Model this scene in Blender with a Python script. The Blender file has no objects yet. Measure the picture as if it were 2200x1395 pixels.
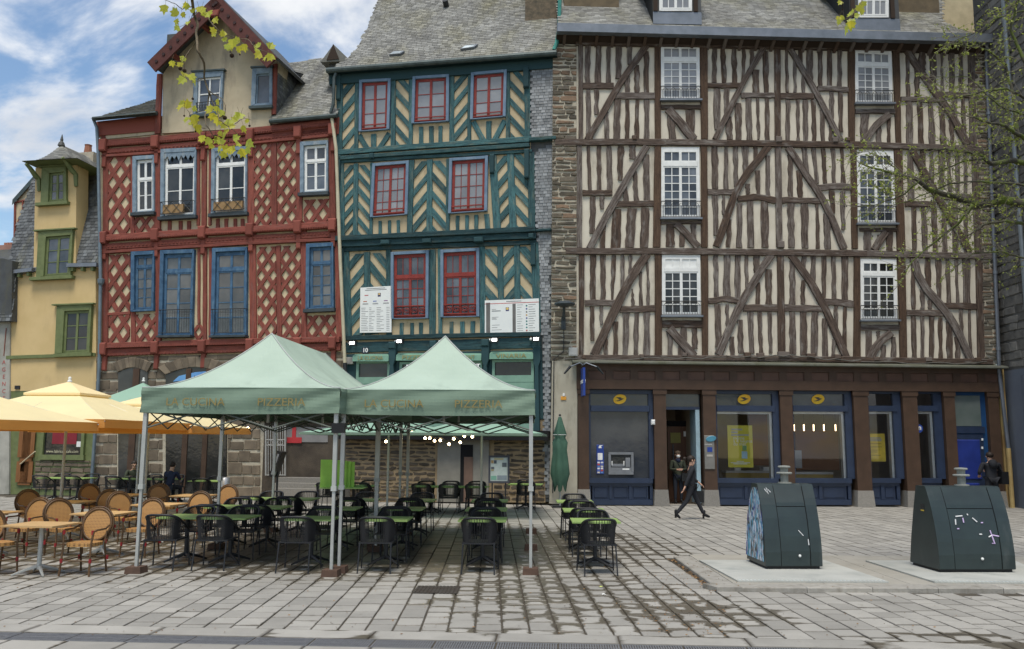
import bpy, math, random
from mathutils import Vector, Matrix, noise
R = random.Random(11)
pi = math.pi
SC = bpy.context.scene
COL = SC.collection

# ---------------------------------------------------------------- camera
F, CX, CY = 1850.0, 1100.0, 697.5          # focal length and centre of the 2200 px wide view
PITCH, ROLL = math.atan(252.5 / F), 0.006
CAMR = Matrix.Rotation(pi / 2 + PITCH, 3, 'X') @ Matrix.Rotation(ROLL, 3, 'Z')
CAMP = Vector((0, 0, 2.0))
cam = bpy.data.objects.new('camera', bpy.data.cameras.new('camera'))
COL.objects.link(cam)
cam.data.sensor_fit = 'HORIZONTAL'; cam.data.sensor_width = 36.0
cam.data.lens = 36.0 * F / 2200.0
cam.data.clip_start = 0.1; cam.data.clip_end = 2000
cam.matrix_world = Matrix.Translation(CAMP) @ CAMR.to_4x4()
SC.camera = cam

# ---------------------------------------------------------------- light
SUN_EL, SUN_AZ = math.radians(67), math.radians(188)   # azimuth clockwise from +Y (the view direction)
W = bpy.data.worlds.new('World'); SC.world = W; W.use_nodes = True
nt = W.node_tree; N = nt.nodes; L = nt.links
N.clear()
out = N.new('ShaderNodeOutputWorld'); bg = N.new('ShaderNodeBackground')
sky = N.new('ShaderNodeTexSky'); sky.sky_type = 'NISHITA'; sky.sun_disc = False
sky.sun_elevation = SUN_EL; sky.sun_rotation = SUN_AZ
sky.air_density = 1.3; sky.dust_density = 0.15; sky.ozone_density = 3.5
tc = N.new('ShaderNodeTexCoord'); sep = N.new('ShaderNodeSeparateXYZ')
L.new(tc.outputs['Generated'], sep.inputs[0])
mx = N.new('ShaderNodeMath'); mx.operation = 'MAXIMUM'; mx.inputs[1].default_value = 0.0
L.new(sep.outputs[2], mx.inputs[0])
ad = N.new('ShaderNodeMath'); ad.operation = 'ADD'; ad.inputs[1].default_value = 0.28
L.new(mx.outputs[0], ad.inputs[0])
dv = N.new('ShaderNodeVectorMath'); dv.operation = 'DIVIDE'
cb = N.new('ShaderNodeCombineXYZ')
for k in range(3): L.new(ad.outputs[0], cb.inputs[k])
L.new(tc.outputs['Generated'], dv.inputs[0]); L.new(cb.outputs[0], dv.inputs[1])
mp = N.new('ShaderNodeMapping'); mp.inputs['Scale'].default_value = (1.15, 1.5, 1.0); mp.inputs['Location'].default_value = (3.7, 1.25, 0.3)
mp.inputs['Rotation'].default_value = (0, 0, math.radians(28))
L.new(dv.outputs[0], mp.inputs[0])
nz = N.new('ShaderNodeTexNoise'); nz.inputs['Scale'].default_value = 2.5; nz.inputs['Detail'].default_value = 7
nz.inputs['Roughness'].default_value = 0.56; nz.inputs['Distortion'].default_value = 0.35
L.new(mp.outputs[0], nz.inputs['Vector'])
cr = N.new('ShaderNodeValToRGB'); cr.color_ramp.elements[0].position = 0.43; cr.color_ramp.elements[1].position = 0.62
cr.color_ramp.interpolation = 'EASE'
L.new(nz.outputs['Fac'], cr.inputs[0])
nz2 = N.new('ShaderNodeTexNoise'); nz2.inputs['Scale'].default_value = 3.1; nz2.inputs['Detail'].default_value = 6
L.new(mp.outputs[0], nz2.inputs['Vector'])
cr2 = N.new('ShaderNodeValToRGB'); cr2.color_ramp.elements[0].position = 0.3; cr2.color_ramp.elements[1].position = 0.72
cr2.color_ramp.elements[0].color = (4.6, 4.9, 5.4, 1); cr2.color_ramp.elements[1].color = (8.0, 8.0, 7.9, 1)
L.new(nz2.outputs['Fac'], cr2.inputs[0])
mix = N.new('ShaderNodeMix'); mix.data_type = 'RGBA'
L.new(cr.outputs[0], mix.inputs['Factor']); L.new(sky.outputs[0], mix.inputs['A']); L.new(cr2.outputs[0], mix.inputs['B'])
L.new(mix.outputs['Result'], bg.inputs['Color']); bg.inputs['Strength'].default_value = 0.095
L.new(bg.outputs[0], out.inputs[0])
sl = bpy.data.lights.new('sun', 'SUN'); sl.energy = 2.3; sl.angle = math.radians(22); sl.color = (1.0, 0.93, 0.82)
so = bpy.data.objects.new('sun', sl); COL.objects.link(so)
so.rotation_euler = (pi / 2 - SUN_EL, 0, pi - SUN_AZ); so.location = (0, -20, 30)
vs = SC.view_settings
vs.view_transform = 'Standard'; vs.look = 'None'; vs.exposure = 0.64; vs.gamma = 1.0; vs.use_curve_mapping = False
SC.cycles.max_bounces = 8; SC.cycles.transparent_max_bounces = 16
SC.cycles.use_denoising = True

# ---------------------------------------------------------------- geometry helpers
def ray(px, py):
    return CAMR @ Vector(((px - CX) / F, -(py - CY) / F, -1.0))
def ground(px, py, z=0.0):
    d = ray(px, py); return CAMP + d * ((z - CAMP.z) / d.z)
def atY(px, py, Y):
    d = ray(px, py); return CAMP + d * (Y / d.y)
class Frame:
    """a standing plane of the place: local x runs along the front, y into the building, z up"""
    def __init__(s, O, ang):
        s.O = Vector(O); s.a = ang; s.M = Matrix.Rotation(ang, 3, 'Z'); s.I = s.M.transposed()
    def loc(s, px, py, y=0.0):
        d = s.I @ ray(px, py); o = s.I @ (CAMP - s.O); return o + d * ((y - o.y) / d.y)
    def onp(s, px, py, P, n):
        d = s.I @ ray(px, py); o = s.I @ (CAMP - s.O); return o + d * ((P - o).dot(n) / d.dot(n))
    def world(s, v): return s.O + s.M @ Vector(v)
class Crop:
    def __init__(s, x0, y0, k): s.x0, s.y0, s.k = x0, y0, k
    def __call__(s, x, y): return (s.x0 + x / s.k, s.y0 + y / s.k)

class MB:
    def __init__(s): s.v = []; s.f = []; s.uv = []; s.r = []; s.cur = 0.0
    def face(s, pts, uv=None):
        i = len(s.v); s.v += [tuple(p) for p in pts]; n = len(pts); s.f.append(tuple(range(i, i + n)))
        s.uv += uv if uv else [(0, 0)] * n
        s.r.append(s.cur); return s
    def raw(s, vs, fs):
        i = len(s.v); s.v += [tuple(p) for p in vs]
        for f in fs:
            s.f.append(tuple(i + k for k in f)); s.uv += [(0, 0)] * len(f); s.r.append(s.cur)
        return s
    def box(s, x0, x1, y0, y1, z0, z1):
        x0, x1 = min(x0, x1), max(x0, x1); y0, y1 = min(y0, y1), max(y0, y1); z0, z1 = min(z0, z1), max(z0, z1)
        return s.raw([(x0, y0, z0), (x1, y0, z0), (x1, y1, z0), (x0, y1, z0), (x0, y0, z1), (x1, y0, z1), (x1, y1, z1), (x0, y1, z1)],
              [(0, 3, 2, 1), (4, 5, 6, 7), (0, 1, 5, 4), (1, 2, 6, 5), (2, 3, 7, 6), (3, 0, 4, 7)])
    def prism(s, poly, y0, y1, ch=0.0):
        """poly: list of (x, z); front at y0 (nearer the street), back at y1; ch: chamfer of the front edge"""
        n = len(poly)
        a = sum(poly[k][0] * poly[(k + 1) % n][1] - poly[(k + 1) % n][0] * poly[k][1] for k in range(n))
        if a < 0: poly = poly[::-1]
        if ch:
            c = Vector((sum(p[0] for p in poly) / n, sum(p[1] for p in poly) / n)); inn = []
            for p in poly:
                d = c - Vector(p); l = d.length or 1; inn.append(tuple(Vector(p) + d / l * min(ch * 1.4, l * .5)))
            vs = [(x, y0, z) for x, z in inn] + [(x, y0 + ch, z) for x, z in poly] + [(x, y1, z) for x, z in poly]
            fs = [tuple(range(n))]
            for k in range(n):
                j = (k + 1) % n
                fs += [(n + k, n + j, j, k), (2 * n + k, 2 * n + j, n + j, n + k)]
        else:
            vs = [(x, y0, z) for x, z in poly] + [(x, y1, z) for x, z in poly]
            fs = [tuple(range(n))] + [(n + k, n + (k + 1) % n, (k + 1) % n, k) for k in range(n)]
        return s.raw(vs, fs)
    def tube(s, pts, rad, n=6, cap=True, closed=False):
        pts = [Vector(p) for p in pts]; m = len(pts)
        rad = rad if isinstance(rad, (list, tuple)) else [rad] * m
        vs = []; up = None
        for k in range(m):
            t = (pts[(k + 1) % m] - pts[k - 1]) if closed else (pts[min(k + 1, m - 1)] - pts[max(k - 1, 0)])
            t = t.normalized() if t.length else Vector((0, 0, 1))
            if up is None: up = Vector((0, 0, 1)) if abs(t.z) < .9 else Vector((1, 0, 0))
            a = t.cross(up)
            if a.length < 1e-4: a = t.cross(Vector((1, .3, 0)))
            a.normalize(); b = a.cross(t).normalized(); up = b
            for q in range(n):
                w = 2 * pi * q / n; vs.append(pts[k] + (a * math.cos(w) + b * math.sin(w)) * rad[k])
        fs = []
        for k in range(m if closed else m - 1):
            k2 = (k + 1) % m
            for q in range(n):
                q2 = (q + 1) % n; fs.append((k * n + q, k * n + q2, k2 * n + q2, k2 * n + q))
        if cap and not closed: fs += [tuple(range(n - 1, -1, -1)), tuple((m - 1) * n + q for q in range(n))]
        return s.raw(vs, fs)
    def cyl(s, p0, p1, r0, r1=None, n=10): return s.tube([p0, p1], [r0, r0 if r1 is None else r1], n)
    def lathe(s, prof, c=(0, 0, 0), n=16):
        vs = []; fs = []; m = len(prof)
        for r, z in prof:
            for q in range(n):
                w = 2 * pi * q / n; vs.append((c[0] + r * math.cos(w), c[1] + r * math.sin(w), c[2] + z))
        for k in range(m - 1):
            for q in range(n):
                q2 = (q + 1) % n; fs.append((k * n + q, k * n + q2, (k + 1) * n + q2, (k + 1) * n + q))
        fs += [tuple(range(n - 1, -1, -1)), tuple((m - 1) * n + q for q in range(n))]
        return s.raw(vs, fs)
    def ball(s, c, rx, ry=None, rz=None, n=10, m=6):
        ry = ry or rx; rz = rz or rx; c = Vector(c); vs = [c + Vector((0, 0, rz))]
        for k in range(1, m):
            a = pi * k / m
            for q in range(n): vs.append(c + Vector((rx * math.sin(a) * math.cos(2 * pi * q / n), ry * math.sin(a) * math.sin(2 * pi * q / n), rz * math.cos(a))))
        vs.append(c - Vector((0, 0, rz))); fs = []
        for q in range(n):
            q2 = (q + 1) % n; fs.append((0, 1 + q, 1 + q2)); b = 1 + (m - 2) * n; fs.append((len(vs) - 1, b + q2, b + q))
            for k in range(m - 2): fs.append((1 + k * n + q, 1 + (k + 1) * n + q, 1 + (k + 1) * n + q2, 1 + k * n + q2))
        return s.raw(vs, fs)
    def mesh(s, name, mat, smooth=False):
        me = bpy.data.meshes.new(name); me.from_pydata(s.v, [], s.f)
        uvl = me.uv_layers.new(name='UVMap'); flat = [c for p in s.uv for c in p]; uvl.data.foreach_set('uv', flat)
        if any(s.r):
            at = me.attributes.new('rnd', 'FLOAT', 'FACE'); at.data.foreach_set('value', s.r)
        if smooth: me.polygons.foreach_set('use_smooth', [True] * len(s.f))
        if mat: me.materials.append(mat)
        me.update(); return me
    def build(s, name, mat, parent=None, smooth=False): return link(name, s.mesh(name, mat, smooth), parent)
def link(name, data, parent=None):
    o = bpy.data.objects.new(name, data); COL.objects.link(o)
    if parent: o.parent = parent
    return o
def tag(o, label=None, cat=None, group=None, kind=None):
    if label: o['label'] = label
    if cat: o['category'] = cat
    if group: o['group'] = group
    if kind: o['kind'] = kind
    return o
def thing(name, label, cat, loc=(0, 0, 0), rz=0.0, group=None):
    o = link(name, None); o.location = loc; o.rotation_euler = (0, 0, rz); return tag(o, label, cat, group)
def copy_tree(o, parent=None):
    c = o.copy(); COL.objects.link(c); c.parent = parent
    for ch in list(o.children): copy_tree(ch, c)
    return c
def lerp(a, b, t): return a + (b - a) * t
def wline(pts, n):
    """resample a polyline to n segments"""
    P = [Vector(p) for p in pts]; ls = [(P[k + 1] - P[k]).length for k in range(len(P) - 1)]; T = sum(ls) or 1; res = []
    for i in range(n + 1):
        d = T * i / n; k = 0
        while k < len(ls) - 1 and d > ls[k]: d -= ls[k]; k += 1
        res.append(P[k].lerp(P[k + 1], min(1, d / (ls[k] or 1))))
    return res
def strip(pts, w, d, back=0.02, jit=0.0, n=5, ch=0.012, y=0.0, w1=None):
    """a hewn timber: centre line pts (x, z), width w, standing d proud of the wall; wavering edges; uv along the grain"""
    mb = MB(); P = wline(pts, n); off = R.random() * 50; w1 = w if w1 is None else w1; rows = []; acc = 0
    for k in range(n + 1):
        t = P[min(k + 1, n)] - P[max(k - 1, 0)]; t.normalize(); nn = Vector((t.y, -t.x)); ww = lerp(w, w1, k / n)
        a = P[k] - nn * (ww / 2 + R.uniform(-jit, jit)); b = P[k] + nn * (ww / 2 + R.uniform(-jit, jit))
        if k: acc += (P[k] - P[k - 1]).length
        e = nn * min(ch, ww * .25)
        rows.append(([(a.x, y + back, a.y), (a.x, y - d + ch, a.y), ((a + e).x, y - d, (a + e).y), ((b - e).x, y - d, (b - e).y), (b.x, y - d + ch, b.y), (b.x, y + back, b.y)], acc, ww))
    for k in range(n):
        (A, ua, wa), (B, ub, wb) = rows[k], rows[k + 1]
        vv = [0, d, d + .01, d + .01 + wa, d + .02 + wa, 2 * d + wa]
        for q in range(5):
            mb.face([A[q], A[q + 1], B[q + 1], B[q]], [(ua + off, vv[q] + off), (ua + off, vv[q + 1] + off), (ub + off, vv[q + 1] + off), (ub + off, vv[q] + off)])
    for A, fl in ((rows[0][0], 0), (rows[-1][0], 1)):
        mb.face(A if fl else A[::-1], [(off, off + i * .03) for i in range(6)])
    return mb
class Quad:
    """a four-cornered field on a wall, corners clockwise from top left as (x, z)"""
    def __init__(s, tl, tr, br, bl): s.c = [Vector(p) for p in (tl, tr, br, bl)]
    def p(s, u, v):
        a, b, c, d = s.c; return tuple(a.lerp(b, u).lerp(d.lerp(c, u), v))
    def rect(s, u0, u1, v0, v1): return [s.p(u0, v1), s.p(u1, v1), s.p(u1, v0), s.p(u0, v0)]
    def w(s): return ((s.c[1] - s.c[0]).length + (s.c[2] - s.c[3]).length) / 2
    def h(s): return ((s.c[3] - s.c[0]).length + (s.c[2] - s.c[1]).length) / 2
def quad_px(fr, pts, y=0.0):
    q = [fr.loc(p[0], p[1], y) for p in pts]; return Quad(*[(v.x, v.z) for v in q])
def text_mesh(txt, size, mat, ext=0.003, bold=0.0, align='CENTER', wid=None):
    cu = bpy.data.curves.new('txt', 'FONT'); cu.body = txt; cu.size = size; cu.extrude = ext; cu.offset = bold
    cu.align_x = align; cu.align_y = 'CENTER'; cu.resolution_u = 3
    ob = bpy.data.objects.new('txt', cu); COL.objects.link(ob)
    dg = bpy.context.evaluated_depsgraph_get(); dg.update()
    me = bpy.data.meshes.new_from_object(ob.evaluated_get(dg)); bpy.data.objects.remove(ob); bpy.data.curves.remove(cu)
    me.transform(Matrix.Rotation(pi / 2, 4, 'X'))
    if wid:
        xs = [v.co.x for v in me.vertices]; k = wid / max(1e-6, max(xs) - min(xs)); me.transform(Matrix.Scale(k, 4, (1, 0, 0)))
    me.materials.clear(); me.materials.append(mat); return me
def text(name, txt, size, mat, parent, loc, rz=0.0, wid=None, bold=0.0, ext=0.003, align='CENTER'):
    o = link(name, text_mesh(txt, size, mat, ext, bold, align, wid), parent); o.location = loc; o.rotation_euler = (0, 0, rz); return o
def pin(poly, x, y):
    c = False; n = len(poly)
    for k in range(n):
        (x0, y0), (x1, y1) = poly[k], poly[k - 1]
        if (y0 > y) != (y1 > y) and x < (x1 - x0) * (y - y0) / (y1 - y0) + x0: c = not c
    return c
def clip(poly, a, b):
    """clip polygon to the left side of line a->b"""
    def side(p): return (b[0] - a[0]) * (p[1] - a[1]) - (b[1] - a[1]) * (p[0] - a[0])
    outp = []
    for k in range(len(poly)):
        p, q = poly[k - 1], poly[k]; sp, sq = side(p), side(q)
        if (sp >= 0) != (sq >= 0):
            t = sp / (sp - sq); outp.append((lerp(p[0], q[0], t), lerp(p[1], q[1], t)))
        if sq >= 0: outp.append(q)
    return outp
def clip_to(poly, cell):
    n = len(cell); ar = sum(cell[k][0] * cell[(k + 1) % n][1] - cell[(k + 1) % n][0] * cell[k][1] for k in range(n))
    c = cell if ar > 0 else cell[::-1]
    for k in range(n):
        poly = clip(poly, c[k], c[(k + 1) % n])
        if len(poly) < 3: return []
    return poly

# ---------------------------------------------------------------- materials
def nodes(m): return m.node_tree.nodes, m.node_tree.links
def newmat(name):
    m = bpy.data.materials.new(name); m.use_nodes = True; n, l = nodes(m)
    return m, n, l, n['Principled BSDF']
def mathn(n, l, op, a, b=None, clamp=False):
    q = n.new('ShaderNodeMath'); q.operation = op; q.use_clamp = clamp
    for k, x in enumerate((a, b)):
        if x is None: continue
        if isinstance(x, (int, float)): q.inputs[k].default_value = x
        else: l.new(x, q.inputs[k])
    return q.outputs[0]
def mixc(n, l, f, a, b, blend='MIX'):
    q = n.new('ShaderNodeMix'); q.data_type = 'RGBA'; q.blend_type = blend
    for nm, x in (('Factor', f), ('A', a), ('B', b)):
        if isinstance(x, (int, float)): q.inputs[nm].default_value = x
        elif isinstance(x, tuple): q.inputs[nm].default_value = (*x, 1)
        else: l.new(x, q.inputs[nm])
    return q.outputs['Result']
def noisen(n, l, vec, sc, det=4, rough=.55, dist=0.0):
    q = n.new('ShaderNodeTexNoise'); q.inputs['Scale'].default_value = sc; q.inputs['Detail'].default_value = det
    q.inputs['Roughness'].default_value = rough; q.inputs['Distortion'].default_value = dist
    if vec is not None: l.new(vec, q.inputs['Vector'])
    return q.outputs['Fac']
def rampn(n, l, f, stops):
    q = n.new('ShaderNodeValToRGB'); e = q.color_ramp.elements
    while len(e) < len(stops): e.new(0.5)
    for k, (p, c) in enumerate(stops):
        e[k].position = p; e[k].color = (c, c, c, 1) if isinstance(c, (int, float)) else (*c, 1)
    l.new(f, q.inputs[0]); return q.outputs[0]
def mapn(n, l, vec, scale=(1, 1, 1)):
    q = n.new('ShaderNodeMapping'); q.inputs['Scale'].default_value = scale; l.new(vec, q.inputs[0]); return q.outputs[0]
def bumpn(n, l, h, st, dist, b):
    q = n.new('ShaderNodeBump'); q.inputs['Strength'].default_value = st; q.inputs['Distance'].default_value = dist
    l.new(h, q.inputs['Height']); l.new(q.outputs[0], b.inputs['Normal'])
def M(name, col, rough=.75, col2=None, sc=3.0, lo=.35, hi=.68, orand=0.0, frand=0.0, bump=0.0, bsc=40, metal=0.0, spec=.35, dirt=None, dsc=1.2, dlo=.52, dhi=.75, stretch=(1, 1, 1)):
    """painted, plastered or metal surface: two tones by noise, stains, variation by object and by piece"""
    m, n, l, b = newmat(name); tcn = n.new('ShaderNodeTexCoord'); v = tcn.outputs['Object']
    if stretch != (1, 1, 1): v = mapn(n, l, v, stretch)
    col2 = col2 or tuple(c * .78 for c in col)
    c = mixc(n, l, rampn(n, l, noisen(n, l, v, sc, 5), [(lo, 0.0), (hi, 1.0)]), col, col2)
    if dirt: c = mixc(n, l, rampn(n, l, noisen(n, l, mapn(n, l, tcn.outputs['Object'], (1.6, 1.6, .5)), dsc, 7, .65), [(dlo, 0.0), (dhi, 1.0)]), c, dirt)
    if orand or frand:
        val = None
        if orand:
            oi = n.new('ShaderNodeObjectInfo'); val = mathn(n, l, 'ADD', mathn(n, l, 'MULTIPLY', oi.outputs['Random'], 2 * orand), 1 - orand)
        if frand:
            at = n.new('ShaderNodeAttribute'); at.attribute_name = 'rnd'
            fv = mathn(n, l, 'ADD', mathn(n, l, 'MULTIPLY', at.outputs['Fac'], 2 * frand), 1 - frand)
            val = fv if val is None else mathn(n, l, 'MULTIPLY', val, fv)
        hs = n.new('ShaderNodeHueSaturation'); l.new(val, hs.inputs['Value']); l.new(c, hs.inputs['Color']); c = hs.outputs[0]
    l.new(c, b.inputs['Base Color']); b.inputs['Roughness'].default_value = rough; b.inputs['Metallic'].default_value = metal
    b.inputs['Specular IOR Level'].default_value = spec
    if bump: bumpn(n, l, noisen(n, l, v, bsc, 5, .6), bump, .02, b)
    return m
def WOOD(name, col, col2, rough=.85, orand=.25, grain=26, bump=.5, alt=None, worn=None, spec=.25, speck=.6):
    """timber with grain running along the piece (uv), tone varying from piece to piece, worn patches"""
    m, n, l, b = newmat(name); tcn = n.new('ShaderNodeTexCoord'); oi = n.new('ShaderNodeObjectInfo')
    g = noisen(n, l, mapn(n, l, tcn.outputs['UV'], (1.7, grain, 1)), 1.0, 6, .62, .4)
    g2 = noisen(n, l, mapn(n, l, tcn.outputs['UV'], (1.2, 4.0, 1)), 1.5, 4)
    base = mixc(n, l, oi.outputs['Random'], col, alt) if alt else mixc(n, l, 0.0, col, col)
    c = mixc(n, l, rampn(n, l, g, [(.36, 0.0), (.62, 1.0)]), base, col2)
    if worn: c = mixc(n, l, rampn(n, l, g2, [(.54, 0.0), (.72, 1.0)]), c, worn)
    sp_ = noisen(n, l, mapn(n, l, tcn.outputs['UV'], (5.0, 11.0, 1)), 1.6, 5, .68, .6)
    c = mixc(n, l, rampn(n, l, sp_, [(.52, 0.0), (.66, speck)]), c, tuple(x * .32 for x in col2))
    ck = noisen(n, l, mapn(n, l, tcn.outputs['UV'], (.8, 15.0, 1)), 1.0, 2, .5, .2)
    c = mixc(n, l, rampn(n, l, ck, [(.30, speck), (.36, 0.0)]), c, tuple(x * .25 for x in col2))
    hs = n.new('ShaderNodeHueSaturation'); l.new(mathn(n, l, 'ADD', mathn(n, l, 'MULTIPLY', oi.outputs['Random'], 2 * orand), 1 - orand), hs.inputs['Value'])
    l.new(c, hs.inputs['Color']); l.new(hs.outputs[0], b.inputs['Base Color'])
    b.inputs['Roughness'].default_value = rough; b.inputs['Specular IOR Level'].default_value = spec
    bumpn(n, l, g, bump, .015, b); return m
def GLASS(name, col=(.02, .023, .027), rough=.06, var=.5, spec=.5, col2=None, tint=None):
    """window pane seen from the street by day: dark room behind, sky and houses mirrored, uneven old glass"""
    m, n, l, b = newmat(name); tcn = n.new('ShaderNodeTexCoord'); oi = n.new('ShaderNodeObjectInfo')
    f = noisen(n, l, tcn.outputs['Object'], 1.1, 3)
    c = mixc(n, l, rampn(n, l, f, [(.35, 0.0), (.65, 1.0)]), col, col2 or tuple(x * 2.2 for x in col))
    hs = n.new('ShaderNodeHueSaturation'); l.new(mathn(n, l, 'ADD', mathn(n, l, 'MULTIPLY', oi.outputs['Random'], 2 * var), 1 - var), hs.inputs['Value'])
    l.new(c, hs.inputs['Color']); l.new(hs.outputs[0], b.inputs['Base Color'])
    b.inputs['Roughness'].default_value = rough; b.inputs['Specular IOR Level'].default_value = spec
    bumpn(n, l, noisen(n, l, tcn.outputs['Object'], 6, 2), .12, .02, b); return m
def EMIT(name, col, st):
    m, n, l, b = newmat(name); b.inputs['Base Color'].default_value = (*col, 1); b.inputs['Emission Color'].default_value = (*col, 1)
    b.inputs['Emission Strength'].default_value = st; return m
def CLEAR(name, refl=1.0, tint=(1, 1, 1)):
    """clear shop window glass: see-through with a mirror reflection"""
    m, n, l, b = newmat(name); n.remove(b); o = n['Material Output']
    tr = n.new('ShaderNodeBsdfTransparent'); tr.inputs[0].default_value = (*tint, 1); gl = n.new('ShaderNodeBsdfGlossy'); gl.inputs['Roughness'].default_value = .02
    fr = n.new('ShaderNodeFresnel'); fr.inputs[0].default_value = 1.5
    ms = n.new('ShaderNodeMixShader'); l.new(mathn(n, l, 'MULTIPLY', fr.outputs[0], refl), ms.inputs[0]); l.new(tr.outputs[0], ms.inputs[1]); l.new(gl.outputs[0], ms.inputs[2])
    l.new(ms.outputs[0], o.inputs[0]); return m
# ---------------------------------------------------------------- palette
P = {}
P['plaster'] = M('lime plaster', (.60, .56, .465), .9, (.53, .485, .395), 1.6, dirt=(.27, .235, .18), dsc=1.0, dlo=.5, dhi=.76, bump=.25, bsc=25)
P['oak'] = WOOD('weathered oak', (.128, .083, .058), (.053, .037, .029), alt=(.18, .16, .145), orand=.16, worn=(.22, .20, .18), bump=1.0, speck=.5)
P['oaknew'] = WOOD('newer oak', (.105, .066, .042), (.06, .037, .025), orand=.12, bump=.5)
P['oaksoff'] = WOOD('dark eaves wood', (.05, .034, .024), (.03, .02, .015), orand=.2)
P['zinc'] = M('zinc', (.20, .22, .25), .45, (.14, .16, .18), 2.5, metal=.4, spec=.4)
P['gutter'] = M('green grey gutter', (.075, .10, .10), .5, (.045, .06, .06), 3, metal=.3)
P['white'] = M('white paint', (.76, .77, .75), .5, (.66, .67, .65), 6)
P['greyblue'] = M('grey blue paint', (.20, .27, .33), .7, (.12, .17, .22), 5, dirt=(.30, .32, .32), dsc=3, orand=.1)
P['blue'] = M('blue paint', (.055, .125, .215), .65, (.03, .075, .14), 5, dirt=(.12, .20, .27), dsc=4, orand=.1)
P['iron'] = M('black iron', (.018, .02, .022), .5, spec=.4)
P['glass'] = GLASS('window glass', (.045, .055, .068), col2=(.11, .125, .145))
P['glassdark'] = GLASS('dark glass', (.018, .020, .020), col2=(.05, .05, .047))
P['glassmid'] = GLASS('dusty glass', (.075, .08, .08), col2=(.14, .14, .135), var=.25)
P['glassgrey'] = GLASS('curtained glass', (.20, .21, .225), col2=(.27, .28, .29), var=.2)
P['red'] = WOOD('red painted timber', (.245, .072, .052), (.155, .044, .032), orand=.2, grain=18, bump=.5, worn=(.18, .075, .062), rough=.75, speck=.4)
P['cream'] = M('cream infill', (.56, .475, .315), .9, (.47, .385, .25), 2.2, dirt=(.30, .25, .17), dsc=1.5, bump=.2)
P['render'] = M('old gable render', (.50, .43, .30), .92, (.40, .34, .235), 1.3, dirt=(.21, .185, .145), dsc=.9, dlo=.5, dhi=.72, bump=.3, bsc=18)
P['teal'] = WOOD('teal painted timber', (.058, .142, .148), (.028, .072, .082), orand=.28, grain=14, bump=.6, worn=(.12, .15, .125), rough=.75)
P['tealdark'] = WOOD('dark teal timber', (.030, .070, .078), (.015, .038, .044), orand=.2, grain=14, worn=(.05, .07, .065))
P['ochre'] = M('ochre infill', (.51, .425, .28), .9, (.43, .345, .215), 2, dirt=(.30, .24, .15), dsc=1.6, bump=.2)
P['sashred'] = M('red sash paint', (.25, .036, .027), .55, (.18, .024, .018), 5)
P['framepale'] = M('pale blue frame', (.14, .215, .30), .6, (.10, .16, .235), 4, dirt=(.20, .26, .33), dsc=3)
P['yellow'] = M('yellow render', (.60, .45, .225), .9, (.54, .40, .19), 1.2, dirt=(.42, .31, .16), dsc=.9, dlo=.55, dhi=.85, bump=.15)
P['olive'] = M('olive paint', (.155, .185, .075), .6, (.115, .14, .055), 5)
P['slate'] = M('slate', (.115, .125, .13), .6, (.075, .08, .082), 2.0, frand=.42, dirt=(.15, .145, .085), dsc=.8, bump=.25, bsc=30, spec=.4)
P['slatelight'] = M('pale lichened slate', (.235, .237, .22), .7, (.15, .15, .138), .8, frand=.33, dirt=(.175, .168, .115), dsc=.5, dlo=.45, dhi=.7, bump=.3, bsc=22)
P['slatehung'] = M('hung slate', (.225, .235, .24), .55, (.14, .15, .155), 1.5, frand=.4, spec=.5)
P['stone'] = M('rubble stone', (.215, .18, .13), .9, (.12, .105, .085), 5, orand=.4, frand=.3, bump=.8, bsc=14)
P['stonered'] = M('reddish stone', (.22, .145, .095), .9, (.14, .10, .07), 5, orand=.3, bump=.8, bsc=14)
P['mortar'] = M('lime mortar', (.46, .42, .33), .95, (.36, .32, .245), 6, bump=.6, bsc=18)
P['ashlar'] = M('cut stone', (.175, .14, .10), .9, (.11, .088, .064), 3, orand=.3, bump=.4, bsc=20)
P['granite'] = M('grey granite', (.25, .235, .21), .85, (.19, .18, .16), 30, orand=.15, bump=.3, bsc=60)
P['darkstone'] = M('dark stone', (.165, .158, .145), .9, (.10, .097, .09), 4, orand=.4, bump=.8, bsc=14)
P['darkmortar'] = M('dark mortar', (.14, .135, .125), .95, bump=.4)
P['shopbrown'] = M('brown shopfront paint', (.072, .041, .025), .6, (.052, .030, .018), 3)
P['navy'] = M('navy paint', (.018, .031, .066), .42, (.013, .023, .05), 3, spec=.5)
P['black'] = M('black plastic', (.012, .012, .013), .5)
P['dark'] = M('dark void', (.008, .008, .009), .9)

# ---------------------------------------------------------------- frames of the two building lines
_a = atY(1240, 950, 28.0); _b = atY(2090, 955, 28.3)
FP = Frame((_a.x, _a.y, 0), math.atan2(_b.y - _a.y, _b.x - _a.x))      # post office line
_c = atY(1185, 950, 28.1)
FW = Frame((_c.x, _c.y, 0), -math.radians(11.5))                        # western houses
MPX = 28.2 / F                                                          # metres per photo pixel on the front

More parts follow.
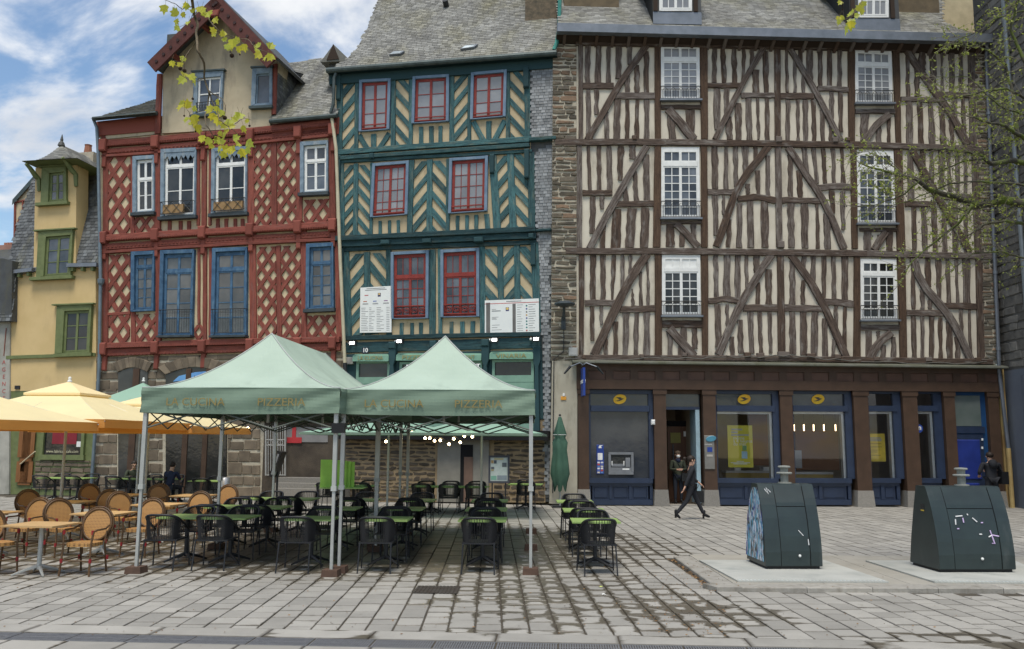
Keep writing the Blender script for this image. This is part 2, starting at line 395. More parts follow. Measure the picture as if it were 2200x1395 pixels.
def stone_field(parent, poly, y, rng, rowh, wid, mats, gap=.015, prd=.05, name='stone'):
    """rubble or coursed masonry: every stone a mesh of its own"""
    xs = [p[0] for p in poly]; zs = [p[1] for p in poly]; z = min(zs); cnt = 0
    while z < max(zs):
        h = rng.uniform(*rowh); x = min(xs) - rng.random() * wid[0]
        while x < max(xs):
            w = rng.uniform(*wid); hh = h * rng.uniform(.75, 1.0)
            j = lambda s: rng.uniform(-s, s)
            q = [(x + gap + j(gap), z + gap + j(gap)), (x + w * .5, z + gap * .6 + j(gap * .6)), (x + w - gap + j(gap), z + gap + j(gap)), (x + w - gap * .6 + j(gap), z + hh * .55), (x + w - gap + j(gap * 1.5), z + hh - gap + j(gap)), (x + w * .45, z + hh - gap * .5 + j(gap)), (x + gap + j(gap * 1.5), z + hh - gap + j(gap)), (x + gap * .5 + j(gap), z + hh * .5)]
            q = clip_to(q, poly)
            if len(q) > 2:
                qa = abs(sum(q[k - 1][0] * q[k][1] - q[k][0] * q[k - 1][1] for k in range(len(q)))) / 2
                if qa > .004:
                    MB().prism(q, y - rng.uniform(.3, 1) * prd, y + .02, .014).build(name, rng.choice(mats), parent); cnt += 1
            x += w
        z += h
    return cnt
def slates(name, parent, fr_pts, P0, eu, ev, w, h, mat, rng, lift=.012, exact=False):
    """slate courses over a flat polygon (3-D points fr_pts in plane P0 + eu*a + ev*b), lapped upwards along ev"""
    n = eu.cross(ev).normalized()
    if n.y > 0: n = -n
    pl = [((p - P0).dot(eu), (p - P0).dot(ev)) for p in fr_pts]
    mb = MB(); mb.face([P0 + eu * a + ev * b - n * .004 for a, b in pl])
    a0, a1 = min(p[0] for p in pl), max(p[0] for p in pl); b0, b1 = min(p[1] for p in pl), max(p[1] for p in pl)
    r = 0; b = b0
    while b < b1:
        a = a0 - (w * .5 if r % 2 else 0) - rng.random() * w * .15
        while a < a1:
            ww = w * rng.uniform(.85, 1.12); g = .006
            if pin(pl, min(max(a + ww / 2, a0 + 1e-4), a1 - 1e-4), b + h * .5):
                mb.cur = .02 + .98 * rng.random(); dz = rng.uniform(-.01, .01) * h * 2; lf = lift * rng.uniform(.7, 1.4)
                lo, hi = max(a + g, a0), min(a + ww - g, a1)
                if hi > lo:
                    q0 = P0 + eu * lo + ev * (b + dz); q1 = P0 + eu * hi + ev * (b + dz)
                    q2 = P0 + eu * hi + ev * (b + h * 1.15); q3 = P0 + eu * lo + ev * (b + h * 1.15)
                    A = [q0 + n * lf, q1 + n * lf, q2 + n * .001, q3 + n * .001]
                    mb.face(A); mb.face([q0, q1, A[1], A[0]])
            a += ww
        b += h; r += 1
    return tag(mb.build(name, mat, parent), kind='stuff')

# ---------------------------------------------------------------- post office house
PO = thing('post_office_house', 'wide brown half-timbered house with white french windows and a post office below', 'building', FP.O, FP.a)
rng = random.Random(5)
def po(px, py, y=0.0):
    v = FP.loc(px, py, y); return (v.x, v.z)
poly = [po(1190, 96), po(2098, 112), po(2145, 783), po(1186, 778)]
MB().prism(poly, 0, .4).build('plaster_wall', P['plaster'], PO)
# body behind the plaster so that the house is solid
xl, xr = po(1190, 900)[0], po(2143, 900)[0]; ztop = po(1240, 70)[1]
MB().box(xl, xr, 7.6, 8.0, 0, ztop).box(xl, xl + .3, 3.2, 7.6, 0, ztop).box(xr - .3, xr, 3.2, 7.6, 0, ztop).build('rear_wall', P['plaster'], PO)
def stud(c, t, d=.045, mat='oak', name='timber', jit=.022):
    if len(t) == 4: x0, x1, y0, y1 = t; x2, x3 = x0, x1
    else: x0, x1, y0, x2, x3, y1 = t
    a0, a1, b0, b1 = po(*c(x0, y0)), po(*c(x1, y0)), po(*c(x2, y1)), po(*c(x3, y1))
    w0, w1 = a1[0] - a0[0], b1[0] - b0[0]
    strip([((a0[0] + a1[0]) / 2, a0[1]), ((b0[0] + b1[0]) / 2, b0[1])], w0, d, jit=jit, n=6, w1=w1).build(name, P[mat], PO)
def bar(c, pts, w, d=.075, mat='oak', name='brace', jit=.014):
    strip([po(*c(x, y)) for x, y in pts], w / c.k * MPX, d, jit=jit, n=7).build(name, P[mat], PO)
C1, C2, C3 = Crop(1230, 80, 6.065), Crop(1500, 80, 6.065), Crop(1820, 80, 5.812)
C4, C5, C6 = Crop(1230, 300, 5.58), Crop(1500, 300, 5.58), Crop(1820, 300, 5.367)
C7, C8, C9 = Crop(1230, 530, 5.365), Crop(1500, 530, 5.366), Crop(1820, 540, 5.367)
STUDS = {
 1: [(165,235,95,160,230,600),(300,380,80,290,370,595),(450,490,90,430,495,610),(560,635,75,545),(710,775,80,360),(680,745,490,725),(805,870,370,725),(930,995,190,725),(175,235,690,170,240,1270),(285,340,685,1010),(415,470,980,420,475,1340),(545,625,820,530,612,1345),(690,745,825,680,740,1335),(825,865,825,800,862,1335),(935,998,820,930,1000,1335),
     (1225,1330,955,1250,1345,1332),(1470,1590,955,1510,1590,1335)],
 2: [(180,235,92,180,240,598),(290,345,92,302,370,596),(435,500,92,440,500,600),(570,622,92,566,602,570),(675,720,92,400),(705,790,430,735),(845,910,185,850,915,730),(200,285,675,205,285,1210),(335,405,668,335,400,1010),(350,440,1040,370,440,1336),(480,560,865,485,565,1345),(615,690,798,630,700,1345),(755,790,798,765,800,1340),(865,925,798,865,925,1355),
     (1130,1170,110,1138,1170,725),(1235,1280,270,1240,1280,728),(1345,1388,465,1350,1388,732),(1300,1356,100,335),(1410,1490,125,1415,1492,610),(1552,1612,120,1565,1612,645),(1685,1738,120,1680,1735,645),(1812,1865,120,1805,1865,655),(1135,1195,822,1130,1192,1360),(1275,1315,822,1280,1315,1365),(1355,1425,822,1365,1428,1365),(1465,1520,822,1482,1535,1365),(1590,1645,950,1595,1650,1365),(1700,1742,1120,1365),(1705,1765,718,1065),(1825,1882,722,1828,1882,1240)],
 3: [(725,775,180,735,778,748),(832,892,380,842,905,748),(890,972,165,410),(1022,1105,170,1030,1110,600),(1165,1188,180,1165,1205,690),(1262,1335,185,1275,1330,690),(1395,1440,190,1392,1445,700),(730,808,805,740,818,1335),(868,932,812,888,955,1338),(1005,1062,822,1018,1100,1345),(1138,1205,870,1160,1232,1345),(1268,1322,1040,1290,1335,1350),(1300,1362,755,1305,1368,1010),(1420,1465,762,1430,1478,1210),
     (160,275,965,165,235,1315),(358,420,1090,362,425,1330),(490,532,990,495,545,1330)],
 4: [(168,205,82,183,236,615),(288,340,82,296,345,612),(408,465,82,412,478,608),(545,620,82,535,590,490),(680,758,78,235),(845,918,185,852,935,740),(718,775,385,732,795,740),(610,652,555,610,668,742),(203,280,685,205,270,1130),(330,380,685,835),(335,400,990,328,390,1308),(480,588,835,450,568,1308),(655,765,828,632,738,1295),(825,920,822,805,905,1295),(1125,1222,1018,1120,1220,1288),(1285,1340,1095,1285,1340,1285),(1415,1480,1018,1205)],
 5: [(160,235,82,165,240,595),(310,355,82,297,357,598),(415,470,85,428,478,565),(525,602,88,538,605,435),(660,708,88,305),(800,860,195,805,858,685),(680,738,375,695,745,662),(565,615,535,575,615,662),(1072,1128,185,1075,1128,695),(1172,1245,375,1190,1252,695),(1238,1300,102,1278,1330,430),(1355,1410,108,1402,1445,528),(1468,1515,112,1498,1545,528),(1590,1635,112,1605,1648,532),(1698,1730,112,1712,1760,525),(165,235,668,180,242,1150),(285,315,675,905),(345,400,960,335,385,1290),(455,520,765,455,520,1295),(575,655,742,588,668,1295),(748,835,742,760,840,1295),(1065,1145,765,1080,1152,1298),(1228,1315,765,1238,1318,1305),(1402,1440,775,1412,1458,1308),(1495,1580,890,1515,1590,1315),(1560,1628,618,1600,1642,890),(1700,1755,625,1715,1758,1085)],
 6: [(695,752,130,700,780,700),(840,895,135,845,895,480),(945,990,140,950,1000,520),(1050,1110,145,1055,1115,560),(1140,1182,150,1160,1205,600),(1245,1290,155,1250,1290,640),(1338,1372,160,1345,1380,640),(735,790,760,752,800,1290),(845,905,770,870,930,1295),(968,1030,790,985,1040,1300),(1090,1138,860,1100,1150,1305),(1205,1268,700,1210,1275,1305),(1338,1380,700,1350,1392,1305),(188,270,1065,190,275,1275),(455,525,1055,450,520,1278),(345,382,1100,330,370,1278)],
 7: [(195,265,102,205,265,615),(318,380,102,322,383,615),(445,500,102,440,475,615),(550,595,98,548,590,540),(645,685,95,355),(848,878,180,855,890,685),(768,800,290,770,808,690),(675,700,490,672,712,688),(198,255,695,200,250,1085),(310,350,692,312,345,905),(360,405,1010,365,405,1295),(468,520,865,465,520,1275),(580,650,765,570,640,1275),(710,760,765,700,755,1275),(820,890,758,818,890,1275),(1090,1155,950,1088,1152,1262),(1245,1315,935,1212,1310,1262),(1372,1435,940,1380,1440,1180)],
 8: [(170,230,92,178,232,585),(288,365,92,292,368,575),(425,488,92,415,480,595),(535,575,92,485),(635,708,92,305),(775,845,265,778,845,665),(665,712,415,660,708,665),(1050,1115,170,1048,1118,665),(1182,1228,390,1178,1228,665),(1195,1240,102,275),(1295,1350,102,1300,1350,485),(1418,1478,106,1425,1470,612),(1532,1585,106,1540,1590,612),(1652,1722,110,1655,1722,612),(182,248,665,195,268,1160),(312,350,665,318,350,930),(358,410,1040,370,415,1260),(450,512,845,458,522,1230),(568,630,750,585,640,1230),(685,725,750,700,748,1230),(800,845,755,815,852,1230),(1048,1120,755,1052,1122,1240),(1175,1250,755,1175,1248,1250),(1308,1382,755,1300,1370,1280),(1425,1490,830,1425,1490,1300),(1540,1582,1070,1535,1575,1300),(1562,1605,685,1568,1605,970),(1662,1710,695,1665,1700,1230)],
 9: [(730,765,190,740,785,668),(840,882,440,845,888,668),(928,972,535,932,975,668),(892,962,85,900,965,410),(1018,1080,90,1035,1085,560),(1128,1175,92,1145,1188,598),(1238,1272,96,1250,1285,598),(1328,1408,98,1340,1415,598),(732,785,750,745,802,1268),(838,882,750,845,890,1275),(942,1000,755,945,990,1278),(1048,1088,765,1055,1098,1278),(1138,1210,810,1148,1212,1278),(1235,1285,990,1250,1300,1280),(1282,1325,672,1305,1335,970),(1388,1420,675,1405,1430,1190),(208,275,920,212,275,1268),(335,375,920,1020),(388,440,1085,385,445,1275),(505,558,990,508,562,1275)]}
BARS = {
 1: [([(975,85),(560,700),(195,1345)],88),([(1240,945),(1380,1100),(1575,1340)],115)],
 2: [([(870,105),(560,640),(215,1338)],78),([(1165,120),(1510,690),(1855,1362)],82)],
 3: [([(745,175),(880,400),(1110,720),(1290,970),(1490,1345)],98),([(520,965),(350,1110),(200,1318)],88)],
 4: [([(885,85),(600,560),(200,1312)],84),([(1235,1015),(1370,1140),(1500,1292)],86)],
 5: [([(838,85),(520,490),(410,720),(215,1288)],86),([(1075,98),(1290,430),(1440,640),(1590,930),(1738,1315)],86)],
 6: [([(745,135),(1000,600),(1210,960),(1405,1300)],84),([(440,1065),(300,1278)],80)],
 7: [([(858,92),(690,330),(500,700),(248,1250)],98),([(1110,945),(1400,1268)],98)],
 8: [([(838,95),(690,320),(480,660),(228,1250)],88),([(1065,100),(1300,430),(1450,690),(1705,1290)],86)],
 9: [([(760,85),(785,240),(900,440),(1090,640),(1240,860),(1425,1278)],92),([(500,940),(350,1070),(235,1268)],86)]}
RAILS = {
 1: [([(133,642),(535,640)],85),([(540,772),(1070,770)],88),([(1150,918),(1672,918)],62)],
 2: [([(118,635),(540,635)],72),([(555,765),(998,765)],72),([(1070,775),(1500,775)],86),([(1550,680),(1750,678),(1948,695)],72)],
 3: [([(668,775),(1110,792)],64),([(1110,715),(1515,732)],68),([(98,932),(605,932)],66)],
 4: [([(120,645),(475,645)],72),([(478,785),(740,775),(992,770)],76),([(1060,1000),(1540,1000)],36)],
 5: [([(112,635),(425,635)],74),([(470,720),(700,690),(925,735)],78),([(1000,730),(1455,738)],74),([(1440,582),(1650,562),(1825,575)],82)],
 6: [([(660,745),(1010,752)],70),([(1080,660),(1460,665)],68),([(140,1042),(620,1042)],44)],
 7: [([(140,655),(555,650)],74),([(545,732),(760,722),(950,716)],78),([(1030,895),(1500,895)],88)],
 8: [([(112,630),(300,605),(475,632)],70),([(515,710),(908,712)],84),([(982,708),(1425,718)],78),([(1425,645),(1600,640),(1785,668)],80)],
 9: [([(675,712),(1095,716)],74),([(1105,628),(1480,640)],72),([(145,880),(620,882)],64)]}
POSTS = {
 1: [(75,133,85,78,135,1345),(1065,1145,70,1070,1150,1335),(1652,1755,70,1675,1760,1335)],
 2: [(990,1065,95,995,1068,1360),(1942,2035,110,1955,2035,1368)],
 3: [(558,645,150,602,668,1335),(1502,1580,180,1525,1600,1370)],
 4: [(52,112,78,52,112,1300),(985,1060,70,960,1050,1295),(1535,1612,70,1540,1618,1295)],
 5: [(918,990,90,930,1002,1290),(1822,1890,95,1835,1905,1310)],
 6: [(535,625,115,570,665,1285),(1428,1500,150,1465,1542,1300)],
 7: [(72,135,100,72,125,1275),(948,1025,85,945,1028,1275),(1478,1558,85,1492,1560,1275)],
 8: [(905,980,92,918,1002,1235),(1788,1860,105,1785,1865,1310)],
 9: [(572,662,75,605,682,1270),(1475,1550,90,1498,1578,1288)]}
CR = {1: C1, 2: C2, 3: C3, 4: C4, 5: C5, 6: C6, 7: C7, 8: C8, 9: C9}
for k, c in CR.items():
    for t in STUDS[k]: stud(c, t, R.uniform(.046, .056))
    for pts, w in RAILS[k]: bar(c, pts, w, R.uniform(.068, .072), name='rail')
    for pts, w in BARS[k]: bar(c, pts, w, R.uniform(.092, .098))
    for q, t in enumerate(POSTS[k]): stud(c, t, 0.078 + .001 * q, 'oaknew' if (k in (1, 4, 7) and q) or (k in (3, 6, 9) and q == 0) or (k in (2, 5, 8) and q == 1) else 'oak', 'post', .008)
I1 = Crop(0, 0, 1)
for pts, w in [([(1236, 89), (2098, 105)], 22), ([(1192, 307), (1430, 307), (1560, 309), (1860, 313), (2108, 322)], 14), ([(1215, 541), (1420, 541), (1600, 543), (1860, 546), (2130, 552)], 14), ([(1234, 769), (1700, 771), (2130, 778)], 12)]:
    for a, b in zip(pts[:-1], pts[1:]): bar(I1, [a, b], w, .108, name='beam', jit=.01)
for x, y, w, h in [(1254, 768, 8, 9), (1378, 766, 9, 8), (1469, 763, 10, 8), (1604, 763, 13, 10), (1632, 765, 15, 11), (1682, 763, 24, 13), (1740, 766, 17, 11), (1797, 767, 13, 9), (1880, 772, 11, 8), (1992, 773, 13, 9), (2098, 774, 11, 9), (1676, 527, 13, 14), (1671, 302, 12, 12), (1792, 303, 10, 10), (1819, 302, 8, 8), (1362, 298, 9, 9)]:
    a, b = po(x - w / 2, y + h / 2), po(x + w / 2, y - h / 2)
    MB().prism([(a[0], a[1]), (b[0], a[1]), (b[0], b[1]), (a[0], b[1])], -.15, 0, .02).build('joist_end', P['oak'], PO)

def sash_window(fr, parent, px4, outer=None, cols=2, rows=5, bar_w=.028, frame_w=.07, sash='white', glass='glass', transom=.25, tcols=2, y=0.0, tglass=None, head=.05, sill=None, sillmat='zinc', rail=None, surround=None, sw=.1, sd=.1, lean=0.0, mid=.06, sillh=.06, silld=.14, name='window'):
    """a casement pair with glazing bars: window > frame, pane, sill, surround, railing"""
    Q = quad_px(fr, px4, y); w, h = Q.w(), Q.h(); wn = link(name, None, parent)
    fw, fh = frame_w / w, frame_w / h; bw, bh = bar_w / w, bar_w / h
    f = MB(); yo, yi = y - .045, y - .002
    def fbar(u0, u1, v0, v1, d=0.0): f.prism(Q.rect(u0, u1, v0, v1), yo - d, yi, .006)
    fbar(0, fw, 0, 1); fbar(1 - fw, 1, 0, 1); fbar(fw, 1 - fw, 0, head); fbar(fw, 1 - fw, 1 - fh, 1)
    panes = []
    def leaf(u0, u1, v0, v1, nc, nr, g):
        st = .045 / w; sh = .05 / h
        fbar(u0, u0 + st, v0, v1, .006); fbar(u1 - st, u1, v0, v1, .006); fbar(u0 + st, u1 - st, v0, v0 + sh, .006); fbar(u0 + st, u1 - st, v1 - sh, v1, .006)
        us = [lerp(u0 + st, u1 - st, k / nc) for k in range(nc + 1)]; vs_ = [lerp(v0 + sh, v1 - sh, k / nr) for k in range(nr + 1)]
        for k in range(1, nc): fbar(us[k] - bw / 2, us[k] + bw / 2, v0 + sh, v1 - sh)
        for k in range(1, nr): fbar(u0 + st, u1 - st, vs_[k] - bh / 2, vs_[k] + bh / 2, -.004)
        for i in range(nc):
            for j in range(nr): panes.append((us[i], us[i + 1], vs_[j], vs_[j + 1], g))
    v = head
    if transom:
        for k in (0, 1): leaf(lerp(fw, 1 - fw, k / 2), lerp(fw, 1 - fw, (k + 1) / 2), v, transom, tcols, 1, tglass or glass)
        fbar(fw, 1 - fw, transom, transom + mid, .02); v = transom + mid
    for k in (0, 1): leaf(lerp(fw, 1 - fw, k / 2), lerp(fw, 1 - fw, (k + 1) / 2), v, 1 - fh, cols, rows, glass)
    f.build('frame', P[sash], wn)
    for u0, u1, v0, v1, g in panes: MB().prism(Q.rect(u0 + .001, u1 - .001, v0 + .001, v1 - .001), y - .026 + R.uniform(-.002, .002), y - .012).build('pane', P[g], wn)
    if surround:
        s = MB(); su, sv = sw / w, sw / h
        for a in ((-su, 0, -sv, 1 + sv * .3), (1, 1 + su, -sv, 1 + sv * .3), (0, 1, -sv, 0), (0, 1, 1, 1 + sv * .3)): s.prism(Q.rect(*a), y - sd, y, .01)
        s.build('surround', P[surround], wn)
    if sill:
        a, b = Q.p(-.04, 1), Q.p(1.04, 1); MB().prism([(a[0], a[1]), (b[0], b[1]), (b[0], b[1] - sillh), (a[0], a[1] - sillh)], y - silld, y, .008).build('sill', P[sillmat], wn)
    if rail:
        v0, v1 = rail; r = MB(); yy = y - .13
        def pt(u, vv): q = Q.p(u, vv); return (q[0], yy, q[1])
        r.tube([pt(-.01, v0), pt(1.01, v0)], .016, 6); r.tube([pt(-.01, lerp(v0, v1, .3)), pt(1.01, lerp(v0, v1, .3))], .009, 5); r.tube([pt(-.01, v1), pt(1.01, v1)], .01, 5)
        nb = 5
        for k in range(nb):
            a, b = (k + .18) / nb, (k + .82) / nb
            r.tube([pt(a, v1)] + [pt(lerp(a, b, q / 4), lerp(v0, v1, .32 - .22 * math.sin(pi * q / 4))) for q in range(5)] + [pt(b, v1)], .008, 5)
            r.tube([pt((a + b) / 2, v1), pt((a + b) / 2, lerp(v0, v1, .3))], .007, 4)
        for u in (0, 1): q = Q.p(u, v0); r.tube([(q[0], yy, q[1]), (q[0], y, q[1])], .01, 5)
        r.build('railing', P['iron'], wn)
    return wn
def cp(c, *pts): return [c(*p) for p in pts]
for c, pts, rows, tg, g, tr in [
    (C1, [(1148,103),(1650,103),(1656,828),(1150,828)], 5, None, 'glassgrey', .25), (C3, [(88,155),(545,180),(562,838),(96,838)], 5, None, 'glassgrey', .25),
    (C4, [(1060,98),(1516,98),(1526,950),(1062,950)], 6, None, 'glass', .21), (C6, [(104,132),(527,138),(556,975),(110,975)], 6, None, 'glass', .21),
    (C7, [(1028,98),(1466,98),(1476,800),(1028,800)], 5, 'white', 'glassdark', .22), (C9, [(148,92),(560,98),(576,796),(148,796)], 5, None, 'glassdark', .22)]:
    sash_window(FP, PO, cp(c, *pts), rows=rows, glass=g, tglass=tg, transom=tr, sill=True, rail=(.77, .985), silld=.2, y=-.01)
# carved corner pier of rubble at both ends
pier = [po(1188, 96), po(1238, 97), po(1238, 775), po(1184, 775)]
MB().prism(pier, -.05, .3).build('pier_mortar', P['mortar'], PO)
stone_field(PO, pier, -.05, rng, (.08, .22), (.25, .7), [P['stone']] * 5 + [P['stonered']], .024, .05)
pier2 = [po(2092, 118), po(2117, 118), po(2142, 772), po(2112, 772)]
MB().prism(pier2, -.045, .3).build('pier_mortar', P['mortar'], PO)
stone_field(PO, pier2, -.045, rng, (.08, .2), (.2, .5), [P['stone']] * 4 + [P['stonered']], .024, .05)
MB().prism([po(1186, 776), po(1240, 776), po(1240, 1084), po(1180, 1082)], -.06, .3).build('lower_pier', M('pier plaster', (.42, .39, .31), .9, (.36, .33, .26), 2, dirt=(.22, .20, .15), dsc=1.5), PO)
# eaves, gutter fascia, rafters
e0, e1 = FP.loc(1197, 59, -.62), FP.loc(2133, 83, -.62)
def fascia(a, b, h, y0, y1, mat, name):
    MB().prism([(a.x, a.z - h / 2), (b.x, b.z - h / 2), (b.x, b.z + h / 2), (a.x, a.z + h / 2)], y0, y1, .02).build(name, P[mat], PO)
fascia(e0, e1, .30, -.66, -.40, 'zinc', 'gutter')
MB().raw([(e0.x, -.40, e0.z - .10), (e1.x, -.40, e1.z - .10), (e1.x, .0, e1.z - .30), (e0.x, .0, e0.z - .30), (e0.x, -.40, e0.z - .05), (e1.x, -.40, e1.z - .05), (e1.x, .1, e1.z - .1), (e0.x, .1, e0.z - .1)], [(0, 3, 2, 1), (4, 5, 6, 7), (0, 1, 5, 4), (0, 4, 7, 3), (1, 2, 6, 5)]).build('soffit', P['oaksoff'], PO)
k = 0
while k < 27:
    t = (k + .5) / 27; x = lerp(e0.x, e1.x, t); z = lerp(e0.z, e1.z, t) - .14
    MB().raw([(x - .05, -.42, z - .05), (x + .05, -.42, z - .05), (x + .05, .0, z - .24), (x - .05, .0, z - .24), (x - .05, -.42, z + .05), (x + .05, -.42, z + .05), (x + .05, .0, z - .12), (x - .05, .0, z - .12)], [(0, 3, 2, 1), (4, 5, 6, 7), (0, 1, 5, 4), (1, 2, 6, 5), (0, 4, 7, 3)]).build('rafter_end', P['oak'], PO); k += 1
# slate roof
sl_ = math.radians(47); ev = Vector((0, math.cos(sl_), math.sin(sl_))); eu = Vector((1, 0, (e1.z - e0.z) / (e1.x - e0.x))).normalized(); P0 = Vector((e0.x, -.52, e0.z + .16)); nn = eu.cross(ev).normalized()
pts = [FP.onp(px, py, P0, nn) for px, py in ((1199, 50), (2085, 72), (2024, 46), (2024, -210), (1199, -210))]
ev2 = nn.cross(eu).normalized()
roof = slates('slate_roof', PO, pts, P0, eu, ev2 if ev2.z > 0 else -ev2, .22, .13, P['slatelight'], rng)
# dormers
def dormer(xa, xb, ya, yb, wx0, wx1, lead):
    d = link('dormer', None, PO); yf = -.36
    a, b = FP.loc(xa, yb, yf), FP.loc(xb, ya, yf); z1 = FP.loc(xa, -70, yf).z
    MB().box(a.x, b.x, yf, yf + 3.5, a.z - .1, z1).build('body', P['slate'], d)
    MB().raw([(a.x - .25, yf - .3, z1), (b.x + .25, yf - .3, z1), ((a.x + b.x) / 2, yf - .3, z1 + .9), (a.x - .25, yf + 3.6, z1), (b.x + .25, yf + 3.6, z1), ((a.x + b.x) / 2, yf + 3.6, z1 + .9)], [(0, 1, 2), (0, 2, 5, 3), (1, 4, 5, 2), (0, 3, 4, 1), (3, 5, 4)]).build('roof', P['slate'], d)
    MB().box(a.x, b.x, yf - .03, yf, a.z, FP.loc(xa, yb - 26, yf).z).build('apron', P['zinc'], d)
    c = FP.loc(xa, yb - 27, yf)
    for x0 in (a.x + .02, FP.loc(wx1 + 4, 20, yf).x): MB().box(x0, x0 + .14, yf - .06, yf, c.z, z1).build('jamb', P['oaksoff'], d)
    q = [(wx0, -62), (wx1, -62), (wx1, yb - 27), (wx0, yb - 27)]
    sash_window(FP, d, q, rows=3, transom=0, y=yf - .01, glass='glassgrey', name='casement')
    for s_, x in ((-1, a.x), (1, b.x)):
        MB().raw([(x, yf, a.z - .1), (x + s_ * .35, yf + .25, a.z - .05), (x, yf + 3.2, z1), (x, yf, z1)], [(0, 1, 2, 3)]).build('cheek', P['slate'], d)
dormer(1403, 1506, 0, 52, 1416, 1486, 0); dormer(1828, 1930, 0, 66, 1843, 1908, 0)
rough = M('chimney render', (.155, .12, .075), .95, (.10, .08, .052), 3, bump=.5)
for x0, x1, yb, y, m in ((1212, 1330, 26, .7, rough), (1931, 2020, 47, .9, rough)):
    a, b = FP.loc(x0, yb, y), FP.loc(x1, yb, y); ch = link('chimney', None, PO)
    MB().box(a.x, b.x, y, y + 1.4, a.z - .6, a.z + 2.6).build('stack', m, ch)
    MB().box(a.x - .06, b.x + .06, y - .07, y, a.z - .05, a.z + .12).build('flashing', P['zinc'], ch)
    MB().box(a.x - .08, b.x + .08, y - .08, y + 1.48, a.z + 2.6, a.z + 2.8).build('cap', P['granite'], ch)
YW = thing('gable_house', 'pale yellow rendered gable wall rising behind right end of brown half-timbered house', 'building', FP.world((0, 0, 0)), FP.a)
a, b = FP.loc(2021, 60, 2.2), FP.loc(2165, 60, 2.2)
MB().box(a.x, b.x, 2.25, 6, a.z - 3, a.z + 5).build('wall', M('pale yellow render', (.55, .47, .30), .9), YW)
MB().raw([(a.x, 2.25, a.z + 5), (b.x, 2.25, a.z + 5), (b.x, 6, a.z + 5), (a.x, 6, a.z + 5), ((a.x + b.x) / 2, 4, a.z + 7)], [(0, 1, 4), (1, 2, 4), (2, 3, 4), (3, 0, 4)]).build('roof', P['slate'], YW)
# ---------------------------------------------------------------- post office shopfront
def rectp(x0, y0, x1, y1, y=0.0):
    a, b = po(x0, y1, y), po(x1, y0, y); return [(a[0], a[1]), (b[0], a[1]), (b[0], b[1]), (a[0], b[1])]
def slab(name, x0, y0, x1, y1, yf, yb, mat, parent=None, ch=.008):
    q = rectp(x0, y0, x1, y1); return MB().prism(q, yf, yb, ch).build(name, P[mat] if isinstance(mat, str) else mat, parent or PO)
sf = link('shop_fascia', None, PO)
zl0, zr0 = po(1238, 781), po(2146, 790)
def fz(y): return po(1238, y)[1]
x0, x1 = zl0[0], zr0[0]
MB().prism([(x0, fz(836)), (x1, fz(836)), (x1, fz(781)), (x0, fz(781))], -.08, .05).build('backing', P['shopbrown'], sf)
MB().box(x0, x1, -.14, -.08, fz(797), fz(781)).box(x0, x1, -.145, -.08, fz(836), fz(816)).build('rail', P['shopbrown'], sf)
pb = M('fascia panel', (.115, .062, .042), .6, (.085, .045, .03), 3)
for k in range(17):
    xa = po(1263 + 53.0 * k, 800)[0]; xb = po(1263 + 53.0 * k + 37, 800)[0]; xc = po(1263 + 53.0 * (k + 1), 800)[0]
    if k == 0: MB().box(x0, xa, -.138, -.08, fz(816), fz(797)).build('stile', P['shopbrown'], sf)
    MB().box(xa, xb, -.092, -.08, fz(815.5), fz(797.5)).build('panel', pb, sf)
    MB().box(xb, min(xc, x1), -.138, -.08, fz(816), fz(797)).build('stile', P['shopbrown'], sf)
a, b = po(1228, 775), po(2150, 787)
MB().raw([(a[0], -.42, a[1] - .05), (b[0], -.42, b[1] - .05), (b[0], .0, b[1] + .04), (a[0], .0, a[1] + .04), (a[0], -.42, a[1] - .10), (b[0], -.42, b[1] - .10), (b[0], .0, b[1] - .12), (a[0], .0, a[1] - .12)], [(0, 1, 2, 3), (4, 7, 6, 5), (0, 4, 5, 1), (0, 3, 7, 4), (1, 5, 6, 2)]).build('shop_ledge', M('mossy zinc', (.15, .155, .13), .7, (.11, .115, .08), 2, dirt=(.07, .075, .035), dsc=2), PO)
mb = MB()
for s, (pa, pb_) in enumerate((((1210, 772), (1420, 768)), ((1420, 768), (1560, 766)), ((1560, 766), (1700, 762)), ((1700, 762), (1850, 775)), ((1850, 776), (2120, 779)))):
    A, B = FP.loc(*pa, -.16), FP.loc(*pb_, -.16); pts = [A.lerp(B, t / 8) + Vector((0, 0, .035 * math.sin(t * 2.1 + s) - .12 * (1 - (t / 4 - 1) ** 2) * .4)) for t in range(9)]; mb.tube(pts, .014, 5)
mb.build('cable', M('grey cable', (.13, .125, .11), .7), PO)
def pillar(xa, xb):
    p = link('pillar', None, PO); A, B = po(xa, 836)[0], po(xb, 836)[0]; zt = fz(836); zb = po(1420, 1052)[1]
    MB().box(A, B, -.1, .35, zb, zt).build('shaft', P['shopbrown'], p)
    MB().box(A - .03, B + .03, -.125, -.1, zt - .16, zt).build('capital', P['shopbrown'], p)
    MB().raw([(A - .05, -.16, 0), (B + .05, -.16, 0), (B + .05, .35, 0), (A - .05, .35, 0), (A - .015, -.13, zb), (B + .015, -.13, zb), (B + .015, .35, zb), (A - .015, .35, zb)], [(0, 1, 5, 4), (1, 2, 6, 5), (3, 0, 4, 7), (4, 5, 6, 7)]).build('plinth', P['granite'], p)
for xa, xb in ((1241, 1264), (1403, 1429), (1508, 1535), (1673, 1699), (1830, 1861), (1935, 1966), (2023, 2046), (2117, 2140)): pillar(xa, xb)
clear = CLEAR('clear shop glass', 1.6)
frost = GLASS('tinted transom', (.03, .036, .045), col2=(.06, .065, .07), var=.2)
